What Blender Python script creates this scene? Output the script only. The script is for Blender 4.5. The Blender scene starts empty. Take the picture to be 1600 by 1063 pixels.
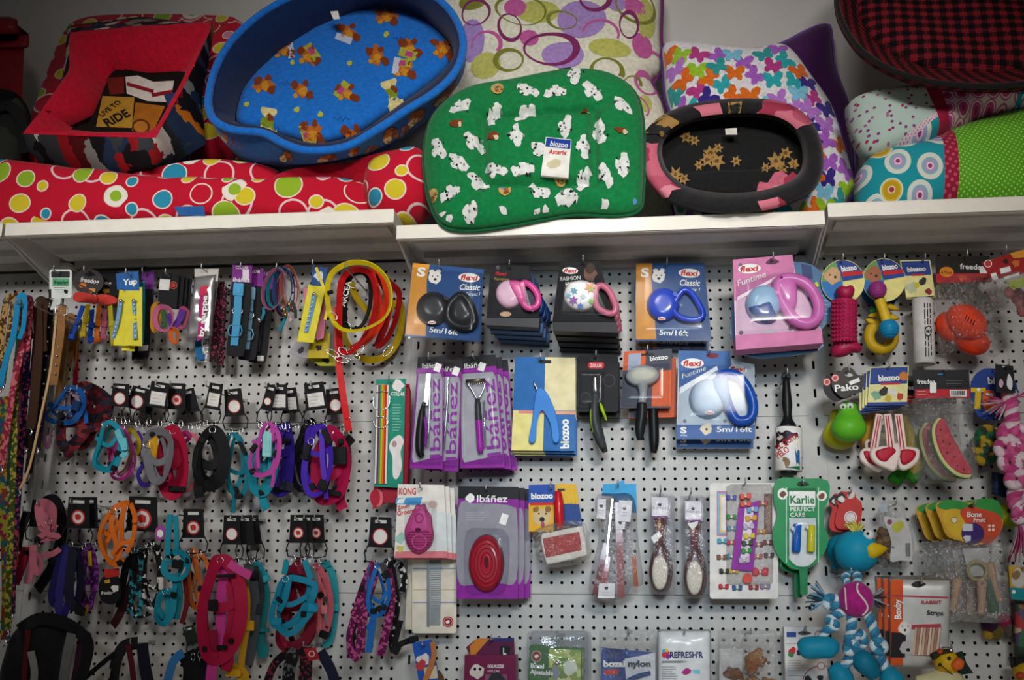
import bpy, math, random
from mathutils import Vector, Matrix
from math import sin, cos, pi, radians, sqrt, atan2, hypot, exp
SC = bpy.context.scene
COL = SC.collection
# ------------------------------------------------------------------ camera
F_PX = 1657.0
CAM = Vector((0.568, -2.6385, 1.5515))
YAW, PIT, ROL = 0.1213, 0.2422, 0.0075
FW = Vector((-sin(YAW)*cos(PIT), cos(YAW)*cos(PIT), sin(PIT)))
_r = FW.cross(Vector((0, 0, 1))).normalized()
_u = _r.cross(FW)
RT = _r*cos(ROL) + _u*sin(ROL)
UP = -_r*sin(ROL) + _u*cos(ROL)
cam_d = bpy.data.cameras.new('camera')
cam_d.sensor_width = 36.0
cam_d.sensor_fit = 'HORIZONTAL'
cam_d.lens = 36.0*F_PX/1600.0
cam_d.clip_start = 0.05
cam_o = bpy.data.objects.new('camera', cam_d)
COL.objects.link(cam_o)
_m = Matrix((RT, UP, -FW)).transposed().to_4x4()
_m.translation = CAM
cam_o.matrix_world = _m
SC.camera = cam_o
# ------------------------------------------------------------------ world, lamps, exposure
w = bpy.data.worlds.new('shop_ambient')
SC.world = w
w.use_nodes = True
w.node_tree.nodes['Background'].inputs[0].default_value = (0.86, 0.93, 1.0, 1)
w.node_tree.nodes['Background'].inputs[1].default_value = 0.05


def lamp(name, loc, target, size, power, color=(1, 1, 1), spread=180, size_y=None):
    l = bpy.data.lights.new(name, 'AREA')
    l.energy = power
    l.color = color
    l.size = size
    if size_y:
        l.shape = 'RECTANGLE'
        l.size_y = size_y
    l.spread = radians(spread)
    o = bpy.data.objects.new(name, l)
    o.location = loc
    o.rotation_euler = (Vector(target)-Vector(loc)).to_track_quat('-Z', 'Y').to_euler()
    COL.objects.link(o)
    return o


lamp('ceiling_lamp', (1.2, -3.7, 2.82), (0.58, 0.0, 2.23), 0.5, 5.6, (1.0, 0.955, 0.90), 49, 0.3)
lamp('ceiling_lamp', (-0.9, -3.4, 2.9), (-0.75, 0.0, 2.25), 0.5, 1.9, (1.0, 0.98, 0.94), 32, 0.3)  # added fill without a known fixture, lifts the left bay
lamp('ceiling_lamp', (0.6, -4.4, 2.3), (0.52, 0.0, 1.7), 0.6, 1.6, (0.74, 0.90, 1.0), 26, 0.4)  # added cool fill for the lower middle panels, no real fixture
lamp('ceiling_lamp', (0.3, -3.0, 3.3), (0.2, 0.2, 2.85), 0.6, 3.9, (1.0, 0.97, 0.93), 58, 0.4)  # added fill aimed at the plain wall above the shelves
lamp('ceiling_lamp', (0.6, -2.1, 3.68), (0.6, -2.1, 0.0), 0.8, 27, (1.0, 0.97, 0.93), 56, 0.4)  # added downlight: its floor bounce brightens the shelf undersides
SC.view_settings.view_transform = 'Standard'
SC.view_settings.look = 'None'
SC.view_settings.exposure = -0.06
SC.view_settings.gamma = 1.0
SC.view_settings.use_curve_mapping = False
SC.cycles.transparent_max_bounces = 40
# ------------------------------------------------------------------ projection helpers


def ray(px, py):
    return FW + RT*((px-800.0)/F_PX) - UP*((py-531.5)/F_PX)


def wp(px, py, d=0.0):
    """photo pixel -> world point on the plane d metres in front of the pegboard"""
    v = ray(px, py)
    return CAM + v*((-d-CAM.y)/v.y)


def proj(P):
    q = Vector(P)-CAM
    z = q.dot(FW)
    return 800+F_PX*q.dot(RT)/z, 531.5-F_PX*q.dot(UP)/z


# ------------------------------------------------------------------ materials
def lin(h):
    h = h.lstrip('#')
    out = []
    for i in (0, 2, 4):
        c = int(h[i:i+2], 16)/255.0
        out.append(c/12.92 if c <= 0.04045 else ((c+0.055)/1.055)**2.4)
    return (out[0], out[1], out[2], 1.0)


_mc = {}


class NT:
    """small node graph writer"""

    def __init__(s, name):
        s.m = bpy.data.materials.new(name)
        s.m.use_nodes = True
        s.t = s.m.node_tree
        s.b = s.t.nodes['Principled BSDF']
        s.out = s.t.nodes['Material Output']

    def n(s, typ, **kw):
        nd = s.t.nodes.new(typ)
        for k, v in kw.items():
            setattr(nd, k, v)
        return nd

    def put(s, sock, v):
        if hasattr(v, 'is_output'):
            s.t.links.new(v, sock)
        else:
            sock.default_value = v

    def math(s, op, a, b=0.0, c=None):
        nd = s.n('ShaderNodeMath', operation=op)
        s.put(nd.inputs[0], a)
        s.put(nd.inputs[1], b)
        if c is not None:
            s.put(nd.inputs[2], c)
        return nd.outputs[0]

    def mix(s, f, a, b, mode='MIX'):
        nd = s.n('ShaderNodeMix', data_type='RGBA', blend_type=mode)
        s.put(nd.inputs[0], f)
        s.put(nd.inputs[6], a)
        s.put(nd.inputs[7], b)
        return nd.outputs[2]

    def coord(s):
        return s.n('ShaderNodeTexCoord').outputs['Object']

    def mapped(s, scale=(1, 1, 1), loc=(0, 0, 0), rot=(0, 0, 0)):
        mp = s.n('ShaderNodeMapping')
        s.t.links.new(s.coord(), mp.inputs[0])
        mp.inputs['Location'].default_value = loc
        mp.inputs['Rotation'].default_value = rot
        mp.inputs['Scale'].default_value = scale
        return mp.outputs[0]

    def noise(s, scale, vec=None, detail=2.0):
        nd = s.n('ShaderNodeTexNoise')
        nd.inputs['Scale'].default_value = scale
        nd.inputs['Detail'].default_value = detail
        s.t.links.new(vec or s.coord(), nd.inputs['Vector'])
        return nd.outputs['Fac'], nd.outputs['Color']

    def voro(s, scale, vec, rnd=0.8, feature='F1'):
        nd = s.n('ShaderNodeTexVoronoi', voronoi_dimensions='2D', feature=feature)
        nd.inputs['Scale'].default_value = scale
        nd.inputs['Randomness'].default_value = rnd
        s.t.links.new(vec, nd.inputs['Vector'])
        return nd

    def ramp(s, f, stops, interp='CONSTANT'):
        nd = s.n('ShaderNodeValToRGB')
        nd.color_ramp.interpolation = interp
        el = nd.color_ramp.elements
        while len(el) < len(stops):
            el.new(0.5)
        for e, (p, c) in zip(el, stops):
            e.position = p
            e.color = lin(c) if isinstance(c, str) else c
        s.put(nd.inputs[0], f)
        return nd.outputs[0]

    def sep(s, c):
        nd = s.n('ShaderNodeSeparateColor')
        s.t.links.new(c, nd.inputs[0])
        return nd.outputs

    def xyz(s, v):
        nd = s.n('ShaderNodeSeparateXYZ')
        s.t.links.new(v, nd.inputs[0])
        return nd.outputs

    def bump(s, h, strength=0.3, dist=0.002):
        nd = s.n('ShaderNodeBump')
        nd.inputs['Strength'].default_value = strength
        nd.inputs['Distance'].default_value = dist
        s.put(nd.inputs['Height'], h)
        s.t.links.new(nd.outputs[0], s.b.inputs['Normal'])

    def fin(s, color, rough=0.6, metal=0.0, coat=0.0, sheen=0.0):
        s.put(s.b.inputs['Base Color'], color)
        s.b.inputs['Roughness'].default_value = rough
        s.b.inputs['Metallic'].default_value = metal
        s.b.inputs['Specular IOR Level'].default_value = 0.5 if metal else 0.16
        s.b.inputs['Coat Weight'].default_value = coat
        s.b.inputs['Coat Roughness'].default_value = 0.12
        if sheen:
            s.b.inputs['Sheen Weight'].default_value = sheen
        return s.m


def M(hx, rough=0.45, metal=0.0, coat=0.0, nz=0.10, kind='plain'):
    """solid coloured surface with faint procedural variation"""
    key = (hx, rough, metal, coat, nz, kind)
    if key in _mc:
        return _mc[key]
    t = NT(kind + '_' + hx.lstrip('#'))
    c = lin(hx)
    f, _ = t.noise(35 if kind != 'cloth' else 90)
    dark = tuple(x*(1-nz) for x in c[:3])+(1,)
    lite = tuple(min(1, x*(1+nz)+nz*0.008) for x in c[:3])+(1,)
    col = t.ramp(f, [(0.3, dark), (0.7, lite)], 'LINEAR')
    if kind == 'cloth':
        g, _ = t.noise(700)
        t.bump(g, 0.35, 0.001)
    _mc[key] = t.fin(col, rough, metal, coat, 0.15 if kind == 'cloth' else 0)
    return _mc[key]


def cloth(hx):
    return M(hx, 0.88, 0, 0, 0.14, 'cloth')


def web(hx):
    """woven nylon webbing"""
    key = ('web', hx)
    if key not in _mc:
        t = NT('webbing_'+hx.lstrip('#'))
        c = lin(hx)
        wv = t.n('ShaderNodeTexWave', wave_type='BANDS', bands_direction='DIAGONAL')
        wv.inputs['Scale'].default_value = 260
        t.t.links.new(t.coord(), wv.inputs[0])
        col = t.ramp(wv.outputs['Fac'], [(0.2, tuple(x*.78 for x in c[:3])+(1,)), (0.8, tuple(min(1, x*1.1) for x in c[:3])+(1,))], 'LINEAR')
        t.bump(wv.outputs['Fac'], 0.3, 0.0006)
        _mc[key] = t.fin(col, 0.62)
    return _mc[key]


def speck(h1, h2, scale=220, thr=0.5, rough=0.7):
    """two-tone patterned ribbon / print"""
    key = ('speck', h1, h2, scale, thr)
    if key not in _mc:
        t = NT('patterned_ribbon')
        v = t.n('ShaderNodeTexVoronoi', feature='F1')
        v.inputs['Scale'].default_value = scale
        t.t.links.new(t.coord(), v.inputs['Vector'])
        f = t.math('LESS_THAN', t.sep(v.outputs['Color'])[0], thr)
        _mc[key] = t.fin(t.mix(f, lin(h1), lin(h2)), rough)
    return _mc[key]


def dots(h1, h2, scale, r, rough=0.85, rnd=0.0):
    """regular dots print"""
    key = ('dots', h1, h2, scale, r, rnd)
    if key not in _mc:
        t = NT('dotted_print')
        v = t.voro(scale, t.mapped(rot=(0, 0, 0.5)), rnd)
        f = t.math('LESS_THAN', v.outputs['Distance'], r)
        _mc[key] = t.fin(t.mix(f, lin(h1), lin(h2)), rough)
    return _mc[key]


def multi(cols, scale, name='mixed_print', rough=0.85, warp=0.0, aspect=(1, 1, 1)):
    """patchy multicolour print made of warped cells"""
    key = ('multi', tuple(cols), scale, warp)
    if key not in _mc:
        t = NT(name)
        vec = t.mapped(scale=aspect)
        if warp:
            _, nc = t.noise(scale*1.3, vec)
            ad = t.n('ShaderNodeVectorMath', operation='MULTIPLY_ADD')
            t.t.links.new(nc, ad.inputs[0])
            ad.inputs[1].default_value = (warp,)*3
            t.t.links.new(vec, ad.inputs[2])
            vec = ad.outputs[0]
        v = t.voro(scale, vec, 1.0)
        n = len(cols)
        col = t.ramp(t.sep(v.outputs['Color'])[0], [(0.15+0.7*i/n if i else 0.0, c) for i, c in enumerate(cols)])
        _mc[key] = t.fin(col, rough)
    return _mc[key]


def clear(tint='#ffffff', gloss=0.16, bumpy=0.0, haze=0.0, scale=45):
    """clear packaging film / blister: see-through with sharp reflections"""
    key = ('clear', tint, gloss, bumpy, haze, scale)
    if key in _mc:
        return _mc[key]
    t = NT('clear_plastic')
    t.t.nodes.remove(t.b)
    tr = t.n('ShaderNodeBsdfTransparent')
    tr.inputs[0].default_value = tuple(0.45+0.55*x for x in lin(tint)[:3])+(1,)
    gl = t.n('ShaderNodeBsdfGlossy')
    gl.inputs['Roughness'].default_value = 0.22 if bumpy > 0.4 else 0.13
    gl.inputs[0].default_value = (1, 1, 1, 1)
    lw = t.n('ShaderNodeLayerWeight')
    lw.inputs[0].default_value = 0.25
    if bumpy:
        f, _ = t.noise(scale, None, 4.0)
        bp = t.n('ShaderNodeBump')
        bp.inputs['Strength'].default_value = bumpy
        bp.inputs['Distance'].default_value = 0.035
        t.t.links.new(f, bp.inputs['Height'])
        t.t.links.new(bp.outputs[0], gl.inputs['Normal'])
        t.t.links.new(bp.outputs[0], lw.inputs['Normal'])
    fac = t.math('ADD', t.math('MULTIPLY', lw.outputs['Facing'], 0.22 if bumpy > 0.4 else 0.14), gloss*(2.0 if bumpy > 0.4 else 1.0))
    fac = t.math('MINIMUM', fac, 0.9)
    mx = t.n('ShaderNodeMixShader')
    t.t.links.new(fac, mx.inputs[0])
    base = tr.outputs[0]
    if haze:
        df = t.n('ShaderNodeBsdfDiffuse')
        df.inputs[0].default_value = (0.8, 0.8, 0.8, 1)
        m2 = t.n('ShaderNodeMixShader')
        m2.inputs[0].default_value = haze
        t.t.links.new(base, m2.inputs[1])
        t.t.links.new(df.outputs[0], m2.inputs[2])
        base = m2.outputs[0]
    t.t.links.new(base, mx.inputs[1])
    t.t.links.new(gl.outputs[0], mx.inputs[2])
    t.t.links.new(mx.outputs[0], t.out.inputs['Surface'])
    _mc[key] = t.m
    return t.m


CHROME = M('#d8d8da', 0.22, 1.0, 0, 0.03, 'chrome')
BRASS = M('#b89a5a', 0.3, 1.0, 0, 0.05, 'brass')
# ------------------------------------------------------------------ geometry helpers


def mesh_obj(name, verts, faces, mats, parent=None, midx=None, smooth=False):
    me = bpy.data.meshes.new(name)
    me.from_pydata([tuple(v) for v in verts], [], faces)
    if not isinstance(mats, (list, tuple)):
        mats = [mats]
    for m in mats:
        me.materials.append(m)
    if midx:
        me.polygons.foreach_set('material_index', midx)
    if smooth:
        me.polygons.foreach_set('use_smooth', [True]*len(me.polygons))
    me.update()
    o = bpy.data.objects.new(name, me)
    COL.objects.link(o)
    if parent:
        o.parent = parent
    return o


def box_v(x0, x1, y0, y1, z0, z1):
    v = [(x, y, z) for x in (x0, x1) for y in (y0, y1) for z in (z0, z1)]
    f = [(0, 1, 3, 2), (4, 6, 7, 5), (0, 4, 5, 1), (2, 3, 7, 6), (0, 2, 6, 4), (1, 5, 7, 3)]
    return v, f


def join(*vf):
    V, Fc = [], []
    for v, f in vf:
        o = len(V)
        V += list(v)
        Fc += [tuple(i+o for i in q) for q in f]
    return V, Fc


def cr(pts, k=6, closed=True):
    """Catmull-Rom through points of any dimension"""
    n = len(pts)
    out = []
    rng = range(n) if closed else range(n-1)
    for i in rng:
        if closed:
            a, b, c, d = pts[(i-1) % n], pts[i], pts[(i+1) % n], pts[(i+2) % n]
        else:
            a, b, c, d = pts[max(i-1, 0)], pts[i], pts[i+1], pts[min(i+2, n-1)]
        for j in range(k):
            t = j/k
            out.append(tuple(0.5*((2*q)+(-p+r)*t+(2*p-5*q+4*r-s)*t*t+(-p+3*q-3*r+s)*t**3)
                             for p, q, r, s in zip(a, b, c, d)))
    if not closed:
        out.append(tuple(pts[-1]))
    return out


def resample(pts, n):
    """closed polyline -> n points at even arc length"""
    L = [0.0]
    m = len(pts)
    for i in range(m):
        a, b = pts[i], pts[(i+1) % m]
        L.append(L[-1]+hypot(b[0]-a[0], b[1]-a[1]))
    out, j = [], 0
    for i in range(n):
        s = L[-1]*i/n
        while L[j+1] < s:
            j += 1
        t = (s-L[j])/max(1e-9, L[j+1]-L[j])
        a, b = pts[j], pts[(j+1) % m]
        out.append((a[0]+(b[0]-a[0])*t, a[1]+(b[1]-a[1])*t))
    return out


def by_angle(pts, n, c=None):
    """closed star-shaped polyline -> n points at even angles round its centre"""
    pts = resample(pts, max(360, n*4))
    if c is None:
        c = (sum(p[0] for p in pts)/len(pts), sum(p[1] for p in pts)/len(pts))
    an = sorted((atan2(p[1]-c[1], p[0]-c[0]), p) for p in pts)
    out = []
    for i in range(n):
        a = -pi+2*pi*i/n
        best = min(an, key=lambda q: abs(q[0]-a))
        out.append(best[1])
    return out


def rr(x0, y0, x1, y1, r=0, k=4):
    if r <= 0:
        return [(x0, y0), (x1, y0), (x1, y1), (x0, y1)]
    out = []
    for cx, cy, a in ((x1-r, y0+r, -90), (x1-r, y1-r, 0), (x0+r, y1-r, 90), (x0+r, y0+r, 180)):
        for i in range(k+1):
            t = radians(a+90*i/k)
            out.append((cx+r*cos(t), cy+r*sin(t)))
    return out


def el(cx, cy, rx, ry, rot=0, n=28):
    c, s = cos(radians(rot)), sin(radians(rot))
    return [(cx+rx*cos(t)*c-ry*sin(t)*s, cy+rx*cos(t)*s+ry*sin(t)*c) for t in (2*pi*i/n for i in range(n))]


def rotp(poly, deg, c):
    a = radians(deg)
    return [(c[0]+(x-c[0])*cos(a)-(y-c[1])*sin(a), c[1]+(x-c[0])*sin(a)+(y-c[1])*cos(a)) for x, y in poly]


def inside(p, poly):
    x, y = p
    r = False
    j = len(poly)-1
    for i in range(len(poly)):
        xi, yi = poly[i]
        xj, yj = poly[j]
        if (yi > y) != (yj > y) and x < (xj-xi)*(y-yi)/(yj-yi)+xi:
            r = not r
        j = i
    return r


def scatter(poly, gap, seed, tries=1500, margin=0):
    R = random.Random(seed)
    xs = [p[0] for p in poly]
    ys = [p[1] for p in poly]
    out = []
    for _ in range(tries):
        p = (R.uniform(min(xs), max(xs)), R.uniform(min(ys), max(ys)))
        if inside(p, poly) and all(hypot(p[0]-q[0], p[1]-q[1]) > gap for q in out):
            if margin and not all(inside((p[0]+margin*cos(a), p[1]+margin*sin(a)), poly) for a in (0, 1.57, 3.14, 4.71)):
                continue
            out.append(p)
    return out


def blotch(cx, cy, r, seed, n=12, amp=0.4, rot=0, asp=1.0):
    R = random.Random(seed)
    return rotp([(cx+r*asp*(1+R.uniform(-amp, amp))*cos(2*pi*i/n), cy+r/asp*(1+R.uniform(-amp, amp))*sin(2*pi*i/n)) for i in range(n)], rot, (cx, cy))


_texts = []


class T:
    """one thing: an Empty at a frame (u right, v up, n towards the room) that parents its parts"""

    def __init__(s, name, label, cat, px, py, d, tilt=0.0, yaw=0.0, group=None, side=0.0):
        s.o = bpy.data.objects.new(name, None)
        COL.objects.link(s.o)
        s.o['label'] = label
        s.o['category'] = cat
        if group:
            s.o['group'] = group
        R = Matrix.Rotation(radians(yaw), 3, 'Z') @ Matrix.Rotation(radians(-tilt), 3, 'X')
        s.U = R @ Vector((1, 0, 0))
        s.V = R @ Vector((0, 0, 1))
        s.N = R @ Vector((0, -1, 0))
        s.org = wp(px, py, d)
        s.d = d
        m = Matrix((s.U, s.V, s.N)).transposed().to_4x4()
        m.translation = s.org
        s.o.matrix_world = m
        s.M = m
        s.name = name

    def p(s, px, py, n=0.0):
        v = ray(px, py)
        o = s.org + s.N*n
        t = (o-CAM).dot(s.N)/v.dot(s.N)
        q = CAM+v*t-s.org
        return Vector((q.dot(s.U), q.dot(s.V), n))

    def loc(s, w):
        q = Vector(w)-s.org
        return Vector((q.dot(s.U), q.dot(s.V), q.dot(s.N)))

    def obj(s, name, v, f, mats, par=None, midx=None, smooth=False):
        return mesh_obj(name, v, f, mats, par or s.o, midx, smooth)

    def slab(s, name, poly, n0, n1, mat, bev=0.0, par=None, label=None, hole=None):
        P = [s.p(x, y, n1) for x, y in poly]
        area = sum(P[i].x*P[(i+1) % len(P)].y-P[(i+1) % len(P)].x*P[i].y for i in range(len(P)))
        if area < 0:
            P.reverse()
        k = len(P)
        V, Fc = [], []
        if bev:
            c = sum(P, Vector())/k
            ins = [q+(c-q).normalized()*bev for q in P]
            rings = [[(q.x, q.y, n0) for q in P], [(q.x, q.y, n1-bev) for q in P], [(q.x, q.y, n1) for q in ins]]
        else:
            rings = [[(q.x, q.y, n0) for q in P], [(q.x, q.y, n1) for q in P]]
        for r in rings:
            V += r
        for a in range(len(rings)-1):
            for i in range(k):
                j = (i+1) % k
                Fc.append((a*k+i, a*k+j, (a+1)*k+j, (a+1)*k+i))
        Fc.append(tuple(range(k-1, -1, -1)))
        Fc.append(tuple((len(rings)-1)*k+i for i in range(k)))
        o = s.obj(name, V, Fc, mat, par)
        if label:
            o['label'] = label
        return o

    def prints(s, name, items, n, par=None):
        """flat printed areas: [(poly, material), ...], later ones on top"""
        V, Fc, mi, mats = [], [], [], []
        for k, (poly, m) in enumerate(items):
            P = [s.p(x, y, n+0.00012*k) for x, y in poly]
            if m not in mats:
                mats.append(m)
            b = len(V)
            V += P
            Fc.append(tuple(range(b, b+len(P))))
            mi.append(mats.index(m))
        o = s.obj(name, V, Fc, mats, par, mi)
        if len(items) > 1:
            o['kind'] = 'stuff'
        return o

    def text(s, body, xa, ya, xb, yb, h, mat, n, par=None, shear=0.0, bold=0.0, hf=None):
        """lettering from pixel (xa,ya) to (xb,yb) along its baseline, capital height h px"""
        _texts.append((s, body, xa, ya, xb, yb, h, mat, n, par, shear, bold, hf))

    def strap(s, name, pts, w, th, mat, closed=False, ang=90, par=None, k=6, twist=0.0, dimg=None):
        """flat band along (px,py,n) points; ang 90: faces the room, 0: stands edge-on"""
        L = [s.p(*q) for q in pts]
        L = [Vector(q) for q in cr([tuple(q) for q in L], k, closed)]
        return s.band(name, L, w, th, mat, closed, ang, par, twist)

    def band(s, name, L, w, th, mat, closed=False, ang=90, par=None, twist=0.0):
        m = len(L)
        V, Fc = [], []
        prev = None
        for i in range(m):
            a = L[(i-1) % m] if closed or i else L[0]
            b = L[(i+1) % m] if closed or i < m-1 else L[-1]
            t = (b-a)
            t = t.normalized() if t.length > 1e-9 else Vector((0, -1, 0))
            z = Vector((0, 0, 1))
            per = z.cross(t)
            if per.length < 0.15 and prev:
                per = prev
            per.normalize()
            prev = per
            A = radians(ang+twist*i/max(1, m-1))
            wd = (per*sin(A)+z*cos(A)).normalized()
            nd = t.cross(wd).normalized()
            for q, r in ((-1, -1), (1, -1), (1, 1), (-1, 1)):
                V.append(L[i]+wd*(w/2*q)+nd*(th/2*r))
        seg = m if closed else m-1
        for i in range(seg):
            j = (i+1) % m
            for q in range(4):
                r = (q+1) % 4
                Fc.append((i*4+q, i*4+r, j*4+r, j*4+q))
        if not closed:
            Fc += [(3, 2, 1, 0), tuple((m-1)*4+q for q in range(4))]
        return s.obj(name, V, Fc, mat, par)

    def tube(s, name, pts, r, mat, closed=False, par=None, k=5, sides=8, raw=False, flat=1.0):
        """round bar along (px,py,n[,scale]) points"""
        L = [tuple(q) for q in pts] if raw else [tuple(s.p(*q[:3]))+((q[3],) if len(q) > 3 else (1.0,)) for q in pts]
        L = [q if len(q) > 3 else q+(1.0,) for q in L]
        L = cr(L, k, closed)
        m = len(L)
        V, Fc = [], []
        ref = Vector((0.13, 0.21, 1)).normalized()
        for i in range(m):
            a = Vector(L[(i-1) % m][:3]) if closed or i else Vector(L[0][:3])
            b = Vector(L[(i+1) % m][:3]) if closed or i < m-1 else Vector(L[-1][:3])
            t = (b-a).normalized()
            e1 = t.cross(ref)
            if e1.length < 0.05:
                e1 = t.cross(Vector((1, 0, 0)))
            e1.normalize()
            e2 = t.cross(e1)
            c = Vector(L[i][:3])
            rad = r*L[i][3]
            for q in range(sides):
                g = 2*pi*q/sides
                V.append(c+e1*(rad*cos(g))+e2*(rad*flat*sin(g)))
        seg = m if closed else m-1
        for i in range(seg):
            j = (i+1) % m
            for q in range(sides):
                z = (q+1) % sides
                Fc.append((i*sides+q, i*sides+z, j*sides+z, j*sides+q))
        if not closed:
            Fc += [tuple(range(sides-1, -1, -1)), tuple((m-1)*sides+q for q in range(sides))]
        return s.obj(name, V, Fc, mat, par, None, True)

    def loft(s, name, rings, mats, closed_end=True, par=None, midx=None, smooth=True, start_cap=False):
        """rings of local points (equal counts) skinned; midx gives a material per ring gap"""
        k = len(rings[0])
        V, Fc, mi = [], [], []
        for r in rings:
            V += r
        for a in range(len(rings)-1):
            for i in range(k):
                j = (i+1) % k
                Fc.append((a*k+i, a*k+j, (a+1)*k+j, (a+1)*k+i))
                mi.append(midx[a] if midx else 0)
        if closed_end:
            c = sum((Vector(q) for q in rings[-1]), Vector())/k
            V.append(c)
            b = (len(rings)-1)*k
            for i in range(k):
                Fc.append((b+i, b+(i+1) % k, len(V)-1))
                mi.append(midx[-1] if midx else 0)
        if start_cap:
            Fc.append(tuple(range(k-1, -1, -1)))
            mi.append(midx[0] if midx else 0)
        return s.obj(name, V, Fc, mats, par, mi, smooth)

    def pillow(s, name, poly, n0, H, mat, p=3.0, q=0.5, back=0.0, nt=72, nr=14, mod=None, par=None, smooth=True, crumple=0.0):
        """puffed shape over an outline; returns (object, height function)"""
        P = resample([tuple(s.p(x, y, n0)[:2]) for x, y in poly], nt)
        cx = sum(a[0] for a in P)/nt
        cy = sum(a[1] for a in P)/nt
        tab = sorted((atan2(y-cy, x-cx), hypot(x-cx, y-cy)) for x, y in P)

        def rb(a):
            lo = 0
            for i in range(len(tab)):
                if tab[i][0] <= a:
                    lo = i
            hi = (lo+1) % len(tab)
            if a < tab[0][0]:
                lo, hi = len(tab)-1, 0
            d0 = (a-tab[lo][0]) % (2*pi)
            dd = (tab[hi][0]-tab[lo][0]) % (2*pi) or 1e-6
            return tab[lo][1]+(tab[hi][1]-tab[lo][1])*min(1, d0/dd)

        def hgt(u, v, rho=None):
            if rho is None:
                rho = min(1.0, hypot(u-cx, v-cy)/rb(atan2(v-cy, u-cx)))
            h = H*max(0.0, 1-rho**p)**q
            if mod:
                h += mod(u, v, rho)
            return n0+h
        s.pc = (cx, cy)
        CR = random.Random(int(cx*1e4)+nt)
        s.rho = lambda u, v: hypot(u-cx, v-cy)/rb(atan2(v-cy, u-cx))
        V, Fc = [], []
        for j in range(nr, 0, -1):
            rho = (j/nr)**0.8
            for x, y in P:
                u, v = cx+(x-cx)*rho, cy+(y-cy)*rho
                V.append((u, v, hgt(u, v, rho)+(CR.uniform(-crumple, crumple)*(1-rho**6) if crumple else 0.0)))
        V.append((cx, cy, hgt(cx, cy, 0.0)))
        for a in range(nr-1):
            for i in range(nt):
                j = (i+1) % nt
                Fc.append((a*nt+i, a*nt+j, (a+1)*nt+j, (a+1)*nt+i))
        c = nr*nt
        for i in range(nt):
            Fc.append(((nr-1)*nt+i, (nr-1)*nt+(i+1) % nt, c))
        if back:
            b = len(V)
            for rho in (0.75, 0.4):
                for x, y in P:
                    V.append((cx+(x-cx)*rho, cy+(y-cy)*rho, n0-back*(1-rho**p)**q))
            V.append((cx, cy, n0-back))
            for i in range(nt):
                j = (i+1) % nt
                Fc.append((j, i, b+i, b+j))
                Fc.append((b+j, b+i, b+nt+i, b+nt+j))
                Fc.append((b+nt+j, b+nt+i, len(V)-1))
        else:
            Fc.append(tuple(range(nt-1, -1, -1)))
        area = sum(P[i][0]*P[(i+1) % nt][1]-P[(i+1) % nt][0]*P[i][1] for i in range(nt))
        if area < 0:
            Fc = [tuple(reversed(f)) for f in Fc]
        o = s.obj(name, V, Fc, mat, par, None, smooth)
        return o, hgt

    def decals(s, name, items, hf, nref, par=None, off=0.0009, rings=3, lim=None):
        """printed motifs that follow a puffed surface"""
        V, Fc, mi, mats = [], [], [], []
        for poly, m in items:
            P = [s.p(x, y, nref) for x, y in poly]
            k = len(P)
            c = sum(P, Vector())/k
            if lim:
                if lim(c.x, c.y) > 0.97:
                    continue
                for q in P:
                    e = lim(q.x, q.y)
                    if e > 0.975:
                        q.x = s.pc[0]+(q.x-s.pc[0])*0.975/e
                        q.y = s.pc[1]+(q.y-s.pc[1])*0.975/e
                c = sum(P, Vector())/k
            if m not in mats:
                mats.append(m)
            b = len(V)
            for j in range(rings, 0, -1):
                for q in P:
                    a = c+(q-c)*(j/rings)
                    V.append((a.x, a.y, hf(a.x, a.y)+off))
            V.append((c.x, c.y, hf(c.x, c.y)+off))
            for j in range(rings-1):
                for i in range(k):
                    i2 = (i+1) % k
                    Fc.append((b+j*k+i, b+j*k+i2, b+(j+1)*k+i2, b+(j+1)*k+i))
                    mi.append(mats.index(m))
            for i in range(k):
                Fc.append((b+(rings-1)*k+i, b+(rings-1)*k+(i+1) % k, b+rings*k))
                mi.append(mats.index(m))
            off += 0.00001
        o = s.obj(name, V, Fc, mats, par, mi)
        o['kind'] = 'stuff'
        return o

    def ring_decals(s, name, items, hf, nref, off=0.0012, par=None):
        """printed rings [(cx,cy,rx,ry,rot,w,mat,a0,a1)] that follow a puffed surface"""
        V, Fc, mi, mats = [], [], [], []
        for cx, cy, rx, ry, rot, w_, m, a0, a1 in items:
            if m not in mats:
                mats.append(m)
            k = 36
            b = len(V)
            for i in range(k+1):
                g = radians(a0+(a1-a0)*i/k)
                for f in (1.0, 1-w_/((rx+ry)/2)*(0.75+0.4*sin(g*1.0+cx))):
                    x, y = rotp([(cx+rx*f*cos(g), cy+ry*f*sin(g))], rot, (cx, cy))[0]
                    q = s.p(x, y, nref)
                    V.append((q.x, q.y, hf(q.x, q.y)+off))
            for i in range(k):
                Fc.append((b+2*i, b+2*i+1, b+2*i+3, b+2*i+2))
                mi.append(mats.index(m))
            off += 0.00003
        o = s.obj(name, V, Fc, mats, par, mi)
        o['kind'] = 'stuff'
        return o

    def ball(s, name, cx, cy, n, r, mat, sc=(1, 1, 1), par=None, nu=20, nv=12, fn=None, rot=0):
        """rounded solid at a pixel; r in metres"""
        c = s.p(cx, cy, n)
        V, Fc = [], []
        ca, sa = cos(radians(rot)), sin(radians(rot))
        for j in range(1, nv):
            t = pi*j/nv
            for i in range(nu):
                g = 2*pi*i/nu
                q = Vector((sin(t)*cos(g), cos(t), sin(t)*sin(g)))
                k = fn(q) if fn else 1.0
                x, y, z = q.x*r*sc[0]*k, q.y*r*sc[1]*k, q.z*r*sc[2]*k
                V.append((c.x+x*ca-y*sa, c.y+x*sa+y*ca, c.z+z))
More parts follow.
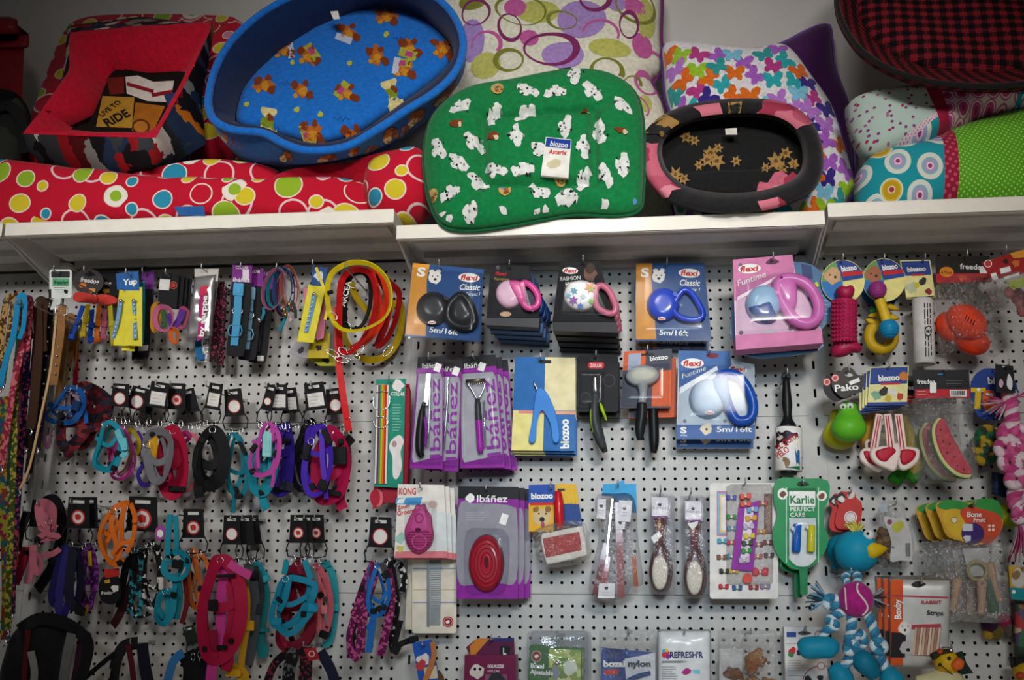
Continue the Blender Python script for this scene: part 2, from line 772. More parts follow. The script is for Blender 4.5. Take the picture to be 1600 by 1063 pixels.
        for e in (1, -1):
            k = fn(Vector((0, e, 0))) if fn else 1.0
            y = e*r*sc[1]*k
            V.append((c.x-y*sa, c.y+y*ca, c.z))
        for j in range(nv-2):
            for i in range(nu):
                i2 = (i+1) % nu
                Fc.append((j*nu+i, j*nu+i2, (j+1)*nu+i2, (j+1)*nu+i))
        t, b = len(V)-2, len(V)-1
        for i in range(nu):
            i2 = (i+1) % nu
            Fc.append((i2, i, t))
            Fc.append(((nv-2)*nu+i, (nv-2)*nu+i2, b))
        Fc = [tuple(reversed(f)) for f in Fc]
        return s.obj(name, V, Fc, mat, par, None, True)

    def turn(s, name, pa, pb, prof, n, mat, par=None, sides=18, flat=1.0, smooth=True, midx=None):
        """lathe along the axis from pixel pa to pb; prof = [(t 0..1, radius m), ...]"""
        A, B = s.p(pa[0], pa[1], n), s.p(pb[0], pb[1], n)
        ax = B-A
        e1 = Vector((0, 0, 1)).cross(ax).normalized()
        V, Fc, mi = [], [], []
        for t, r in prof:
            c = A+ax*t
            for q in range(sides):
                g = 2*pi*q/sides
                V.append(c+e1*(r*cos(g))+Vector((0, 0, r*flat*sin(g))))
        for i in range(len(prof)-1):
            for q in range(sides):
                z = (q+1) % sides
                Fc.append((i*sides+q, i*sides+z, (i+1)*sides+z, (i+1)*sides+q))
                mi.append(midx[i] if midx else 0)
        Fc += [tuple(range(sides-1, -1, -1)), tuple((len(prof)-1)*sides+q for q in range(sides))]
        mi += [mi[0], mi[-1]]
        o = s.obj(name, V, Fc, mat, par, mi, False)
        if smooth:
            o.data.polygons.foreach_set('use_smooth', [len(p.vertices) == 4 for p in o.data.polygons])
        return o


def copy_tree(o, parent=None):
    c = o.copy()
    COL.objects.link(c)
    if parent:
        c.parent = parent
        c.matrix_parent_inverse = o.matrix_parent_inverse.copy()
    for ch in list(o.children):
        copy_tree(ch, c)
    return c


_stacks = []


def stack(t, n, step, label, group, du=0.0, dv=0.0, rot=0.0, swap=None):
    """n more of thing t behind it on the same hook (made once its lettering exists)"""
    _stacks.append((t, n, step, label, group, du, dv, rot, swap))


_hook_n = [0]


def hook(px, py, d, label, tip=0.03):
    """wire peg hook that carries something: px,py is where it passes at depth d"""
    P = wp(px, py, d)
    o = bpy.data.objects.new('peg_hook', None)
    COL.objects.link(o)
    o.location = (P.x, 0, P.z)
    o['label'] = ' '.join(label.split()[:16])
    o['category'] = 'hook'
    o['group'] = 'wire peg hooks on the pegboard'
    t = T.__new__(T)
    t.o, t.org = o, Vector((P.x, 0, P.z))
    e = d+tip
    t.tube('wire', [(0, 0.002, -0.002), (0, 0.002, -0.002), (0, -e*0.5, 0), (0, -e+0.006, 0.0), (0, -e, 0.004), (0, -e-0.001, 0.012)], 0.0020, M('#a9aaac', .4, .8), raw=True, k=3, sides=6)
    v, f = box_v(-0.009, 0.009, -0.0018, 0.0005, -0.005, 0.004)
    mesh_obj('back_plate', v, f, M('#8b8c8e', .55, .3), o)
    return o
# ================================================================== the setting
SD = 0.30            # shelf depth in front of the pegboard
SHELF = [(-2.0, -1.0, 2.462), (-1.0, 0.0, wp(300, 339, SD).z), (0.0, 1.0, wp(950, 342, SD).z), (1.0, 2.0, wp(1450, 313, SD).z)]


def struct(o):
    o['kind'] = 'structure'
    return o


def wall_mat(hx, rough):
    t = NT('painted_wall')
    f, _ = t.noise(3.0)
    g, _ = t.noise(120)
    c = lin(hx)
    col = t.ramp(f, [(0.3, tuple(x*.93 for x in c[:3])+(1,)), (0.7, tuple(min(1, x*1.04) for x in c[:3])+(1,))], 'LINEAR')
    t.bump(g, 0.12, 0.002)
    return t.fin(col, rough)


PLASTER = wall_mat('#cfccc8', 0.9)
STEEL = M('#dcdad6', 0.42, 0, 0, 0.05, 'enamel')
PEG = M('#bdbcba', 0.45, 0, 0, 0.04, 'enamel')
HOLE_SHADE = M('#1a1a1a', 0.9, 0, 0, 0.1, 'cavity')
v, f = box_v(-4, 5, 0.36, 0.46, 0.0, 3.75)
wall = struct(mesh_obj('wall_back', v, f, PLASTER))
v, f = box_v(-4, 5, -6, 0.46, -0.1, 0.0)
struct(mesh_obj('floor', v, f, wall_mat('#b9b3a8', 0.5)))
v, f = box_v(-4, 5, -6, 0.46, 3.75, 3.85)
struct(mesh_obj('ceiling', v, f, PLASTER))
# pegboard: real punched panels, 16 rows of 37 holes each
pegw = bpy.data.objects.new('wall_pegboard', None)
COL.objects.link(pegw)
pegw['kind'] = 'structure'
PH, PW, CP, RP, HR = 0.43, 0.964, 0.02542, 0.025, 0.0040


def peg_mesh():
    V, Fc = [], []
    x0 = -CP*18
    z0 = -RP*7.5
    for i in range(37):
        for j in range(16):
            cx, cz = x0+i*CP, z0+j*RP
            b = len(V)
            hx, hz = CP/2, RP/2
            outer = [(-hx, -hz), (0, -hz), (hx, -hz), (hx, 0), (hx, hz), (0, hz), (-hx, hz), (-hx, 0)]
            for k, (a, c) in enumerate(outer):
                V.append((cx+a, 0, cz+c))
            for dy in (0, 0.0015):
                for k in range(8):
                    g = radians(225+45*k)
                    V.append((cx+HR*cos(g), dy, cz+HR*sin(g)))
            for k in range(8):
                q = (k+1) % 8
                Fc.append((b+k, b+q, b+8+q, b+8+k))
                Fc.append((b+8+k, b+8+q, b+16+q, b+16+k))
    xa, xb, za, zb = x0-CP/2, -x0+CP/2, z0-RP/2, -z0+RP/2
    XA, XB, ZA, ZB = -PW/2, PW/2, -PH/2+0.0008, PH/2-0.0008
    for q in ([(XA, ZA), (XB, ZA), (xb, za), (xa, za)], [(XB, ZA), (XB, ZB), (xb, zb), (xb, za)],
              [(XB, ZB), (XA, ZB), (xa, zb), (xb, zb)], [(XA, ZB), (XA, ZA), (xa, za), (xa, zb)]):
        b = len(V)
        V += [(x, 0, z) for x, z in q]
        Fc.append((b, b+1, b+2, b+3))
    # folded edges
    for (xa, za), (xb, zb) in (((XA, ZA), (XB, ZA)), ((XB, ZA), (XB, ZB)), ((XB, ZB), (XA, ZB)), ((XA, ZB), (XA, ZA))):
        b = len(V)
        V += [(xa, 0, za), (xb, 0, zb), (xb, 0.012, zb), (xa, 0.012, za)]
        Fc.append((b, b+1, b+2, b+3))
    me = bpy.data.meshes.new('panel')
    me.from_pydata(V, [], Fc)
    me.materials.append(PEG)
    me.update()
    return me


pm = peg_mesh()
for b in range(4):
    for r in range(5):
        o = bpy.data.objects.new('panel', pm)
        COL.objects.link(o)
        o.location = (-1.5+b, 0, 2.43-PH/2-PH*r)
        o.parent = pegw
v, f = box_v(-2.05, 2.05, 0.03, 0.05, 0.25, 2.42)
mesh_obj('cavity_back', v, f, HOLE_SHADE, pegw)  # unseen sheet coloured dark to stand in for shade behind the holes
# slotted uprights between the bays
for b in range(5):
    vf = []
    x = -2.0+b
    vf.append(box_v(x-0.018, x-0.003, 0.002, 0.01, 0.28, 2.42))
    vf.append(box_v(x+0.003, x+0.018, 0.002, 0.01, 0.28, 2.42))
    for k in range(31):
        z = 0.28+0.0715*k
        vf.append(box_v(x-0.003, x+0.003, 0.002, 0.01, z, min(z+0.05, 2.42)))
    v, f = join(*vf)
    mesh_obj('upright', v, f, PEG, pegw)
# shelves
SHLAB = ['white steel shelf end above the hanging dog leads', 'white steel shelf under the red polka dot bed', 'white steel shelf under the green quilted cushion', 'white steel shelf under the patchwork cushions']
for (xa, xb, zt), lb in zip(SHELF, SHLAB):
    o = bpy.data.objects.new('shelf', None)
    COL.objects.link(o)
    o.location = ((xa+xb)/2, 0, zt)
    o['label'] = lb
    o['category'] = 'shelf'
    o['group'] = 'white steel shelves above the pegboard'
    h = (xb-xa)/2-0.004
    v, f = box_v(-h, h, -SD+0.001, 0.358, -0.008, -0.0005)
    mesh_obj('deck', v, f, STEEL, o)
    v, f = join(box_v(-h, h, -SD, -SD+0.0025, -0.034, 0), box_v(-h, h, -SD, -SD+0.014, -0.0345, -0.032), box_v(-h, h, -SD-0.001, -SD+0.0025, -0.0005, 0.001))
    mesh_obj('front_lip', v, f, M('#efeadf', 0.35, 0, 0.2, 0.03, 'enamel'), o)
    for y0, y1, dz in ((-0.235, -0.175, 0.014), (-0.12, -0.06, 0.014), (-0.02, -0.002, 0.018)):
        v, f = box_v(-h+0.03, h-0.03, y0, y1, -0.008-dz, -0.007)
        mesh_obj('stiffening_rib', v, f, STEEL, o)
    for sgn in (-1, 1):
        x = sgn*(h-0.0025)
        pr = [(-SD+0.006, -0.0335), (-SD+0.006, -0.002), (0.0, -0.002), (0.0, -0.092), (-0.02, -0.095), (-SD+0.05, -0.04)]
        V = [(x-0.002, a, c) for a, c in pr]+[(x+0.002, a, c) for a, c in pr]
        k = len(pr)
        Fc = [tuple(range(k)), tuple(range(2*k-1, k-1, -1))]+[(i, i+k, (i+1) % k+k, (i+1) % k) for i in range(k)]
        mesh_obj('bracket', V, Fc, STEEL, o)
        v, f = box_v(x-sgn*0.03 if sgn > 0 else x, x if sgn > 0 else x-sgn*0.03, -0.05, -0.002, -0.032, -0.022)
        mesh_obj('bracket_clip', v, f, STEEL, o)


def shelf_z(b):
    return SHELF[b+1][2]
# ================================================================== beds and cushions on the shelf
def bed(t, rings, mats, midx, N=72, name='body', par=None, closed_end=False, wob=0.0, seed=1):
    """skin a bed wall through traced rings [(px outline, n)]"""
    R = random.Random(seed)
    ph = [R.uniform(0, 6.28) for _ in range(6)]
    out = []
    for a, (poly, n) in enumerate(rings):
        P = by_angle(poly, N)
        ring = []
        for i, (x, y) in enumerate(P):
            g = 2*pi*i/N
            w_ = wob*(sin(9*g+ph[0])+0.7*sin(17*g+ph[1]+a)+0.6*sin(26*g+ph[2]))
            ring.append(t.p(x, y, n+w_))
        out.append(ring)
    return t.loft(name, out, mats, closed_end, par, midx)


def foot(t, px, b, n=0.0, up=0.001):
    """pixel of the point where the frame of t meets the top of shelf b"""
    o = t.org+t.N*n
    v = (shelf_z(b)+up-o.z)/t.V.z
    return proj(o+t.U*t.p(px, 330, n).x+t.V*v)


def C4_(*a):
    return [(a[i], a[i+1]) for i in range(0, 8, 2)]


def scaled(poly, s, sy=None, dx=0, dy=0):
    cx = sum(p[0] for p in poly)/len(poly)
    cy = sum(p[1] for p in poly)/len(poly)
    return [(cx+(x-cx)*s+dx, cy+(y-cy)*(sy or s)+dy) for x, y in poly]


def polka(base='#c3122f', scale=13, name='polka_print'):
    key = (name, base, scale)
    if key in _mc:
        return _mc[key]
    t = NT(name)
    v = t.voro(scale, t.mapped(scale=(1, 1.05, 1)), 0.75)
    c = t.sep(v.outputs['Color'])
    rad = t.math('MULTIPLY_ADD', c[1], 0.28, 0.16)
    f1 = t.math('LESS_THAN', v.outputs['Distance'], t.math('ADD', rad, 0.045))
    f2 = t.math('LESS_THAN', v.outputs['Distance'], rad)
    f3 = t.math('LESS_THAN', v.outputs['Distance'], t.math('MULTIPLY', rad, 0.55))
    fill = t.ramp(c[0], [(0, '#d8c32c'), (0.28, '#2a8fb0'), (0.42, '#d8c32c'), (0.58, '#93b52a'), (0.68, '#d98aa8'), (0.78, base), (0.9, '#ece6da')])
    core = t.ramp(c[0], [(0, '#d8c32c'), (0.28, '#2a8fb0'), (0.42, '#d8c32c'), (0.58, '#93b52a'), (0.68, '#d98aa8'), (0.78, base), (0.9, '#93b52a')])
    col = t.mix(f1, lin(base), lin('#ecdccf'))
    col = t.mix(f2, col, fill)
    col = t.mix(f3, col, core)
    # thin looping rings between the spots
    v2 = t.voro(scale*0.62, t.mapped(loc=(0.3, 0.17, 0)), 0.9)
    rg = t.math('LESS_THAN', t.math('ABSOLUTE', t.math('SUBTRACT', v2.outputs['Distance'], 0.3)), 0.022)
    rg = t.math('MULTIPLY', rg, t.math('SUBTRACT', 1.0, f1))
    rg = t.math('MULTIPLY', rg, t.math('LESS_THAN', t.sep(v2.outputs['Color'])[1], 0.55))
    col = t.mix(rg, col, lin('#e8c9c9'))
    g, _ = t.noise(14)
    t.bump(g, 0.4, 0.02)
    _mc[key] = t.fin(col, 0.85, 0, 0, 0.1)
    return _mc[key]


# ---- dark tub and bag at the far end
t = T('storage_tub', 'dark red plastic tub with a rimmed lid beside the red beds', 'tub', 10, 190, -0.14)
TUB = M('#7c1620', 0.4, 0, 0.1)
fy = foot(t, -30, -1)[1]
bt = lambda n: [(-66, 74), (38, 74), (34, 165), (8, 225), (-6, foot(t, -6, -1, n)[1]), (-60, foot(t, -60, -1, n)[1])]
t.loft('body', [[t.p(x, y, n) for x, y in bt(n)] for n in (0.0, 0.13)], TUB, True, None, None, False, True)
bed(t, [(rr(-80, 55, 44, 76, 4), -0.02), (rr(-80, 52, 46, 74, 4), 0.145), (rr(-70, 28, 28, 66, 6), 0.13), (rr(-66, 26, 26, 62, 6), 0.0)], TUB, None, 40, name='lid', closed_end=True)
t = T('folded_bag', 'black and grey camouflage bag slumped on the shelf beside the polka dot bed', 'bag', 10, 300, 0.055)
t.pillow('body', cr([(-60, 160), (10, 140), (42, 165), (50, 205), (42, 250), (34, 300), foot(t, 30, 0), foot(t, -60, 0)], 5), 0, 0.065, multi(['#0d0e0d', '#1c1e1b', '#2d2f2a', '#101010', '#3a3c37'], 16, 'camouflage_print', 0.7, 0.06), back=0.018, mod=lambda u, v, r: 0.006*sin(38*u+20*v)*(1-r))
t.strap('carry_strap', [(-20, 180, 0.06), (12, 165, 0.064), (34, 190, 0.055), (38, 240, 0.05)], 0.03, 0.004, web('#15161a'))
# ---- red polka dot bed
t = T('polka_dot_bed', 'large red dog bed with yellow, blue and green spots under the blue oval bed', 'dog bed', 300, 339, 0.215, 0, group=None)
PK = polka()
RED = cloth('#c4112f')
t.pillow('front_bolster', cr([(-60, 262), (120, 268), (240, 282), (420, 288), (560, 286), (592, 300), (588, 341), foot(t, 560, 0, -0.02), foot(t, 400, 0, -0.02), foot(t, 200, 0, -0.02), foot(t, -60, 0, -0.02)], 4), -0.02, 0.085, PK, back=0.05, p=4, nt=110, mod=lambda u, v, r: 0.004*sin(23*u)+0.003*sin(51*u+14*v))
t.pillow('side_bolster', cr([(578, 262), (612, 246), (655, 236), (676, 262), (676, 330), foot(t, 640, 1, -0.03, .035), foot(t, 598, 0, -0.03), (572, 312)], 4), -0.03, 0.09, PK, back=0.05, p=3.5, mod=lambda u, v, r: 0.004*sin(40*v))
t.pillow('lining', cr([(425, 284), (480, 266), (560, 262), (640, 238), (668, 250), (600, 278), (560, 296), (470, 300)], 4), -0.035, 0.06, RED, back=0.02, p=3)
t.pillow('lining', cr([(-20, 272), (60, 276), (140, 284), (212, 290), (262, 274), (330, 251), (430, 262), (430, 292), (240, 300), (100, 296)], 4), -0.045, 0.04, PK, back=0.03, p=3)
zf = shelf_z(0)+0.001
ml = []
for h, e in ((0.0, 0.0), (0.06, 0.0), (0.115, 0.008), (0.13, 0.05)):
    ml.append([t.loc((x, y, zf+h)) for x, y in rr(-1.03+e, -0.13+e, -0.06-e, 0.12-e, 0.03)])
t.loft('mattress', ml, RED, True, None, None, True, True)
b2 = T('x', 'x', 'x', 230, 260, 0.0, 22)
bpy.data.objects.remove(b2.o)
# its leaning back wall, in a tilted frame of the same thing
poly = cr([(22, 262), (50, 190), (95, 70), (125, 38), (200, 30), (345, 32), (384, 44), (384, 120), (330, 262)], 5)
P = [t.loc(b2.M @ b2.p(x, y, 0)) for x, y in resample(poly, 64)]
Q = [t.loc(b2.M @ (b2.p(x, y, 0)+Vector((0, 0, -0.05)))) for x, y in resample(poly, 64)]
P2 = [t.loc(b2.M @ (b2.p(x, y, 0)*1.0+Vector((0, 0, 0.03)))) for x, y in resample(scaled(poly, 0.95), 64)]
t.loft('back_wall', [Q, P, P2], PK, True)
tg_ = T('shelf_label', 'small blue label card standing at the shelf edge under the polka dot bed', 'label', 297, 338, 0.3)
tg_.slab('card', C4_(272, 323, 318, 322, 321, 338, 280, 337), 0.0, 0.0015, M('#1f5a9c', .5))
# ---- red bed with biker print
BIK = multi(['#17161a', '#b9b4ac', '#5a1016', '#2a2a2e', '#8c8a88', '#0c0c0e', '#9c1a22', '#3b3f44', '#c96f1c', '#d8d2c8', '#24344e'], 26, 'biker_print', 0.8, 0.04)
t = T('square_dog_bed', 'square dog bed with red lining and motorbike print, standing in the spotted bed', 'dog bed', 180, 270, 0.19, 24)
q0 = [(66, 262), (150, 274), (208, 280), (262, 262), (322, 225), (312, 130), (308, 62), (220, 58), (122, 64), (95, 140), (60, 215)]
q1 = [(40, 235), (140, 245), (236, 262), (288, 200), (322, 120), (336, 40), (220, 26), (106, 40), (98, 120), (52, 205)]
q2 = [(33, 209), (140, 213), (243, 216), (290, 130), (335, 34), (220, 40), (108, 50), (108, 110), (70, 165)]
q3 = [(40, 207), (140, 209), (238, 212), (284, 128), (327, 40), (220, 50), (118, 58), (116, 112), (78, 163)]
q4 = [(100, 200), (150, 206), (240, 206), (272, 150), (290, 116), (230, 116), (180, 112), (160, 150), (140, 190)]
bed(t, [(q0, -0.02), (q1, 0.05), (q2, 0.10)], BIK, None, 88, name='outer_wall', wob=0.002)
bed(t, [(q2, 0.10), (q3, 0.104), (q4, -0.005)], RED, None, 88, name='lining', wob=0.0015, seed=4)
t.slab('floor_pad', cr(scaled(q4, 1.05), 3), -0.02, 0.004, M('#14110f', 0.9))
t.prints('floor_print', [([(160, 150), (210, 152), (206, 200), (150, 198)], M('#b5892e', 0.8)), ([(212, 160), (258, 166), (240, 204), (206, 204)], M('#a8661c', 0.8)),
                         ([(196, 120), (215, 118), (240, 128), (272, 126), (266, 160), (230, 158), (198, 146)], M('#ded8cf', 0.8)),
                         ([(198, 128), (240, 140), (240, 146), (198, 134)], M('#8f1a26', 0.8)), ([(236, 146), (270, 140), (268, 146), (238, 152)], M('#8f1a26', 0.8)),
                         ([(256, 148), (276, 144), (272, 168), (262, 166)], M('#27406e', 0.8)), ([(166, 122), (194, 120), (194, 146), (172, 148)], M('#74201a', 0.8)),
                         (el(220, 198, 14, 12), M('#5a2f12', 0.8)), (el(220, 198, 11, 9), M('#b5702a', 0.8))], 0.0045)
DK = M('#1a1512', 0.8)
t.text('LIVE TO', 160, 182, 190, 160, 7, DK, 0.0062, bold=0.02)
t.text('RIDE', 168, 198, 204, 180, 13, DK, 0.0062, bold=0.03)
wl, wht = M('#d8d4cc', 0.8), M('#1a191c', 0.8)
# ---- blue oval bed
t = T('oval_dog_bed', 'bright blue oval dog bed with orange dog print, lying on the polka dot bed', 'dog bed', 500, 258, 0.165, 24)
BLUE = cloth('#176fcc')
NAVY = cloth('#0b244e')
rim = cr([(322, 168), (332, 110), (366, 55), (430, 5), (520, -28), (620, -30), (690, -2), (726, 50), (722, 100), (690, 140), (640, 172), (590, 205), (540, 232), (480, 238), (440, 226), (410, 210), (370, 206), (338, 196)], 5)
rin = cr([(332, 164), (343, 112), (376, 62), (436, 15), (522, -14), (616, -16), (680, 10), (712, 55), (708, 98), (680, 132), (636, 162), (588, 193), (540, 220), (482, 226), (446, 214), (414, 199), (376, 194), (346, 186)], 5)
flo = cr([(370, 186), (384, 135), (430, 90), (500, 45), (575, 16), (640, 22), (694, 62), (704, 96), (672, 128), (618, 166), (560, 206), (500, 222), (450, 212), (415, 201), (384, 196)], 5)
bas = cr([(360, 225), (350, 150), (380, 80), (450, 35), (540, 5), (620, 0), (690, 40), (712, 110), (690, 165), (645, 205), (600, 236), (530, 254), (460, 264), (410, 262), (378, 250)], 5)
mid = cr([(338, 205), (334, 130), (368, 62), (440, 10), (530, -20), (625, -22), (700, 15), (728, 85), (712, 138), (660, 185), (604, 226), (536, 248), (470, 256), (412, 246), (366, 230)], 5)
bed(t, [(bas, -0.02), (mid, 0.07), (rim, 0.135), (scaled(rim, 0.985), 0.146)], BLUE, None, 96, name='outer_wall', wob=0.0012)
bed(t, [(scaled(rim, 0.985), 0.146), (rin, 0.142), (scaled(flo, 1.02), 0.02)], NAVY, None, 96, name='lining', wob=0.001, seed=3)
rp = [t.p(x, y, 0.147) for x, y in by_angle(scaled(rim, 0.98), 60)]
t.tube('rim_piping', [tuple(q) for q in rp], 0.0105, BLUE, True, raw=True, k=2)
_, hf = t.pillow('mattress', scaled(flo, 1.03), 0.0, 0.03, BLUE, p=8, back=0.01, nt=96, mod=lambda u, v, r: 0.0025*sin(14*u+6*v))
mot = [(603, 25), (544, 51), (481, 88), (588, 88), (698 - 8, 73), (630, 107), (412, 132), (471, 142), (542, 147), (612, 142), (417, 185), (485, 203), (549, 206), (442, 78), (640, 75)]
BR, YE, OR, CRM = cloth('#7a3312'), cloth('#c98a1e'), cloth('#b4601a'), cloth('#d8c98a')
it = []
for i, (x, y) in enumerate(mot):
    if i in (9, 10):
        it += [(rotp(rr(x-18, y-13, x+18, y+13, 3), -20+30*i, (x, y)), CRM), (blotch(x, y, 9, i, amp=.5), cloth('#7a8c1e')), (blotch(x+4, y-4, 5, i+7, amp=.5), BR)]
        continue
    it += [(blotch(x, y, 12, i, 12, .35, 30*i, 1.35), OR), (blotch(x+2, y+2, 7, i+30, 9, .35), YE), (blotch(x-11, y-8, 7, i+40, 9, .3), BR), (blotch(x+13, y+7, 7, i+60, 9, .3), BR), (blotch(x+7, y-11, 5, i+80, 8, .3), BR), (blotch(x-9, y+8, 4, i+90, 8, .3), YE)]
    if i % 3 == 2:
        it += [(rotp(rr(x+2, y-14, x+16, y+14), -18*i, (x, y)), cloth('#a8a83a')), (rotp(rr(x+5, y-8, x+13, y+4), -18*i, (x, y)), cloth('#b8407a'))]
    if i % 4 == 1:
        it.append((rotp(rr(x-16, y+6, x+10, y+17), 20*i, (x, y)), dots('#d9dde8', '#3d6fb8', 220, 0.3)))
for i, (x, y) in enumerate([(457, 99), (547, 100), (603, 53), (385, 160), (464, 172), (501, 180)]):
    it.append((blotch(x, y, 4.5, i+200, 7, .3), cloth('#b9ba3c')))
t.decals('printed_motifs', it, hf, 0.03)
for x, y, b in [(437, 130, 24), (505, 138, 26), (520, 185, 30), (615, 60, 26)]:
    t.tube('script_print', [(x+dx, y+4*sin(dx*.9), 0.0305) for dx in range(0, b, 4)], 0.0006, cloth('#0a3a86'), k=2, sides=4)
t.slab('care_label', [(516, 18), (528, 17), (531, 29), (521, 30)], 0.09, 0.092, M('#e9e6e0', .8))
RG = [by_angle(bas, 360), by_angle(mid, 360), by_angle(rim, 360)]
RN = (-0.02, 0.07, 0.135)


def on_wall(deg, k):
    # point on the outer wall: direction round the bed, 0 base .. 2 rim
    i = int(round(deg+180)) % 360
    a = min(1, int(k))
    f = k-a
    x = RG[a][i][0]*(1-f)+RG[a+1][i][0]*f
    y = RG[a][i][1]*(1-f)+RG[a+1][i][1]*f
    return t.p(x, y, RN[a]*(1-f)+RN[a+1]*f+0.003)


V, Fc, mi = [], [], []
for i, (dg, k, r) in enumerate([(148, 1.2, 5), (96, 1.25, 5.5), (50, 1.3, 6), (30, 1.3, 6), (66, .9, 5), (12, 1.3, 6), (120, 1.3, 3.2), (78, 1.35, 3.2), (40, .9, 4)]):
    for j, (da, dk, f) in enumerate(((0, 0, 1), (-.5, .12, .6), (.6, -.14, .55))):
        P = blotch(0, 0, 1, i*3+j, 9, .3)
        b = len(V)
        V += [on_wall(dg+(da+x*f)*r, min(1.9, k+(dk+y*.42*f))) for x, y in P]+[on_wall(dg+da*r, k+dk)]
        Fc += [(b+q, b+(q+1) % 9, b+9) for q in range(9)]
        mi += [j]*9
t.obj('outer_motifs', V, Fc, [OR, BR, CRM], None, mi)['kind'] = 'stuff'
# ---- big ring-print cushion
t = T('ring_print_cushion', 'large cream cushion printed with purple and olive rings, behind the green cushion', 'cushion', 860, 336, -0.09, 11)
pl = cr([(680, 120), (684, -10), (720, -34), (860, -30), (1000, -36), (1032, -24), (1033, 60), (1036, 112), (1018, 128), (1042, 180), (1052, 290), foot(t, 1040, 1), foot(t, 900, 1), foot(t, 720, 1), (690, 250)], 4)
_, hf = t.pillow('body', pl, 0.0, 0.10, cloth('#dedac8'), p=3.2, q=.6, back=0.05, nt=120, nr=20, mod=lambda u, v, r: 0.006*sin(17*u+9*v)*(1-r)+0.004*sin(30*v-12*u)*(1-r))
zr = lambda x, y: (640+x/2.874, y/2.874)
LIL, OLV, OLD, PLU, PIN = cloth('#a486c4'), cloth('#b9b862'), cloth('#7c7f30'), cloth('#7d2a60'), cloth('#bd5a98')
it = []
for x, y, rx, ry, m in ((280, 190, 60, 95, LIL), (775, 100, 110, 92, LIL), (690, 265, 95, 58, LIL), (540, 185, 42, 38, PIN), (1045, 190, 46, 56, PIN), (575, 60, 100, 55, OLV), (345, 310, 70, 60, OLV), (1060, 60, 44, 90, OLV), (900, 230, 95, 40, OLV), (1010, 22, 50, 38, PIN), (475, 40, 50, 46, PIN), (280, 10, 60, 40, OLD), (170, 60, 30, 50, LIL), (1060, 450, 30, 40, OLV), (930, 20, 40, 40, LIL)):
    x, y = zr(x, y)
    it.append((el(x, y, rx/2.874, ry/2.874, 0, 26), m))
t.decals('disc_print', it, hf, 0.08, rings=5)
it = []
for x, y, rx, ry, rot, w_, m, a0, a1 in ((300, 62, 68, 66, 10, 5, PLU, 0, 360), (452, 140, 54, 68, -15, 6, PLU, 0, 360), (640, 236, 128, 78, 0, 9, PLU, 0, 360), (500, 50, 118, 76, 10, 5, OLD, 0, 360), (684, 102, 72, 44, 12, 5, OLD, 0, 360), (836, 0, 74, 66, 0, 8, PLU, 0, 360), (1015, 15, 92, 84, 0, 5, OLD, 0, 360), (986, 110, 45, 66, 8, 6, PLU, 0, 360), (860, 165, 85, 62, 0, 5, PIN, 180, 380), (350, 215, 72, 60, 0, 6, PIN, 170, 400), (448, 292, 70, 56, 0, 8, OLD, 0, 360), (888, 330, 80, 58, 0, 10, OLD, 170, 380), (1060, 345, 52, 62, 0, 8, PIN, 0, 300), (1095, 225, 70, 34, -10, 8, PIN, 160, 320), (1010, 470, 70, 50, 20, 7, PIN, 200, 380), (1000, 380, 40, 60, 30, 6, OLD, 150, 330)):
    x, y = zr(x, y)
    it.append((x, y, rx/2.874, ry/2.874, rot, w_*0.9, m, a0, a1))
t.ring_decals('ring_print', it, hf, 0.08)
t.tube('plum_piping', [tuple(t.p(x, y, 0.0)) for x, y in resample(pl, 60)], 0.006, cloth('#6f2a68'), True, raw=True, k=2)
# ---- green quilted cushion
t = T('quilted_cushion', 'green quilted dog cushion with small white printed figures, hanging over the shelf edge', 'cushion', 835, 352, 0.31, 13)
GRN = cloth('#0c7a40')
gp = cr([(662, 240), (672, 190), (700, 158), (740, 138), (800, 128), (860, 116), (905, 111), (955, 118), (990, 142), (1004, 180), (1007, 240), (1005, 300), (998, 330), (960, 338), (900, 336), (845, 345), (790, 355), (735, 361), (692, 354), (672, 320), (664, 280)], 5)
TL, TR_, BR_, BL = [t.p(*q, 0.03) for q in ((755, 190), (928, 179), (930, 292), (758, 295))]
segs = [(TL, TR_), (TR_, BR_), (BR_, BL), (BL, TL)]
for a, b in (((755, 190), (705, 158)), ((928, 179), (985, 145)), ((930, 292), (996, 325)), ((758, 295), (690, 345)), ((800, 187), (770, 132)), ((850, 184), (835, 118)), ((890, 181), (905, 112)), ((757, 240), (664, 250)), ((929, 235), (1006, 240)), ((820, 294), (815, 350)), ((880, 293), (885, 338)), ((757, 215), (666, 205)), ((757, 270), (664, 292)), ((929, 205), (1006, 195)), ((929, 265), (1006, 290))):
    segs.append((t.p(*a, 0.03), t.p(*b, 0.03)))


def sdist(u, v, A, B):
    d = B-A
    L = d.x*d.x+d.y*d.y
    k = max(0, min(1, ((u-A.x)*d.x+(v-A.y)*d.y)/L))
    return hypot(u-A.x-d.x*k, v-A.y-d.y*k), k


def quilt(u, v, r):
    h = 0.0
    for i, (A, B) in enumerate(segs):
        d, k = sdist(u, v, A, B)
        if i < 4:
            h = min(h, -0.026*math.exp(-(d/0.011)**2))
        elif i < 8:
            h = min(h, -0.016*math.exp(-(d/0.012)**2)*(1-0.5*k))
        else:
            h = min(h, -0.009*math.exp(-(d/0.014)**2)*(1-k)**0.6)
    return h*max(0, 1-r**6)


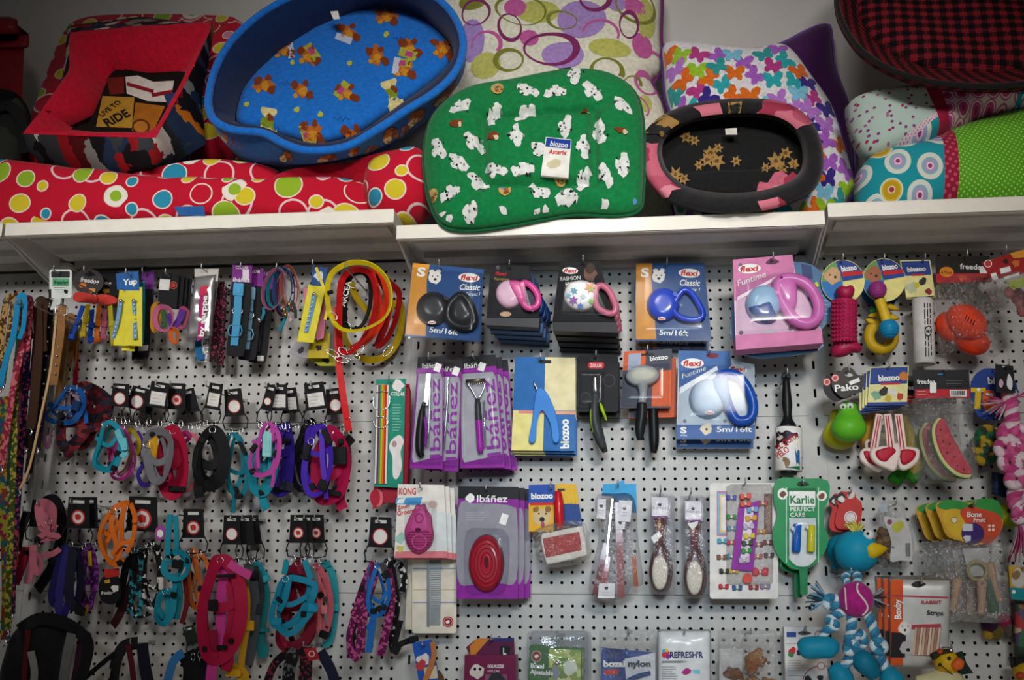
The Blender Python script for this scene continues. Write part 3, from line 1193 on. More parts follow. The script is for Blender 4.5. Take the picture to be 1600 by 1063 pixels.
_, hf = t.pillow('body', gp, 0.0, 0.06, GRN, p=4.5, q=.55, back=0.018, nt=150, nr=40, mod=quilt)
W, K = cloth('#dcdedb'), cloth('#16181a')
zz = lambda x, y: (640+x/2.874, y/2.874)
it = []
for i, (x, y) in enumerate([(230, 480), (530, 412), (660, 430), (820, 420), (955, 465), (385, 530), (525, 525), (130, 665), (290, 645), (485, 625), (705, 585), (855, 595), (785, 675), (220, 735), (385, 775), (515, 780), (880, 790), (960, 740), (305, 820), (785, 815), (185, 870), (580, 855), (710, 885), (140, 970), (270, 955), (430, 975), (585, 955), (860, 935), (590, 690), (745, 340)]):
    x, y = zz(x, y)
    R = random.Random(i)
    a = R.uniform(0, 180)
    dx, dy = cos(radians(a)), sin(radians(a))
    it += [(blotch(x, y, 10.5, i, 12, .32, a, 1.35), W), (blotch(x+dx*13, y+dy*12, 7, i+9, 9, .35), W), (blotch(x-dx*11, y-dy*13, 6, i+19, 8, .4), W), (blotch(x-dy*9, y+dx*9, 5, i+29, 8, .4, a, 1.4), W)]
    for k in range(7):
        it.append((blotch(x+R.uniform(-13, 13), y+R.uniform(-9, 9), R.uniform(1.1, 2.3), i*5+k, 6, .35), K if k % 3 else cloth('#8a8e8c')))
for i, (x, y) in enumerate([(395, 405), (430, 860), (95, 860), (1020, 890), (678, 800)]):
    x, y = zz(x, y)
    it += [(el(x, y, 10, 10, 0, 12), cloth('#c9a25e')), (blotch(x+2, y+2, 6, i, 8, .4), cloth('#7a4a22')), (blotch(x-3, y-2, 4, i+3, 8, .4), cloth('#5c92b8'))]
for i, (x, y) in enumerate([(210, 565), (785, 505), (375, 630), (950, 590)]):
    x, y = zz(x, y)
    it += [(blotch(x, y, 7, i, 9, .4, 0, 1.3), cloth('#7a3a1a')), (blotch(x+6, y+2, 4, i+3, 7, .4), cloth('#d8c8a0'))]
t.decals('printed_figures', it, hf, 0.045, lim=t.rho)
P_ = resample(gp, 70)
t.tube('edge_seam', [tuple(t.p(x, y, 0.0)) for x, y in P_], 0.004, cloth('#0a5c34'), True, raw=True, k=2)
tag = t.slab('swing_tag', [(853, 214), (893, 218), (888, 278), (845, 274)], 0.0585, 0.0650, M('#eceae4', .5))
t.prints('tag_print', [([(854, 215), (892, 219), (891, 233), (852, 229)], M('#1d3f9a', .5)), ([(846, 270), (888, 273), (888, 277), (845, 273)], M('#e7e2d8', .5)), (blotch(866, 256, 9, 4, 9, .25, 0, 1.3), M('#cfc6a4', .5))], 0.0653, tag)
t.text('biozoo', 859, 228, 887, 231, 8, M('#f2f2f2', .5), 0.0661, tag, bold=0.02)
t.text('Asterix', 857, 240, 885, 242, 7, M('#c8202c', .5), 0.0661, tag, bold=0.02)
t.slab('brand_tag', [(873, 107), (892, 105), (892, 113), (873, 115)], -0.002, 0.012, M('#141210', .7))
# ---- purple cushion and butterfly cushion
t = T('purple_cushion', 'plain dark purple cushion with lilac piping behind the butterfly cushion', 'cushion', 1240, 330, -0.12, 14)
pp = cr([(1150, 85), (1215, 70), (1260, 48), (1294, 38), (1300, 60), (1306, 110), (1326, 165), (1334, 230), (1336, 300), foot(t, 1322, 1), foot(t, 1200, 1), (1120, 300), (1120, 120)], 4)
t.pillow('body', pp, 0, 0.06, cloth('#4a1a58'), back=0.05, q=.6, mod=lambda u, v, r: 0.006*sin(21*u-12*v)*(1-r))
t.tube('lilac_piping', [tuple(t.p(x, y, 0.0)) for x, y in resample(pp, 60)], 0.0042, cloth('#7a4aa8'), True, raw=True, k=2)


def butterfly(x, y, s, rot):
    h = [(0, -0.3), (0.25, -0.75), (0.8, -1.0), (1.15, -0.75), (1.0, -0.2), (0.7, 0.05), (0.85, 0.35), (0.75, 0.75), (0.4, 0.8), (0.1, 0.45)]
    q = h + [(-a, b) for a, b in reversed(h)][:-1]
    return rotp([(x+a*s, y+b*s) for a, b in q], rot, (x, y))


t = T('butterfly_cushion', 'white cushion covered in colourful butterflies, standing behind the black floral bed', 'cushion', 1190, 334, 0.02, 16)
bp = cr([(1036, 72), (1075, 70), (1130, 76), (1180, 80), (1216, 72), (1240, 84), (1268, 122), (1300, 168), (1318, 222), (1332, 270), (1336, 300), (1322, 322), foot(t, 1270, 1), foot(t, 1090, 1), (1050, 320), (1046, 240), (1050, 190), (1040, 155), (1036, 110)], 4)
_, hf = t.pillow('body', bp, 0, 0.085, cloth('#e6e4e8'), p=3.5, q=.6, back=0.03, nt=120, nr=24, mod=lambda u, v, r: 0.004*sin(28*u+11*v)*(1-r))
BC = [cloth(c) for c in ('#e06a1c', '#2aa8b0', '#b878d0', '#9ac42c', '#7fc4de', '#3a2a86', '#b83a86', '#e0701e', '#a85ec4', '#2a9a9a')]
it = []
for i, (x, y) in enumerate(scatter(bp, 21, 11, 5000, 3)):
    it.append((butterfly(x, y, 14.5, random.Random(i).uniform(-60, 60)), BC[(i*7) % 10]))
t.decals('butterfly_print', it, hf, 0.06, rings=4, lim=t.rho)
t.tube('purple_piping', [tuple(t.p(x, y, 0.0)) for x, y in resample(bp, 70)], 0.0042, cloth('#4a2a7a'), True, raw=True, k=2)
# ---- black floral oval bed
t = T('floral_dog_bed', 'small black oval dog bed with pink rose and tan flower print on the shelf edge', 'dog bed', 1143, 330, 0.215, 27)
BLK = cloth('#1f1e20')
ro = cr([(998, 232), (1012, 200), (1050, 172), (1110, 157), (1190, 154), (1240, 166), (1272, 195), (1286, 235), (1284, 275), (1262, 305), (1200, 328), (1120, 333), (1050, 318), (1010, 280)], 5)
bed(t, [(scaled(ro, 0.90, 0.86, 2, 8), -0.01), (scaled(ro, 0.98, 0.99, 0, 3), 0.03), (ro, 0.07), (scaled(ro, 0.96, 0.94), 0.092), (scaled(ro, 0.88, 0.83), 0.098), (scaled(ro, 0.81, 0.73), 0.085), (scaled(ro, 0.77, 0.67), 0.05), (scaled(ro, 0.76, 0.66), 0.005)], BLK, None, 96, name='wall', wob=0.0016)
fp = scaled(ro, 0.79, 0.70)
FY = t.p(1100, 262, 0.02).y


def floor_h(u, v):
    return 0.014-0.006*math.exp(-((v-FY)/0.006)**2)
t.pillow('mattress', fp, 0.0, 0.014, cloth('#19191a'), p=10, back=0.005, nt=80, nr=24, mod=lambda u, v, r: -0.006*math.exp(-((v-FY)/0.006)**2))
GO, PI_, RO = cloth('#a8834a'), cloth('#d06a80'), cloth('#a83a52')


def flower(x, y, r, seed, n=6):
    R = random.Random(seed)
    a0 = R.uniform(0, 6)
    return [(x+r*(1 if i % 2 else .5)*cos(a0+pi*i/n), y+r*(1 if i % 2 else .5)*sin(a0+pi*i/n)) for i in range(2*n)]


it = []
for i, (x, y, r) in enumerate([(1110, 240, 13), (1120, 252, 14), (1105, 250, 12), (1122, 232, 9), (1150, 252, 9), (1072, 214, 11), (1085, 220, 9), (1212, 252, 15), (1228, 240, 11), (1240, 256, 10), (1222, 262, 12), (1055, 272, 13), (1068, 280, 10), (1092, 258, 8), (1196, 262, 9)]):
    it.append((flower(x, y, r, i), GO))
    it.append((blotch(x, y, r*.3, i, 6), cloth('#6a4a22')))
for i, (x, y, r, m) in enumerate([(1222, 292, 22, PI_), (1196, 300, 16, PI_), (1238, 285, 14, RO), (1215, 300, 11, cloth('#e08a9c'))]):
    it.append((blotch(x, y, r, i+3, 12, .22), m))
t.decals('floor_flowers', it, floor_h, 0.014)
rings_h = lambda u, v: 0.099
it = []
for i, (x, y, r, m, a, q) in enumerate([(1105, 164, 22, PI_, 2, 2.2), (1088, 196, 20, PI_, -8, 2.2), (1120, 190, 16, PI_, -5, 1.8)]):
    it.append((blotch(x, y, r/1.2, i, 12, .2, a, q**.5), m))
# petals printed on the padded wall: coloured panels that follow the wall
def wall_patch(name, a0, a1, mat, k0=1, k1=5):
    seq = [(0.98, 0.99, 0.031), (1, 1, 0.0715), (0.96, 0.94, 0.0938), (0.88, 0.83, 0.0998), (0.81, 0.73, 0.0868)]
    V, Fc = [], []
    m = 22
    for j in range(k0-1, k1):
        a, b, n = seq[j]
        P = by_angle(scaled(ro, a, b), 360)
        for i in range(m):
            w_ = (a1-a0)
            e = 0.16*w_*sin(2.3*j+1)
            g = a0+e*(0.3)+(w_-e*.4)*i/(m-1)
            x, y = P[int(round((g+180)/360*360)) % 360]
            V.append(t.p(x, y, n+0.0022))
    rows = k1-k0+1
    for j in range(rows-1):
        for i in range(m-1):
            Fc.append((j*m+i, j*m+i+1, (j+1)*m+i+1, (j+1)*m+i))
    return t.obj(name, V, Fc, mat, None, None, True)


ROSE = multi(['#d8788c', '#e08c9c', '#c05a72', '#d06a80', '#a83a52'], 22, 'rose_print', 0.85, 0.04)
wall_patch('rose_print', -60, -22, ROSE)
wall_patch('rose_print', 148, 189, ROSE)
wall_patch('rose_print', -128, -104, ROSE, 3, 5)
wall_patch('rose_print', 42, 62, ROSE, 1, 4)
GOLD = multi(['#a8834a', '#8c6a38', '#2b2a2b', '#b08c56', '#2b2a2b'], 40, 'flower_print', 0.85, 0.03)
wall_patch('flower_print', -165, -148, GOLD, 2, 5)
wall_patch('flower_print', -96, -80, GOLD, 3, 5)
t.slab('care_label', [(1133, 201), (1151, 200), (1152, 210), (1134, 210)], 0.05, 0.052, M('#e9e6e0', .8))
# ---- tartan bed
t_ = NT('tartan_weave')
x, y, _z = t_.xyz(t_.mapped(scale=(31, 31, 31), rot=(0, 0, 0.10)))
fx = t_.math('FRACT', x)
fy = t_.math('FRACT', y)
bx = t_.math('LESS_THAN', fx, 0.48)
by = t_.math('LESS_THAN', fy, 0.48)
s2 = t_.math('ADD', bx, by)
col = t_.ramp(t_.math('DIVIDE', s2, 2.0), [(0, '#8e1422'), (0.4, '#3c0d15'), (0.9, '#0e0b0d')])
wl_ = t_.math('LESS_THAN', t_.math('ABSOLUTE', t_.math('SUBTRACT', fx, 0.74)), 0.03)
wl2 = t_.math('LESS_THAN', t_.math('ABSOLUTE', t_.math('SUBTRACT', fy, 0.74)), 0.03)
col = t_.mix(t_.math('MAXIMUM', wl_, wl2), col, lin('#5c2c32'))
TART = t_.fin(col, 0.9)
t = T('tartan_dog_bed', 'red and black tartan oval dog bed resting on the patchwork cushions', 'dog bed', 1480, 148, 0.145, 22)
tr_ = cr([(1306, -40), (1304, 10), (1318, 48), (1348, 86), (1400, 116), (1460, 132), (1540, 138), (1620, 130), (1690, 90), (1715, 20), (1700, -70), (1600, -130), (1420, -125), (1330, -90)], 4)
bed(t, [(scaled(tr_, 0.92, 0.93, 0, 14), 0.0), (scaled(tr_, 1.0, 1.0, 0, 8), 0.08), (tr_, 0.14), (scaled(tr_, 0.975, 0.97), 0.15), (scaled(tr_, 0.945, 0.93), 0.145), (scaled(tr_, 0.86, 0.84), 0.06), (scaled(tr_, 0.8, 0.78), 0.02)], TART, None, 96, name='wall', wob=0.0014)
t.pillow('mattress', scaled(tr_, 0.84, 0.82), 0.0, 0.025, TART, p=8, back=0.005, mod=lambda u, v, r: 0.003*sin(25*u+14*v))
t.tube('rim_piping', [tuple(t.p(x, y, 0.152)) for x, y in by_angle(scaled(tr_, 0.975, 0.97), 60)], 0.007, cloth('#1a1517'), True, raw=True, k=2)
# ---- patchwork cushions
def patch_mat(t, name, cuts):
    """cloth sewn from prints; cuts=[((xa,ya),(xb,yb), printer)]: printer replaces what lies right of the line a->b"""
    g = NT(name)
    vec = g.coord()
    X, Y, _ = g.xyz(vec)
    col = None
    for c in cuts:
        if c[0] is None:
            col = c[1](g)
            continue
        f = None
        for la, lb in c[0]:
            A, B = t.p(*la, 0.05), t.p(*lb, 0.05)
            d = (B-A)
            val = g.math('MULTIPLY_ADD', X, d.y, g.math('MULTIPLY_ADD', Y, -d.x, -(A.x*d.y-A.y*d.x)))
            k = g.math('LESS_THAN', val, 0.0)
            f = k if f is None else g.math('MULTIPLY', f, k)
        col = g.mix(f, col, c[1](g))
    nz, _ = g.noise(12)
    g.bump(nz, 0.35, 0.02)
    return g.fin(col, 0.86, 0, 0, 0.1)


def pr_solid(h):
    return lambda g: lin(h)


def pr_dot(h1, h2, s, r):
    return lambda g: g.mix(g.math('LESS_THAN', g.voro(s, g.mapped(rot=(0, 0, .6)), 0.0).outputs['Distance'], r), lin(h1), lin(h2))


def pr_paisley(g):
    v = g.voro(15, g.mapped(scale=(1, .8, 1), rot=(0, 0, .5)), 0.55)
    c = g.sep(v.outputs['Color'])
    d = v.outputs['Distance']
    col = g.ramp(d, [(0, '#a8327a'), (0.07, '#e8d8e0'), (0.12, '#b8a0cc'), (0.2, '#8ab8c8'), (0.27, '#dfe4d8'), (0.36, '#dfe4d8'), (0.42, '#1f9aa8')])
    c2 = g.ramp(d, [(0, '#b03a5a'), (0.08, '#e8d8a8'), (0.12, '#c8a01e'), (0.26, '#d8b42a'), (0.32, '#dfe4d8'), (0.37, '#1f9aa8')])
    return g.mix(g.math('GREATER_THAN', c[0], 0.55), col, c2)


def pr_flor(g):
    v = g.voro(62, g.mapped(), 0.9)
    return g.mix(g.math('LESS_THAN', v.outputs['Distance'], 0.22), lin('#b9cfc6'), g.ramp(g.sep(v.outputs['Color'])[0], [(0, '#8a3a7a'), (0.35, '#b9cfc6'), (0.7, '#a86a92'), (.85, '#b0304a')]))


def pr_pink(g):
    v = g.voro(30, g.mapped(), 0.2)
    return g.ramp(v.outputs['Distance'], [(0, '#8e2a6a'), (0.16, '#c0428a'), (0.34, '#e2c8d4'), (0.42, '#c05a90'), (0.5, '#e2c8d4')])


zs = shelf_z(2)
t = T('patchwork_cushion', 'patchwork cushion of teal paisley and green dotted cloth with a red ribbon', 'cushion', 1470, 313, 0.17, 8)
low = cr([(1334, 300), (1340, 268), (1362, 250), (1430, 236), (1500, 205), (1600, 180), (1690, 178), (1700, 250), foot(t, 1690, 2, -.02), foot(t, 1500, 2, -.02), foot(t, 1350, 2, -.02)], 4)
pm1 = patch_mat(t, 'patchwork_low', [(None, pr_paisley), ([((1466, 150), (1474, 330))], pr_dot('#a31e3e', '#c85a72', 70, .28)), ([((1486, 150), (1496, 330))], pr_dot('#5fae1e', '#c4e08a', 110, .22))])
t.pillow('body', low, -0.02, 0.10, pm1, p=3.5, back=0.06, nt=110, nr=20, mod=lambda u, v, r: 0.005*sin(19*u+15*v)*(1-r))
t2 = T('patchwork_cushion', 'patchwork cushion of pale floral and pink print lying on the green dotted cushion', 'cushion', 1470, 215, 0.155, 8)
upp = cr([(1320, 182), (1326, 164), (1376, 156), (1450, 152), (1540, 150), (1690, 146), (1700, 160), (1690, 182), (1600, 187), (1500, 212), (1440, 238), (1400, 248), (1352, 252), (1330, 224)], 4)
RB, RB2 = ((1440, 140), (1480, 230)), ((1464, 140), (1492, 230))
pm2 = patch_mat(t2, 'patchwork_top', [(None, pr_flor), ([((1476, 172), (1340, 262))], pr_dot('#e4d2dc', '#d06a9a', 160, .25)), ([((1480, 178), (1346, 268))], pr_paisley), ([RB], pr_solid('#a31e3e')), ([RB2], pr_pink),
                                      ([RB2, ((1650, 175), (1478, 196))], pr_solid('#b03a5a')), ([RB2, ((1650, 178), (1478, 199))], pr_dot('#e4d2dc', '#d06a9a', 160, .25)), ([RB2, ((1650, 186), (1478, 207))], pr_solid('#b03a5a')), ([((1578, 130), (1600, 210)), ((1608, 210), (1590, 130))], pr_dot('#2a93ac', '#a8d8e0', 80, .2))])
t2.pillow('body', upp, -0.02, 0.10, pm2, p=3.2, back=0.05, nt=110, nr=20, mod=lambda u, v, r: 0.006*sin(24*u-15*v)*(1-r))

# soft things flatten where they rest on the shelf deck
bpy.context.view_layer.update()
for o in [q for q in bpy.data.objects if q.parent is None and q.get('category') in ('dog bed', 'cushion', 'bag')]:
    mw = o.matrix_world
    mi_ = mw.inverted()
    for ch in o.children_recursive:
        for v_ in (ch.data.vertices if ch.type == 'MESH' else ()):
            P = mw @ v_.co
            zs_ = max(z for x0, x1, z in SHELF if x0-.002 <= P.x <= x1+.002)+.0006
            if P.y > -SD and P.z < zs_:
                v_.co = mi_ @ Vector((P.x, P.y, zs_))
# ================================================================== packaged goods on the middle bay
WH, BK = M('#efefec', .45), M('#121214', .45)
FRED, DBLUE, AMB = M('#c4161f', .45), M('#174a86', .4, 0, .3), M('#e0962a', .4, 0, .3)
PURP, GREYP, DGR = M('#8a1f96', .45, 0, .1), M('#a9a8b0', .5), M('#222225', .6)
CLR = clear('#f4f6f8', 0.02, 0.0)
BLIS = clear('#f3f5f7', 0.006, 0.0)
FILM = clear('#f0f0f0', 0.03, 0.9, 0.04, 38)


def C4(x0, y0, x1, y1, x2, y2, x3, y3):
    return [(x0, y0), (x1, y1), (x2, y2), (x3, y3)]


def lerp4(q, a0, b0, a1, b1):
    """sub-rectangle of a quad (corners TL,TR,BR,BL) in 0..1 coordinates"""
    def pt(a, b):
        tl, tr, br, bl = q
        return tuple((tl[i]*(1-a)+tr[i]*a)*(1-b)+(bl[i]*(1-a)+br[i]*a)*b for i in (0, 1))
    return [pt(a0, b0), pt(a1, b0), pt(a1, b1), pt(a0, b1)]


def pt4(q, a, b):
    return lerp4(q, a, b, a, b)[0]


def flexi_logo(t, x, y, w, n, par=None, rot=0):
    t.prints('logo_plate', [(el(x, y, w*.56, w*.24, rot, 18), WH)], n, par)
    c, s_ = cos(radians(rot)), sin(radians(rot))
    t.text('flexi', x-w*.45*c, y+w*.13-w*.45*s_, x+w*.45*c, y+w*.13+w*.45*s_, w*.27, FRED, n+.0006, par, 0.15, 0.03)


def finelines(x0, y0, x1, y1, k, mat, h=1.3):
    """rows of print too small to read"""
    R = random.Random(int(x0*7+y0))
    out = []
    for i in range(k):
        y = y0+(y1-y0)*(i/max(1, k-1))
        out.append(([(x0, y), (x0+(x1-x0)*R.uniform(.6, 1), y), (x0+(x1-x0)*R.uniform(.6, 1), y+h), (x0, y+h)], mat))
    return out


def reel(t, body, loop, n, bm, hm, hw=0.0075, second=None, H=0.022):
    cx, cy, rx, ry = body
    o, _ = t.pillow('reel_housing', el(cx, cy, rx, ry), n, H, bm, p=5, q=.6, nt=40, nr=8)
    if second:
        t.pillow('housing_cover', second[0], n+0.0006, H+.001, second[1], p=5, q=.6, nt=40, nr=8)
    t.tube('handle', [(x, y, n+H*.5) for x, y in loop], hw, hm, True, k=5, sides=10)
    t.slab('brake_button', el(cx+rx*.75, cy-ry*.62, 4.5, 3, 25, 12), n+H*.3, n+H*.95, hm)
    return o


PKG = 'retractable leads hanging in the top row'
HK = 'chrome wire hook carrying the '


def blister(t, poly, n0, H, mat=None, p=14, par=None):
    return t.pillow('blister', poly, n0, H, mat or BLIS, p=p, q=.5, nt=60, nr=8, par=par)[0]


def flexi_classic(label, q, dd, loop, reel_c, logo, colr, hook_at, hcol, size_txt, hwid):
    t = T('leash_pack', label, 'leash pack', (q[0][0]+q[2][0])/2, q[2][1], dd)
    c = t.slab('backing_card', q, 0, .002, DBLUE)
    t.slab('tray', [pt4(q, .02, .02), pt4(q, .98, .02), pt4(q, .99, .995), pt4(q, .01, .995)], -.03, -.0003, clear('#dfe4ea', .05))
    dx, dy = (q[0][0]-994), (q[0][1]-412)
    pr = [([q[0], pt4(q, .24, 0), pt4(q, .22, .2), pt4(q, .28, .98), pt4(q, .01, .98)], AMB)]
    wx, wy = pt4(q, .33, .17)
    pr += [(blotch(wx, wy, 10, 3, 14, .15), M('#e8e4dc', .5)), (blotch(wx-5, wy-9, 4, 5, 8, .2), M('#e8e4dc', .5)), (blotch(wx+5, wy-9, 4, 6, 8, .2), M('#e8e4dc', .5)), (el(wx, wy+3, 2.5, 2), BK), (el(wx-4, wy-2, 1.2, 1.2, 0, 8), BK), (el(wx+4, wy-2, 1.2, 1.2, 0, 8), BK)]
    t.prints('card_print', pr, .0023, c)
    a, b = pt4(q, .07, .17), pt4(q, .19, .17)
    t.text('S', a[0], a[1], b[0], b[1], 13, WH, .0035, c, 0, .04)
    x, y = logo
    flexi_logo(t, x, y, 30, .0026, c, 3)
    t.text('Classic', x-15, y+19, x+17, y+20, 9, WH, .0032, c, .2, .015)
    t.text(size_txt, x-5, y+28, x+17, y+28, 5, WH, .0032, c, .2)
    a, b = pt4(q, .32, .92), pt4(q, .70, .935)
    t.text('5m/16ft', a[0], a[1], b[0], b[1], 8, WH, .0032, c, 0, .02)
    reel(t, reel_c, loop, .004, colr, hcol, hwid)
    flexi_logo(t, reel_c[0]-2, reel_c[1]+reel_c[3]*.78, 11, .022)
    blister(t, [pt4(q, -.01, .06), pt4(q, 1.01, .06), pt4(q, 1.01, 1.01), pt4(q, -.01, 1.01)], .0024, .034)
    hook(hook_at[0], hook_at[1], dd, HK+label, .035)
    return t


q = C4(645, 411, 756, 421, 750, 534, 632, 525)
t = flexi_classic('black retractable lead in a blue and amber blister pack', q, .215, [(708, 470), (722, 462), (734, 476), (741, 497), (736, 510), (718, 511), (703, 502), (700, 485)], (677, 483, 27, 27), (733, 434), M('#202225', .35, 0, .2), (690, 420), M('#202225', .35, 0, .2), 'Compact 1', .0105)
t.pillow('grip', cr([(704, 468), (722, 460), (738, 480), (742, 500), (722, 514), (702, 504)], 4), .006, .02, M('#202225', .35, 0, .2), p=4, nt=40)
q = C4(994, 412, 1100, 411, 1112, 533, 992, 533)
t = flexi_classic('blue retractable lead in a blue and amber blister pack', q, .10, [(1060, 462), (1070, 453), (1082, 460), (1096, 483), (1097, 495), (1083, 500), (1062, 495), (1052, 482)], (1036, 477, 26, 27), (1077, 427), M('#1b45c4', .3, 0, .4), (1042, 416), M('#1b45c4', .3, 0, .4), 'Basic 1', .0078)
stack(t, 1, .0675, 'second blister pack hanging behind the blue retractable lead', PKG, .002, -.006)

# pink lead, small grey pack
t = T('leash_pack', 'pink and white retractable lead on a dark grey card', 'leash pack', 800, 508, .19)
q = C4(767, 414, 826, 415, 843, 496, 760, 497)
c = t.slab('backing_card', q, -.012, 0, DGR)
t.slab('bottom_flap', C4(759, 497, 843, 497, 842, 512, 759, 508), -.02, .014, M('#3a3b40', .4))
t.prints('card_print', [(el(778, 418, 3, 3, 0, 10), M('#55565c')), (el(790, 491, 9, 4), M('#c9a484', .5))], .0004, c)
t.text('flexi', 774, 430, 791, 431, 5.5, FRED, .0008, c, .15, .02)
t.text('Funtime', 772, 438, 795, 439, 4.5, M('#b8a04a'), .0008, c, .2)
reel(t, (796, 461, 22, 23), [(817, 443), (831, 448), (841, 464), (838, 479), (824, 481), (816, 466)], .002, M('#e3b9cf', .3, 0, .3), M('#d84c96', .3, 0, .3), .008, (cr([(794, 440), (812, 440), (822, 455), (824, 476), (815, 480), (803, 466), (795, 452)], 4), M('#d84c96', .3, 0, .3)))
t.slab('belt_window', cr([(822, 455), (832, 456), (836, 472), (828, 478), (820, 474)], 3), .001, .003, M('#1a2340', .3))
blister(t, C4(766, 436, 828, 436, 846, 500, 761, 500), .0005, .03)
stack(t, 3, .05, 'blue boxed lead pack hanging behind the pink retractable lead', 'packs behind the pink lead', .003, 0, 0, {DGR: M('#1f3a6a', .4), M('#3a3b40', .4): M('#27548c', .35), M('#d84c96', .3, 0, .3): M('#16386e', .3), M('#e3b9cf', .3, 0, .3): M('#4a78b0', .3)})
hook(798, 419, .19, HK+'pink retractable lead')
# fashion lead
t = T('leash_pack', 'white flowered retractable lead with pink handle in a black pack', 'leash pack', 912, 520, .21)
q = C4(875, 409, 936, 408, 962, 504, 863, 504)
c = t.slab('backing_card', q, -.012, 0, M('#19181b', .6))
t.slab('bottom_flap', C4(863, 504, 962, 504, 966, 520, 864, 517), -.024, .016, M('#26272b', .45))
t.prints('card_print', [(blotch(922, 428, 11, 2, 12, .2, 0, .9), M('#6d4c3e', .5)), (blotch(922, 420, 8, 4, 10, .2), M('#3a241c', .5))], .0004, c)
flexi_logo(t, 891, 423, 22, .0008, c, 2)
t.text('FASHION', 876, 439, 907, 437, 6, WH, .001, c)
t.text('LADIES', 884, 445, 904, 444, 4, WH, .001, c)
reel(t, (908, 463, 28, 25), [(935, 447), (950, 453), (962, 478), (957, 490), (937, 484), (929, 466)], .002, M('#e8e6e6', .3, 0, .3), M('#c86a86', .3, 0, .3), .008)
HF = lambda u, v: .0245
its = []
for x, y, r, cc in [(922, 450, 10, '#d8862a'), (896, 470, 8, '#7a2a92'), (897, 455, 7, '#2a8aa0'), (924, 471, 5, '#6ab82a'), (907, 479, 6, '#2a62b0'), (888, 462, 5, '#3aa2b8'), (911, 464, 5, '#b8d2e0'), (924, 452, 4, '#6ab82a')]:
    its.append((flower(x, y, r, int(x)), M(cc, .4)))
t.decals('flower_print', its, HF, .0235, rings=2)
blister(t, C4(873, 436, 938, 436, 968, 506, 863, 506), .0005, .034)
stack(t, 3, .06, 'black lead pack hanging behind the flowered retractable lead', 'packs behind the flowered lead', .001, 0)
hook(912, 412, .21, HK+'flowered retractable lead')
# pink funtime lead
t = T('leash_pack', 'large pink retractable lead on a pink and white card', 'leash pack', 1216, 545, .215)
q = [(1145, 406), (1238, 398), (1243, 428), (1250, 440), (1284, 516), (1149, 524)]
LPK, PKK = M('#ecc6dc', .6), M('#d07fac', .6)
c = t.slab('backing_card', q, -.01, 0, LPK)
t.slab('bottom_flap', C4(1149, 524, 1284, 515, 1286, 536, 1150, 547), -.045, .012, PKK)
t.prints('card_print', [([(1145, 406), (1238, 398), (1242, 424), (1236, 432), (1152, 470), (1147, 470)], PKK), (C4(1152, 464, 1213, 432, 1214, 436, 1152, 470), M('#f4e4ee')), (blotch(1201, 526, 11, 3, 10, .2, 0, 1.1), M('#b8c4c4', .5)), (el(1201, 529, 2, 2, 0, 8), BK), (el(1157, 414, 3, 3, 0, 10), M('#6a5a66')), (el(1158, 520, 3.5, 3.5, 0, 10), M('#6a5a66')), (el(1235, 513, 3.5, 3.5, 0, 10), M('#6a5a66')), (cr([(1196, 411), (1206, 404), (1218, 409), (1206, 413)], 3), M('#5a2a48'))], .0004, c)
flexi_logo(t, 1171, 420, 32, .0018, c, -4)
t.text('Funtime', 1153, 448, 1198, 432, 9, WH, .0018, c, .3, .005)
t.text('5m/16ft', 1222, 530, 1280, 524, 7, M('#8a3a62'), .0018, c, 0, .015)
reel(t, (1193, 476, 29, 30), [(1218, 440), (1238, 436), (1262, 446), (1278, 472), (1277, 496), (1262, 506), (1242, 500), (1228, 482), (1218, 462)], .003, M('#8fb4d6', .3, 0, .3), M('#d773bc', .3, 0, .1), .0135, (cr([(1166, 484), (1180, 478), (1205, 470), (1212, 486), (1212, 502), (1196, 506), (1178, 500)], 4), M('#2b4f92', .3, 0, .3)), .03)
t.pillow('handle_root', cr([(1206, 438), (1224, 432), (1242, 440), (1246, 470), (1238, 490), (1222, 482), (1208, 456)], 4), .004, .029, M('#d773bc', .3, 0, .4), p=4, nt=40, nr=8)
t.ball('brake_button', 1221, 434, .03, .004, M('#8a2a72'), (1, 1, .6))
t.slab('reflective_tab', C4(1264, 450, 1276, 440, 1280, 446, 1268, 457), .004, .02, M('#c4d62a', .4))
blister(t, [(1150, 440), (1214, 428), (1270, 430), (1288, 480), (1284, 517), (1150, 524)], .0005, .044)
hook(1206, 408, .215, HK+'large pink retractable lead')
t = T('leash_pack', 'navy blue lead pack with a rounded card behind the pink retractable lead', 'leash pack', 1216, 552, .16)
c = t.slab('backing_card', cr([(1150, 440), (1180, 412), (1256, 410), (1284, 428), (1299, 462), (1296, 498), (1280, 522), (1278, 548), (1152, 552)], 3), -.01, 0, M('#3f6d9c', .35, 0, .3))
t.prints('card_print', [(C4(1150, 538, 1278, 530, 1278, 548, 1152, 552), M('#182a66', .35)), (C4(1252, 412, 1268, 416, 1270, 436, 1254, 436), M('#2c3f74', .4))]+finelines(1284, 455, 1296, 490, 6, M('#9ab8d8')), .0004, c)
t.text('5m/16ft', 1222, 548, 1272, 543, 7, M('#b8c6e0'), .0018, c, 0, .015)
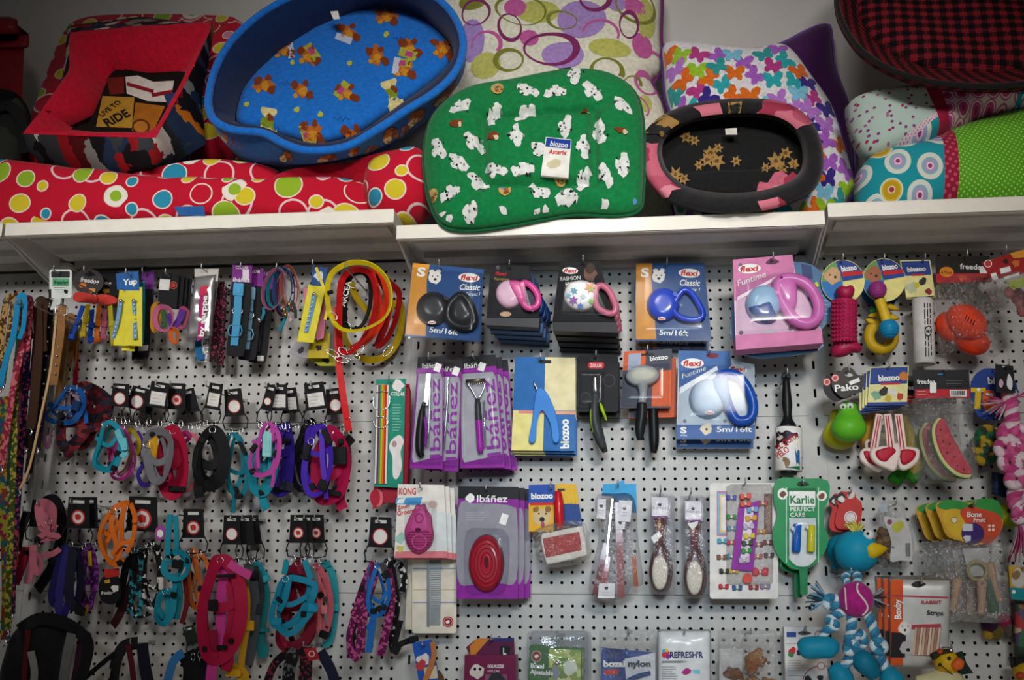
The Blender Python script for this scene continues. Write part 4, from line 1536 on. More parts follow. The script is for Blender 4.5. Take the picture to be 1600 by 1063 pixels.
# blue/white lead in second row
t = T('leash_pack', 'white and blue retractable lead on a pale blue card in the second row', 'leash pack', 1118, 686, .11)
q = C4(1060, 548, 1141, 549, 1180, 686, 1057, 686)
CB = M('#4f72ac', .65)
c = t.slab('backing_card', [(1060, 548), (1141, 549), (1143, 562), (1179, 570), (1180, 686), (1057, 686)], -.012, 0, M('#c3ced8', .65))
t.prints('card_print', [([(1060, 548), (1141, 549), (1143, 575), (1100, 588), (1061, 612)], CB), (C4(1062, 606, 1120, 572, 1122, 578, 1062, 616), M('#e6ecf2')), (C4(1057, 664, 1180, 664, 1180, 686, 1057, 686), M('#2e5a9c', .4)), (el(1113, 556, 10, 4), M('#7a2432', .5)), (blotch(1104, 671, 9, 3, 10, .2), M('#d9cdb8', .5)), (el(1104, 671, 2, 2, 0, 8), BK), (el(1070, 658, 3, 3, 0, 10), M('#6c7684')), (el(1133, 658, 3, 3, 0, 10), M('#6c7684'))], .0004, c)
flexi_logo(t, 1082, 568, 32, .0016, c, 0)
t.text('Funtime', 1066, 592, 1104, 578, 7, WH, .0016, c, .3)
t.text('S', 1063, 677, 1073, 677, 9, WH, .0018, c, 0, .04)
t.text('SMALL', 1063, 682, 1074, 682, 3, WH, .0018, c)
t.text('5m/16ft', 1120, 675, 1175, 675, 8, WH, .0018, c, 0, .02)
flexi_logo(t, 1153, 577, 26, .0016, c, 3)
reel(t, (1106, 624, 30, 31), [(1126, 588), (1150, 586), (1169, 608), (1177, 634), (1172, 654), (1152, 657), (1140, 638), (1132, 612)], .003, M('#a9c0d8', .45), M('#1a50b0', .3, 0, .1), .012, (cr([(1110, 598), (1122, 586), (1136, 590), (1142, 632), (1140, 652), (1124, 634), (1110, 612)], 4), M('#5a86ba', .4)), .028)
flexi_logo(t, 1109, 645, 12, .0315)
blister(t, [(1062, 580), (1120, 570), (1178, 575), (1182, 668), (1058, 668)], .0005, .042)
stack(t, 1, .057, 'dark lead pack hanging behind the pale blue card pack', PKG, .001, -.014)
hook(1108, 553, .11, HK+'white and blue retractable lead')

# ---- striped collar pack and red card behind
t = T('collar_pack', 'rainbow striped dog collar on a tall green card', 'collar pack', 608, 762, .11)
q = C4(588, 593, 634, 592, 629, 763, 584, 760)
c = t.slab('backing_card', q, -.003, 0, M('#178a72', .45))
t.prints('card_print', [(blotch(622, 603, 9, 2, 10, .25), M('#e6dfe0')), (el(597, 603, 7, 3), M('#b08a78')), (C4(610, 690, 628, 690, 625, 758, 606, 757), M('#178a72'))]+finelines(613, 632, 629, 672, 10, M('#8cc4b4'))+[(cr([(612, 688), (624, 680), (631, 690), (626, 706), (628, 730), (621, 748), (614, 744), (613, 715), (608, 700)], 4), M('#e4dede')), (el(616, 694, 4, 5), M('#b88a90'))], .0004, c)
t.text('COLLAR', 611, 618, 632, 619, 5.5, WH, .0018, c, 0, .02)
cols = ['#e8e4da', '#6a2a78', '#4aa03a', '#d8b81e', '#e0701c', '#c8281e', '#e8e4da']
for i, cc in enumerate(cols):
    x0 = 586.5+i*2.7
    t.strap('collar_stripe', [(x0+3.5, 602, .004), (x0+2, 680, .006), (x0, 756, .004)], .0041, .003, web(cc))
t.tube('buckle', [(586, 615, .008), (607, 614, .008), (606, 637, .008), (585, 638, .008)], .0016, CHROME, True, k=3, sides=6)
t.tube('ring', [(x, y, .01) for x, y in el(595, 660, 11, 9, 0, 10)], .0014, CHROME, True, k=3, sides=6)
hook(612, 597, .11, HK+'rainbow striped collar')
t = T('collar_pack', 'red collar card hanging behind the rainbow striped collar', 'collar pack', 610, 796, .085)
c = t.slab('backing_card', C4(588, 600, 640, 600, 638, 770, 636, 796)[:3]+[(582, 796), (584, 765)], -.003, 0, M('#b01c34', .45))
t.tube('card_edge', [(636, 604, .002), (641, 612, .002), (640, 680, .002), (637, 770, .002)], .0016, M('#7a1422'), k=3, sides=6)
t.prints('card_print', [(el(590, 778, 9, 14), M('#d86a74')), (el(586, 778, 8, 13), M('#b01c34'))], .0004, c)
t.slab('pocket', C4(598, 762, 628, 762, 628, 786, 598, 786), .0005, .006, M('#9c1830', .4))
# ---- purple tool packs
IB = 'Ibáñez'


def ibanez(label, q, d, tool, vtext, hk):
    t = T('grooming_pack', label, 'grooming tool', (q[2][0]+q[3][0])/2, q[2][1], d)
    c = t.slab('backing_card', q, -.004, 0, PURP)
    inner = [pt4(q, .07, .15), pt4(q, .9, .15), pt4(q, .97, .2), pt4(q, .97, .88), pt4(q, .1, .95), pt4(q, .05, .9)]
    t.prints('card_print', [(lerp4(q, 0, 0, 1, .10), M('#17161b', .4)), (inner, GREYP), (lerp4(q, .1, .22, .13, .88), M('#b8b6be'))], .0004, c)
    a, b = pt4(q, .2, .105), pt4(q, .72, .10)
    t.text(IB, a[0], a[1], b[0], b[1], 8, WH, .0016, c)
    (ax, ay), (bx, by), h = vtext
    t.text(IB, ax, ay, bx, by, h, M('#8a2a9a', .4), .0016, c, 0, .01)
    t.slab('sticker', rotp(rr(hk[0]+6, hk[1]+5, hk[0]+16, hk[1]+18), 20, (hk[0]+11, hk[1]+11)), .0006, .0014, WH)
    t.slab('hang_hole', rr(hk[0]-9, hk[1]-2, hk[0]+9, hk[1]+3, 2), .0002, .0008, M('#08080a'))
    tool(t)
    blister(t, [pt4(q, .05, .14), pt4(q, .96, .14), pt4(q, .98, .97), pt4(q, .03, .97)], .0005, .028)
    hook(hk[0], hk[1], d, HK+label)
    return t


def tool_knife(t):
    t.tube('handle', [(661, 636, .013, .6), (659, 650, .014, 1), (656, 680, .014, 1.15), (656, 705, .014, 1.1), (660, 714, .013, .7)], .0088, M('#1b1a1e', .35), k=4)
    t.tube('grip_stripe', [(664, 652, .021, 1), (666, 675, .022, 1), (664, 698, .021, .6)], .004, M('#8a2a9a', .3), k=4)
    t.tube('collar', [(660, 632, .013), (665, 634, .013)], .008, M('#3a3a40', .3, .6), k=2)
    t.strap('blade', [(665, 634, .013), (668, 605, .013), (670, 584, .013)], .011, .003, CHROME)
    t.tube('guard_tube', [(672, 582, .012), (671, 640, .012), (668, 700, .012)], .0035, clear('#e8eef4', .2), k=2)


def tool_rake(t):
    t.turn('handle', (746, 624), (751, 708), [(0, .0055), (.1, .0075), (.4, .0085), (.9, .0085), (1, .006)], .012, [M('#3a3a40', .3), M('#a02aa4', .3)], midx=[0, 0, 1, 1])
    t.tube('shine_strip', [(756, 626, .012), (758, 700, .012)], .003, clear('#e8eef4', .25), k=2)
    t.tube('fork_arm', [(746, 625, .012), (738, 610, .012), (729, 598, .012)], .0022, CHROME, k=3)
    t.tube('fork_arm', [(747, 625, .012), (755, 610, .012), (758, 597, .012)], .0022, CHROME, k=3)
    t.tube('rake_bar', [(728, 596, .012), (758, 594, .012)], .005, M('#8a8070', .3, .9), k=2)
    for i in range(9):
        t.tube('tooth', [(730+i*3.2, 597-i*.2, .012), (730+i*3.2, 603-i*.2, .012)], .0008, CHROME, k=1, sides=4)


q = C4(653, 558, 693, 557, 692, 733, 640, 732)
t = ibanez('stripping knife with slim blade in a purple pack', q, .192, tool_knife, ((688, 716), (687, 592), 16), (673, 563))
stack(t, 1, .036, 'purple tool pack turned edgeways behind the stripping knife', 'purple packs behind', .030, -.001, -2)
q = C4(713, 559, 774, 554, 789, 731, 719, 732)
t = ibanez('undercoat rake with forked head in a purple pack', q, .12, tool_rake, ((783, 712), (772, 592), 21), (742, 562))
stack(t, 2, .034, 'purple pack hanging behind the undercoat rake', 'packs behind the undercoat rake', .011, .001)

# ---- nail clipper card
t = T('clipper_card', 'blue nail clipper on a blue and cream card', 'nail clipper', 850, 705, .10)
q = C4(805, 558, 899, 559, 898, 705, 799, 704)
CRE = M('#e2d7ab', .5)
c = t.slab('backing_card', q, -.002, 0, M('#1565ac', .45, 0, .2))
t.prints('card_print', [(lerp4(q, .5, 0, 1, .57), CRE), (lerp4(q, 0, .57, .5, 1), M('#e4d98a', .5)), (lerp4(q, .09, .57, .5, .605), M('#d88a7a', .5)), (lerp4(q, .5, .575, 1, .61), M('#dca48c', .5)), (lerp4(q, .4, .03, .6, .065), M('#101418'))], .0004, c)
t.text('biozoo', 889, 701, 888, 655, 13, WH, .0018, c, 0, .04)
t.slab('clipper_body', cr([(838, 611), (845, 606), (856, 616), (868, 645), (874, 674), (873, 690), (865, 690), (861, 662), (850, 642), (843, 644), (838, 662), (836, 690), (826, 689), (831, 660), (834, 636)], 4), .003, .014, M('#2f7fd2', .35, 0, .2), .002)
t.tube('cutting_tip', [(840, 610, .01), (836, 602, .01), (834, 596, .01, .5)], .0028, CHROME, k=3)
t.tube('spring', [(846, 640, .009), (850, 634, .009)], .0025, M('#8a2a1e', .4), k=2)
hook(846, 563, .10, HK+'blue nail clipper')
stack(t, 2, .018, 'spare clipper card hanging behind the blue nail clipper', 'spare clipper cards', .0015, -.004)
# ---- dematting comb on a charcoal card
t = T('grooming_card', 'lime and grey comb handle on a charcoal card with red logo', 'grooming tool', 935, 645, .10)
q = C4(903, 557, 965, 557, 967, 645, 900, 642)
c = t.slab('backing_card', rr(901, 556, 966, 644, 5), -.006, 0, DGR)
t.prints('card_print', [(rr(919, 566, 944, 576, 4), FRED)]+[(el(952, 595, 9, 10), M('#3a3a3e')), (el(952, 595, 8, 9), DGR), (el(915, 622, 8, 9), M('#3a3a3e')), (el(915, 622, 7, 8), DGR), (cr([(921, 562), (930, 556), (939, 562), (930, 566)], 3), M('#0a0a0c'))], .0004, c)
t.text('ZOLUX', 922, 574, 941, 574, 5.5, WH, .0018, c, 0, .01)
t.tube('handle', [(931, 614, .014, .9), (929, 630, .016, 1.2), (929, 655, .017, 1.4), (935, 680, .016, 1.45), (943, 700, .014, .8)], .0085, M('#3a3d40', .4), k=4)
t.tube('lime_grip', [(928, 628, .021, .4), (925, 648, .021, 1), (928, 676, .02, .6)], .0058, M('#9cc41e', .4), k=4)
t.tube('lime_grip', [(938, 630, .021, .4), (941, 640, .021, .9), (945, 650, .02, .3)], .005, M('#9cc41e', .4), k=4)
t.tube('neck', [(930, 588, .012), (930, 600, .012, 1.2), (931, 614, .013, 1.4)], .0055, CHROME, k=3)
blister(t, C4(903, 580, 946, 580, 944, 640, 902, 640), .0005, .022)
hook(932, 559, .10, HK+'lime grooming comb')
stack(t, 1, .034, 'spare charcoal card behind the lime comb', 'spare comb cards', .003, -.006)
# ---- slicker brush
t = T('slicker_brush', 'grey oval slicker brush with black handle on an orange card', 'brush', 1010, 650, .10)
q = C4(975, 550, 1050, 545, 1048, 638, 969, 638)
c = t.slab('backing_card', q, -.004, 0, M('#262b40', .4))
ORG = M('#d2561c', .45)
t.prints('card_print', [(lerp4(q, 0, 0, .46, .33), ORG), (lerp4(q, .1, .04, .36, .38), M('#9aa4bc')), (lerp4(q, .62, .36, 1, .97), ORG)], .0004, c)
t.text('biozoo', 1016, 564, 1044, 561, 7, WH, .0018, c, 0, .03)
t.slab('hang_slot', C4(1002, 553, 1022, 552, 1022, 555, 1002, 556), .0003, .0012, M('#0a0a0c'))
t.pillow('head', el(1004, 588, 28, 17, -4), .008, .018, M('#9a9da0', .35), p=6, nt=40, nr=8)
t.pillow('pad', el(1005, 586, 22, 11, -4), .022, .006, M('#b9b8a8', .4), p=4, nt=40, nr=6)
t.tube('neck', [(1004, 600, .016, 1.6), (1005, 615, .016, 1.1), (1003, 630, .016, 1.2)], .0088, M('#8d9094', .3), k=4)
t.tube('handle', [(1003, 630, .016, 1.1), (1003, 645, .016, 1.2), (1000, 670, .016, 1.15), (1000, 688, .016, .7)], .0105, M('#1c2024', .4), k=4)
blister(t, C4(974, 572, 1046, 568, 1046, 636, 970, 636), .0005, .032)
hook(1012, 551, .10, HK+'grey slicker brush')
t = T('slicker_brush', 'second slicker brush with a longer black handle behind the grey one', 'brush', 1022, 709, .07)
c = t.slab('backing_card', C4(985, 552, 1056, 560, 1056, 652, 982, 654), -.004, 0, M('#c04a1a', .45))
t.prints('card_print', [(C4(983, 640, 1004, 640, 1004, 653, 983, 653), M('#262b40'))], .0004, c)
t.tube('handle', [(1021, 625, .014, .9), (1021, 650, .016, 1.15), (1022, 690, .016, 1.15), (1021, 708, .016, .7)], .0105, M('#14171a', .4), k=4)
# ---- lint roller
t = T('lint_roller', 'lint roller with black handle and a printed white sleeve', 'lint roller', 1232, 738, .09)
t.turn('handle', (1228, 588), (1231, 668), [(0, .002), (.03, .007), (.12, .0085), (.3, .0105), (.55, .0125), (.75, .010), (.85, .012), (.95, .019), (1, .021)], 0, M('#17191c', .35))
t.tube('hang_eye', [(x, y, .002) for x, y in el(1228, 590, 6, 8, 0, 8)], .0025, M('#17191c', .35), True, k=3, sides=6)
R_ = .0315
t.turn('paper_roll', (1232, 669), (1232, 737), [(0, R_*.9), (.01, R_), (.99, R_), (1, R_*.9)], 0, M('#ece8e2', .6), sides=28)
t.turn('end_cap', (1232, 737), (1232, 742), [(0, R_*.66), (1, R_*.62)], 0, M('#17191c', .35))


def on_roll(u, v):
    return sqrt(max(0.0, (R_+.0006)**2-(u-RU)**2))


RU = t.p(1232, 700, 0).x
sl = t.p(1212.5, 672, .03)
zn = .028
it = [(rr(1214, 672, 1250, 734), M('#e8e4dc', .5)), (rr(1214, 673, 1229, 700), M('#2a2022', .5)), (C4(1229, 673, 1250, 673, 1250, 682, 1229, 690), M('#24304c', .5)), (C4(1215, 700, 1250, 676, 1250, 690, 1215, 718), M('#efece4', .5)),
      (blotch(1238, 712, 11, 3, 10, .2, 0, .8), M('#dfe2e4', .5)), (C4(1242, 700, 1250, 704, 1250, 726, 1244, 726), M('#2a5f9c', .5)), (blotch(1226, 722, 8, 5, 10, .2), M('#8c7454', .5)), (rr(1216, 728, 1250, 734), M('#0f6a4c', .5)), (blotch(1219, 684, 4, 2, 8, .3), M('#c8bdb4'))]
t.decals('sleeve_print', it, on_roll, .029, rings=4, off=.0003)
FR2 = M('#b81c30', .5)
t.text('EL QUITA', 1217, 703, 1249, 683, 9, FR2, .031, None, 0, .02, hf=on_roll)
t.text('PELO', 1217, 716, 1234, 705, 9, FR2, .031, None, 0, .02, hf=on_roll)
hook(1228, 587, .09, HK+'lint roller')
# ================================================================== grooming goods, third row
# ---- pink rubber brush on a white card
t = T('rubber_brush', 'pink rubber massage brush on a white and blue printed card', 'brush', 658, 872, .16)
q = C4(622, 757, 694, 758, 699, 872, 616, 872)
c = t.slab('backing_card', q, -.003, 0, M('#e6e2da', .45))
t.prints('card_print', [(C4(619, 779, 660, 777, 656, 790, 618, 788), M('#4a9ad0', .5)), (C4(622, 781, 634, 778, 630, 787, 620, 787), WH), (C4(618, 862, 699, 862, 699, 872, 616, 872), M('#d87a84', .5)), (C4(678, 800, 697, 800, 698, 860, 680, 860), M('#d5dcdc', .5)), (blotch(626, 842, 8, 2, 9, .4), M('#9ec4b8', .5)), (blotch(626, 858, 6, 3, 9, .4), M('#c9c06a', .5)), (el(676, 789, 9, 8), M('#d8d4d0')), (el(676, 789, 7, 6), M('#c4a9a0'))], .0004, c)
t.text('KONG', 623, 773, 650, 773, 10, M('#c85a62', .5), .0018, c, 0, .03)
t.text('Zoom', 621, 797, 640, 793, 6, FRED, .0018, c, .1, .02)
t.text('Groom', 621, 806, 648, 801, 7, FRED, .0018, c, .1, .02)
PK_ = M('#b8417e', .5)
o, _ = t.pillow('rubber_body', cr([(652, 787), (656, 790), (664, 787), (668, 798), (674, 806), (676, 822), (678, 838), (672, 856), (654, 867), (638, 856), (632, 832), (636, 818), (641, 806), (646, 798)], 4), .002, .014, PK_, p=9, nt=60)
o.name = 'rubber_body'
t.pillow('inner_body', cr([(655, 795), (663, 795), (668, 812), (668, 830), (642, 830), (644, 812)], 4), .014, .006, M('#c65292', .5), p=5, nt=40)
for i in range(8):
    y = 832+i*4
    h = [17, 19, 20, 20, 19, 17, 13, 8][i]
    t.tube('rubber_ridge', [(655-h, y, .0175), (655+h, y-1, .0175)], .0014, M('#a83470', .5), k=1, sides=6)
t.tube('rubber_ring', [(x, y, .018) for x, y in el(655, 847, 11, 11, 0, 12)], .002, M('#c65292', .5), True, k=2, sides=6)
t.tube('rubber_ring', [(x, y, .02) for x, y in el(655, 810, 6, 7, 0, 10)], .0015, M('#a83470', .5), True, k=2, sides=6)
t.slab('finger_hole', el(653, 828, 4.5, 3, 0, 12), .015, .0205, M('#4a1230', .6))
blister(t, rr(633, 784, 682, 868, 8), .0006, .024)
hook(660, 764, .16, HK+'pink rubber brush')
stack(t, 2, .028, 'spare white card of the pink rubber brush', 'spare rubber brush cards', .007, -.001)
# ---- steel comb on a cream card
t = T('steel_comb', 'long steel comb on a cream card with blue stripes', 'comb', 678, 990, .075)
c = t.slab('backing_card', rr(644, 795, 713, 990, 4), -.004, 0, M('#ddd5c4', .5))
pr = []
for y, cc in ((843, '#b0a4a0'), (888, '#7a8ab8'), (921, '#c8b490'), (941, '#7a8ab8')):
    pr.append((rr(645, y, 712, y+1.6), M(cc, .5)))
pr += [(el(700, 972, 8.5, 8.5), M('#a01c2c')), (el(700, 972, 6.8, 6.8), M('#c8b8b0')), (el(700, 972, 6, 6), M('#a01c2c')), (blotch(700, 972, 3, 4, 8, .3), WH)]
t.prints('card_print', pr, .0004, c)
t.slab('comb_spine', rr(667, 862, 671, 979, 1), .002, .007, CHROME)
for i in range(28):
    y = 866+i*2.9
    t.slab('tooth', rr(671, y, 689, y+1.2), .003, .006, M('#c2c4c8', .3, .9))
for i in range(16):
    y = 947+i*1.9
    t.slab('fine_tooth', rr(671, y, 688, y+1.0), .003, .006, M('#c2c4c8', .3, .9))
hook(690, 798, .075, HK+'steel comb card')
t2 = T('cream_card', 'plain cream comb card hanging askew behind the steel comb', 'card', 665, 985, .06)
t2.slab('backing_card', C4(640, 800, 690, 800, 690, 986, 633, 984), -.003, 0, M('#cfc7b6', .5))
# ---- purple pack with red rubber brush
t = T('rubber_brush', 'oval red rubber brush in a large purple and grey pack', 'brush', 768, 936, .12)
q = C4(716, 760, 810, 761, 809, 936, 713, 936)
c = t.slab('backing_card', q, -.004, 0, PURP)
t.prints('card_print', [(lerp4(q, 0, 0, 1, .11), M('#141318', .4)), (cr([(717, 793), (740, 787), (780, 788), (800, 792), (808, 806), (807, 905), (780, 912), (740, 914), (715, 904)], 4), M('#8f8d99', .4, 0, .2))]+finelines(728, 801, 762, 812, 4, M('#a19fac')), .0004, c)
t.text(IB, 745, 785, 793, 785, 11, WH, .0018, c, 0, .01)
t.prints('emblem', [(blotch(735, 779, 7, 3, 11, .2), WH)], .0018, c)
t.slab('sticker', rotp(rr(782, 803, 793, 820), 18, (787, 811)), .0008, .0016, WH)
RB_ = M('#a8182e', .45, 0, .2)
t.pillow('rubber_body', el(760, 881, 28, 46), .001, .022, RB_, p=7, nt=56, nr=10)
for k in range(4):
    t.tube('bristle_row', [(x, y, .0232-.002*(k > 2)) for x, y in el(760, 881, 9+k*5, 17+k*7, 0, 20)], .0013, M('#8c1426', .5), True, k=2, sides=6)
t.pillow('inner_ring', el(760, 879, 8, 15), .021, .004, M('#c01c38', .4), p=5, nt=30)
t.slab('centre_slot', el(760, 879, 4, 10, 0, 16), .0215, .0258, M('#5a0c18', .6))
blister(t, cr([(730, 830), (760, 826), (792, 832), (796, 880), (788, 926), (760, 930), (730, 926), (725, 880)], 4), .0006, .031, p=10)
hook(762, 766, .12, HK+'red rubber brush')
stack(t, 2, .036, 'purple pack hanging behind the oval red rubber brush', 'packs behind the red rubber brush', .011, .001)
# ---- small slicker with red handle
t = T('bristle_brush', 'white framed bristle brush with red handle under a yellow dog card', 'brush', 880, 880, .11)
q = C4(826, 758, 867, 757, 865, 831, 826, 831)
c = t.slab('header_card', q, -.002, 0, M('#e0a81e', .45))
t.prints('card_print', [(lerp4(q, 0, 0, 1, .40), M('#1a4aa4', .45)), (lerp4(q, .05, .38, .98, .44), FRED), (blotch(847, 808, 14, 3, 14, .12), M('#cdb488', .6)), (blotch(838, 796, 5, 4, 8, .3), M('#8c6a3c', .6)), (blotch(856, 796, 5, 6, 8, .3), M('#8c6a3c', .6)), (el(847, 812, 4, 4), BK), (el(848, 820, 3, 5), M('#a8485a')), (el(842, 803, 1.5, 1.5, 0, 8), BK), (el(853, 803, 1.5, 1.5, 0, 8), BK)], .0004, c)
t.text('biozoo', 830, 780, 864, 779, 9, WH, .0018, c, 0, .04)
t.tube('handle', [(872, 768, .012, .8), (873, 785, .014, 1.2), (874, 805, .015, 1.2), (875, 826, .015, .9)], .0095, M('#c21a24', .35, 0, .2), k=4)
o = t.slab('head_frame', cr([(845, 838), (860, 832), (905, 823), (911, 826), (917, 862), (912, 869), (862, 881), (853, 878)], 3), .006, .020, M('#d9d4cc', .5), .002)
t.prints('bristle_pad', [(C4(848, 842, 905, 831, 909, 860, 853, 872), M('#a8383a', .8))], .0206, o)
for i in range(11):
    for j in range(4):
        x, y = pt4(C4(848, 842, 905, 831, 909, 860, 853, 872), .05+.9*i/10, .12+.76*j/3)
        t.tube('bristle', [(x, y, .02), (x+1, y-1, .026)], .0006, M('#c87a6a', .4), k=1, sides=3, par=o)
t.pillow('film_bag', cr([(836, 828), (900, 812), (920, 830), (922, 872), (880, 886), (846, 884), (836, 860)], 4), .004, .034, FILM, p=6, nt=50)
hook(862, 764, .11, HK+'bristle brush')
for k in range(3):
    u = T('header_card', ['yellow and blue card close behind the bristle brush', 'yellow card half hidden behind the bristle brush', 'rearmost yellow card behind the bristle brush'][k], 'card', 885+k*4, 830, .085-.014*k)
    q = C4(862+k*6, 758-k, 890+k*5, 757, 898+k*6, 820+k, 866+k*6, 822)
    c = u.slab('backing_card', q, -.002, 0, M('#dcae2c', .45))
    u.prints('card_print', [(lerp4(q, 0, .48, 1, 1), M('#1c4488', .45)), (lerp4(q, .3, .1, .7, .16), M('#2a2a2c'))], .0004, c)
# ---- bag of combs
t = T('comb_bag', 'clear bag of wooden handled combs under a bright blue header', 'comb', 965, 932, .10)
o = t.slab('header_card', [(942, 757), (962, 756), (974, 750), (977, 757), (994, 756), (995, 802), (978, 800), (958, 776), (940, 775)], -.004, 0, M('#2196cc', .4))
WD, WD2 = M('#6c1a22', .35, 0, .3), M('#8c3a3e', .35, 0, .3)
for nm, a, b, m_, w_ in (('comb_handle', (948, 850), (930, 930), WD, .014), ('comb_handle', (950, 870), (942, 926), M('#98424a', .35, 0, .3), .012), ('comb_handle', (966, 786), (971, 934), WD2, .016), ('comb_handle', (990, 870), (994, 916), M('#a2542c', .4), .011)):
    t.strap(nm, [(a[0], a[1], .004), ((a[0]+b[0])/2, (a[1]+b[1])/2, .006), (b[0], b[1], .004)], w_, .008, m_)
t.strap('comb_spine', [(957, 780, .006), (950, 850, .006), (946, 915, .006)], .004, .006, CHROME)
for i in range(22):
    t.tube('tooth', [(957-i*.4, 785+i*4.4, .006), (963-i*.45, 785+i*4.4, .006)], .0006, CHROME, k=1, sides=4)
for poly in (C4(967, 782, 988, 783, 985, 816, 964, 815), C4(934, 780, 947, 780, 946, 812, 932, 810), C4(936, 912, 961, 912, 960, 935, 934, 935), C4(963, 816, 977, 816, 976, 827, 962, 826)):
    lb = t.slab('paper_label', poly, .009, .0098, M('#e6e4e6', .6))
    cx_, cy_ = sum(p[0] for p in poly)/4, sum(p[1] for p in poly)/4
    t.prints('label_print', [(blotch(cx_, cy_-4, 3, 3, 9, .3), BK)]+finelines(cx_-7, cy_+2, cx_+7, cy_+6, 2, M('#b9b6bc'), .8), .0101, lb)
t.pillow('film_bag', cr([(930, 778), (960, 772), (990, 778), (998, 850), (1005, 912), (985, 918), (975, 936), (925, 932), (922, 900), (935, 840)], 4), 0, .018, clear('#e9e9ee', .012, .5, .05, 30), p=8, nt=60)
hook(966, 760, .10, HK+'bag of combs')
# ---- two pin brushes
for k, (lab, hx, hy, lx, ly, bag, st) in enumerate((
        ('wooden pin brush in a clear sleeve beside the bag of combs', 1031, 895, 1031, 793, [(1016, 771), (1054, 773), (1055, 931), (1015, 928)], C4(1017, 840, 1030, 830, 1034, 838, 1022, 850)),
        ('wooden pin brush in a clear sleeve beside the bow card', 1085, 903, 1083, 799, [(1063, 775), (1101, 774), (1106, 934), (1066, 936)], C4(1074, 818, 1091, 815, 1090, 820, 1082, 829)))):
    t = T('pin_brush', lab, 'brush', hx, hy+34, .10)
    t.pillow('brush_head', cr([(hx-2, hy-52), (hx+4, hy-50), (hx+8, hy-42), (hx+15, hy-24), (hx+17, hy), (hx+12, hy+24), (hx, hy+32), (hx-12, hy+24), (hx-17, hy), (hx-14, hy-24), (hx-7, hy-42)], 4), .0, .016, M('#4c1a1e', .35, 0, .3), p=6, nt=56)
    t.tube('handle', [(lx+1, ly-14, .01, 1.1), ((lx+hx)/2, ly+22, .01, 1.25), (hx, hy-58, .01, 1.0), (hx, hy-44, .01, .8)], .0095, M('#641a24', .35, 0, .3), k=4)
    pd, hf = t.pillow('pin_pad', el(hx, hy, 13, 28), .014, .007, M('#d6cfbe', .6), p=4, nt=40, nr=8)
    for i in range(40):
        a = i*2.399
        r_ = sqrt((i+.5)/40)
        x, y = hx+11.5*r_*cos(a), hy+25*r_*sin(a)
        t.tube('pin', [(x, y, .018), (x+cos(a), y+sin(a), .026)], .0006, M('#b0aca0', .3, .7), k=1, sides=3, par=pd)
    t.prints('handle_mark', [(el((lx+hx)/2-.5, ly+27, 2.2, 8), M('#a8823a', .4))], .0215)
    lb = t.slab('paper_label', C4(lx-12.5, ly-16, lx+12.5, ly-15, lx+12.5, ly+16, lx-12.5, ly+16), .021, .0218, M('#e8e4ea', .6))
    t.prints('label_print', [(C4(lx-12.5, ly+13.5, lx+12.5, ly+13.5, lx+12.5, ly+16, lx-12.5, ly+16), M('#7a3a86')), (blotch(lx, ly-4, 3, 3, 9, .3), BK)], .0221, lb)
    t.text(IB, lx-11, ly+3, lx+11, ly+3, 4.5, M('#8a8890'), .0226, lb)
    t.slab('sticker', st, .022, .0226, WH)
    t.pillow('film_sleeve', bag, -.002, .03, clear('#ececf0', .012, .35, .04, 26), p=10, nt=56)
    hook((bag[0][0]+bag[1][0])/2-3, bag[0][1]-3, .10, HK+'pin brush beside '+('the comb bag' if k == 0 else 'the bow card'))
    stack(t, 1, .034, 'spare pin brush hanging behind '+('the one beside the comb bag' if k == 0 else 'the one beside the bow card'), 'spare pin brushes', .006, -.001)
# ---- hair bows card
t = T('bow_card', 'white card of small coloured hair bows with a purple strip in front', 'hair bows', 1162, 936, .09)
c = t.slab('backing_card', rr(1109, 755, 1216, 936, 5), -.005, 0, M('#dcd9d6', .5))
t.prints('card_print', [(rr(1120, 768, 1136, 838), M('#b87a9a')), (rr(1122, 771, 1134, 835), M('#7ab0d0')), (rr(1125, 774, 1134, 832), M('#e8c06a')), (rr(1127, 777, 1134, 829), M('#dcd9d6')), (rr(1194, 772, 1206, 835), M('#6a3a3a')), (rr(1196, 776, 1204, 832), M('#9a7a6a'))], .0004, c)
t.pillow('film_bag', rr(1135, 757, 1208, 915, 3), .001, .008, clear('#efefef', .015, .6, .03, 40), p=12, nt=50)
st = t.slab('purple_strip', C4(1154, 792, 1187, 782, 1177, 893, 1143, 890), .010, .012, PURP)
t.prints('strip_window', [(C4(1164, 795, 1178, 792, 1170, 880, 1156, 880), M('#d8d0dc', .5)), (el(1168, 904, 8, 8), M('#c8483c'))], .0123, st)


def bow(t, x, y, s_, cc, n, rot=0):
    m_ = M(cc, .4)
    for sg in (-1, 1):
        pl_ = rotp([(x, y-1), (x+sg*s_*.5, y-s_*.55), (x+sg*s_, y-s_*.45), (x+sg*s_*.95, y+s_*.4), (x+sg*s_*.4, y+s_*.5), (x, y+1)], rot, (x, y))
        t.slab('bow_loop', pl_, n, n+.006, m_, .0015)
    t.ball('bow_knot', x, y, n+.006, .0032, M('#e8d8c0', .3), (1, 1, .8), nu=8, nv=6)


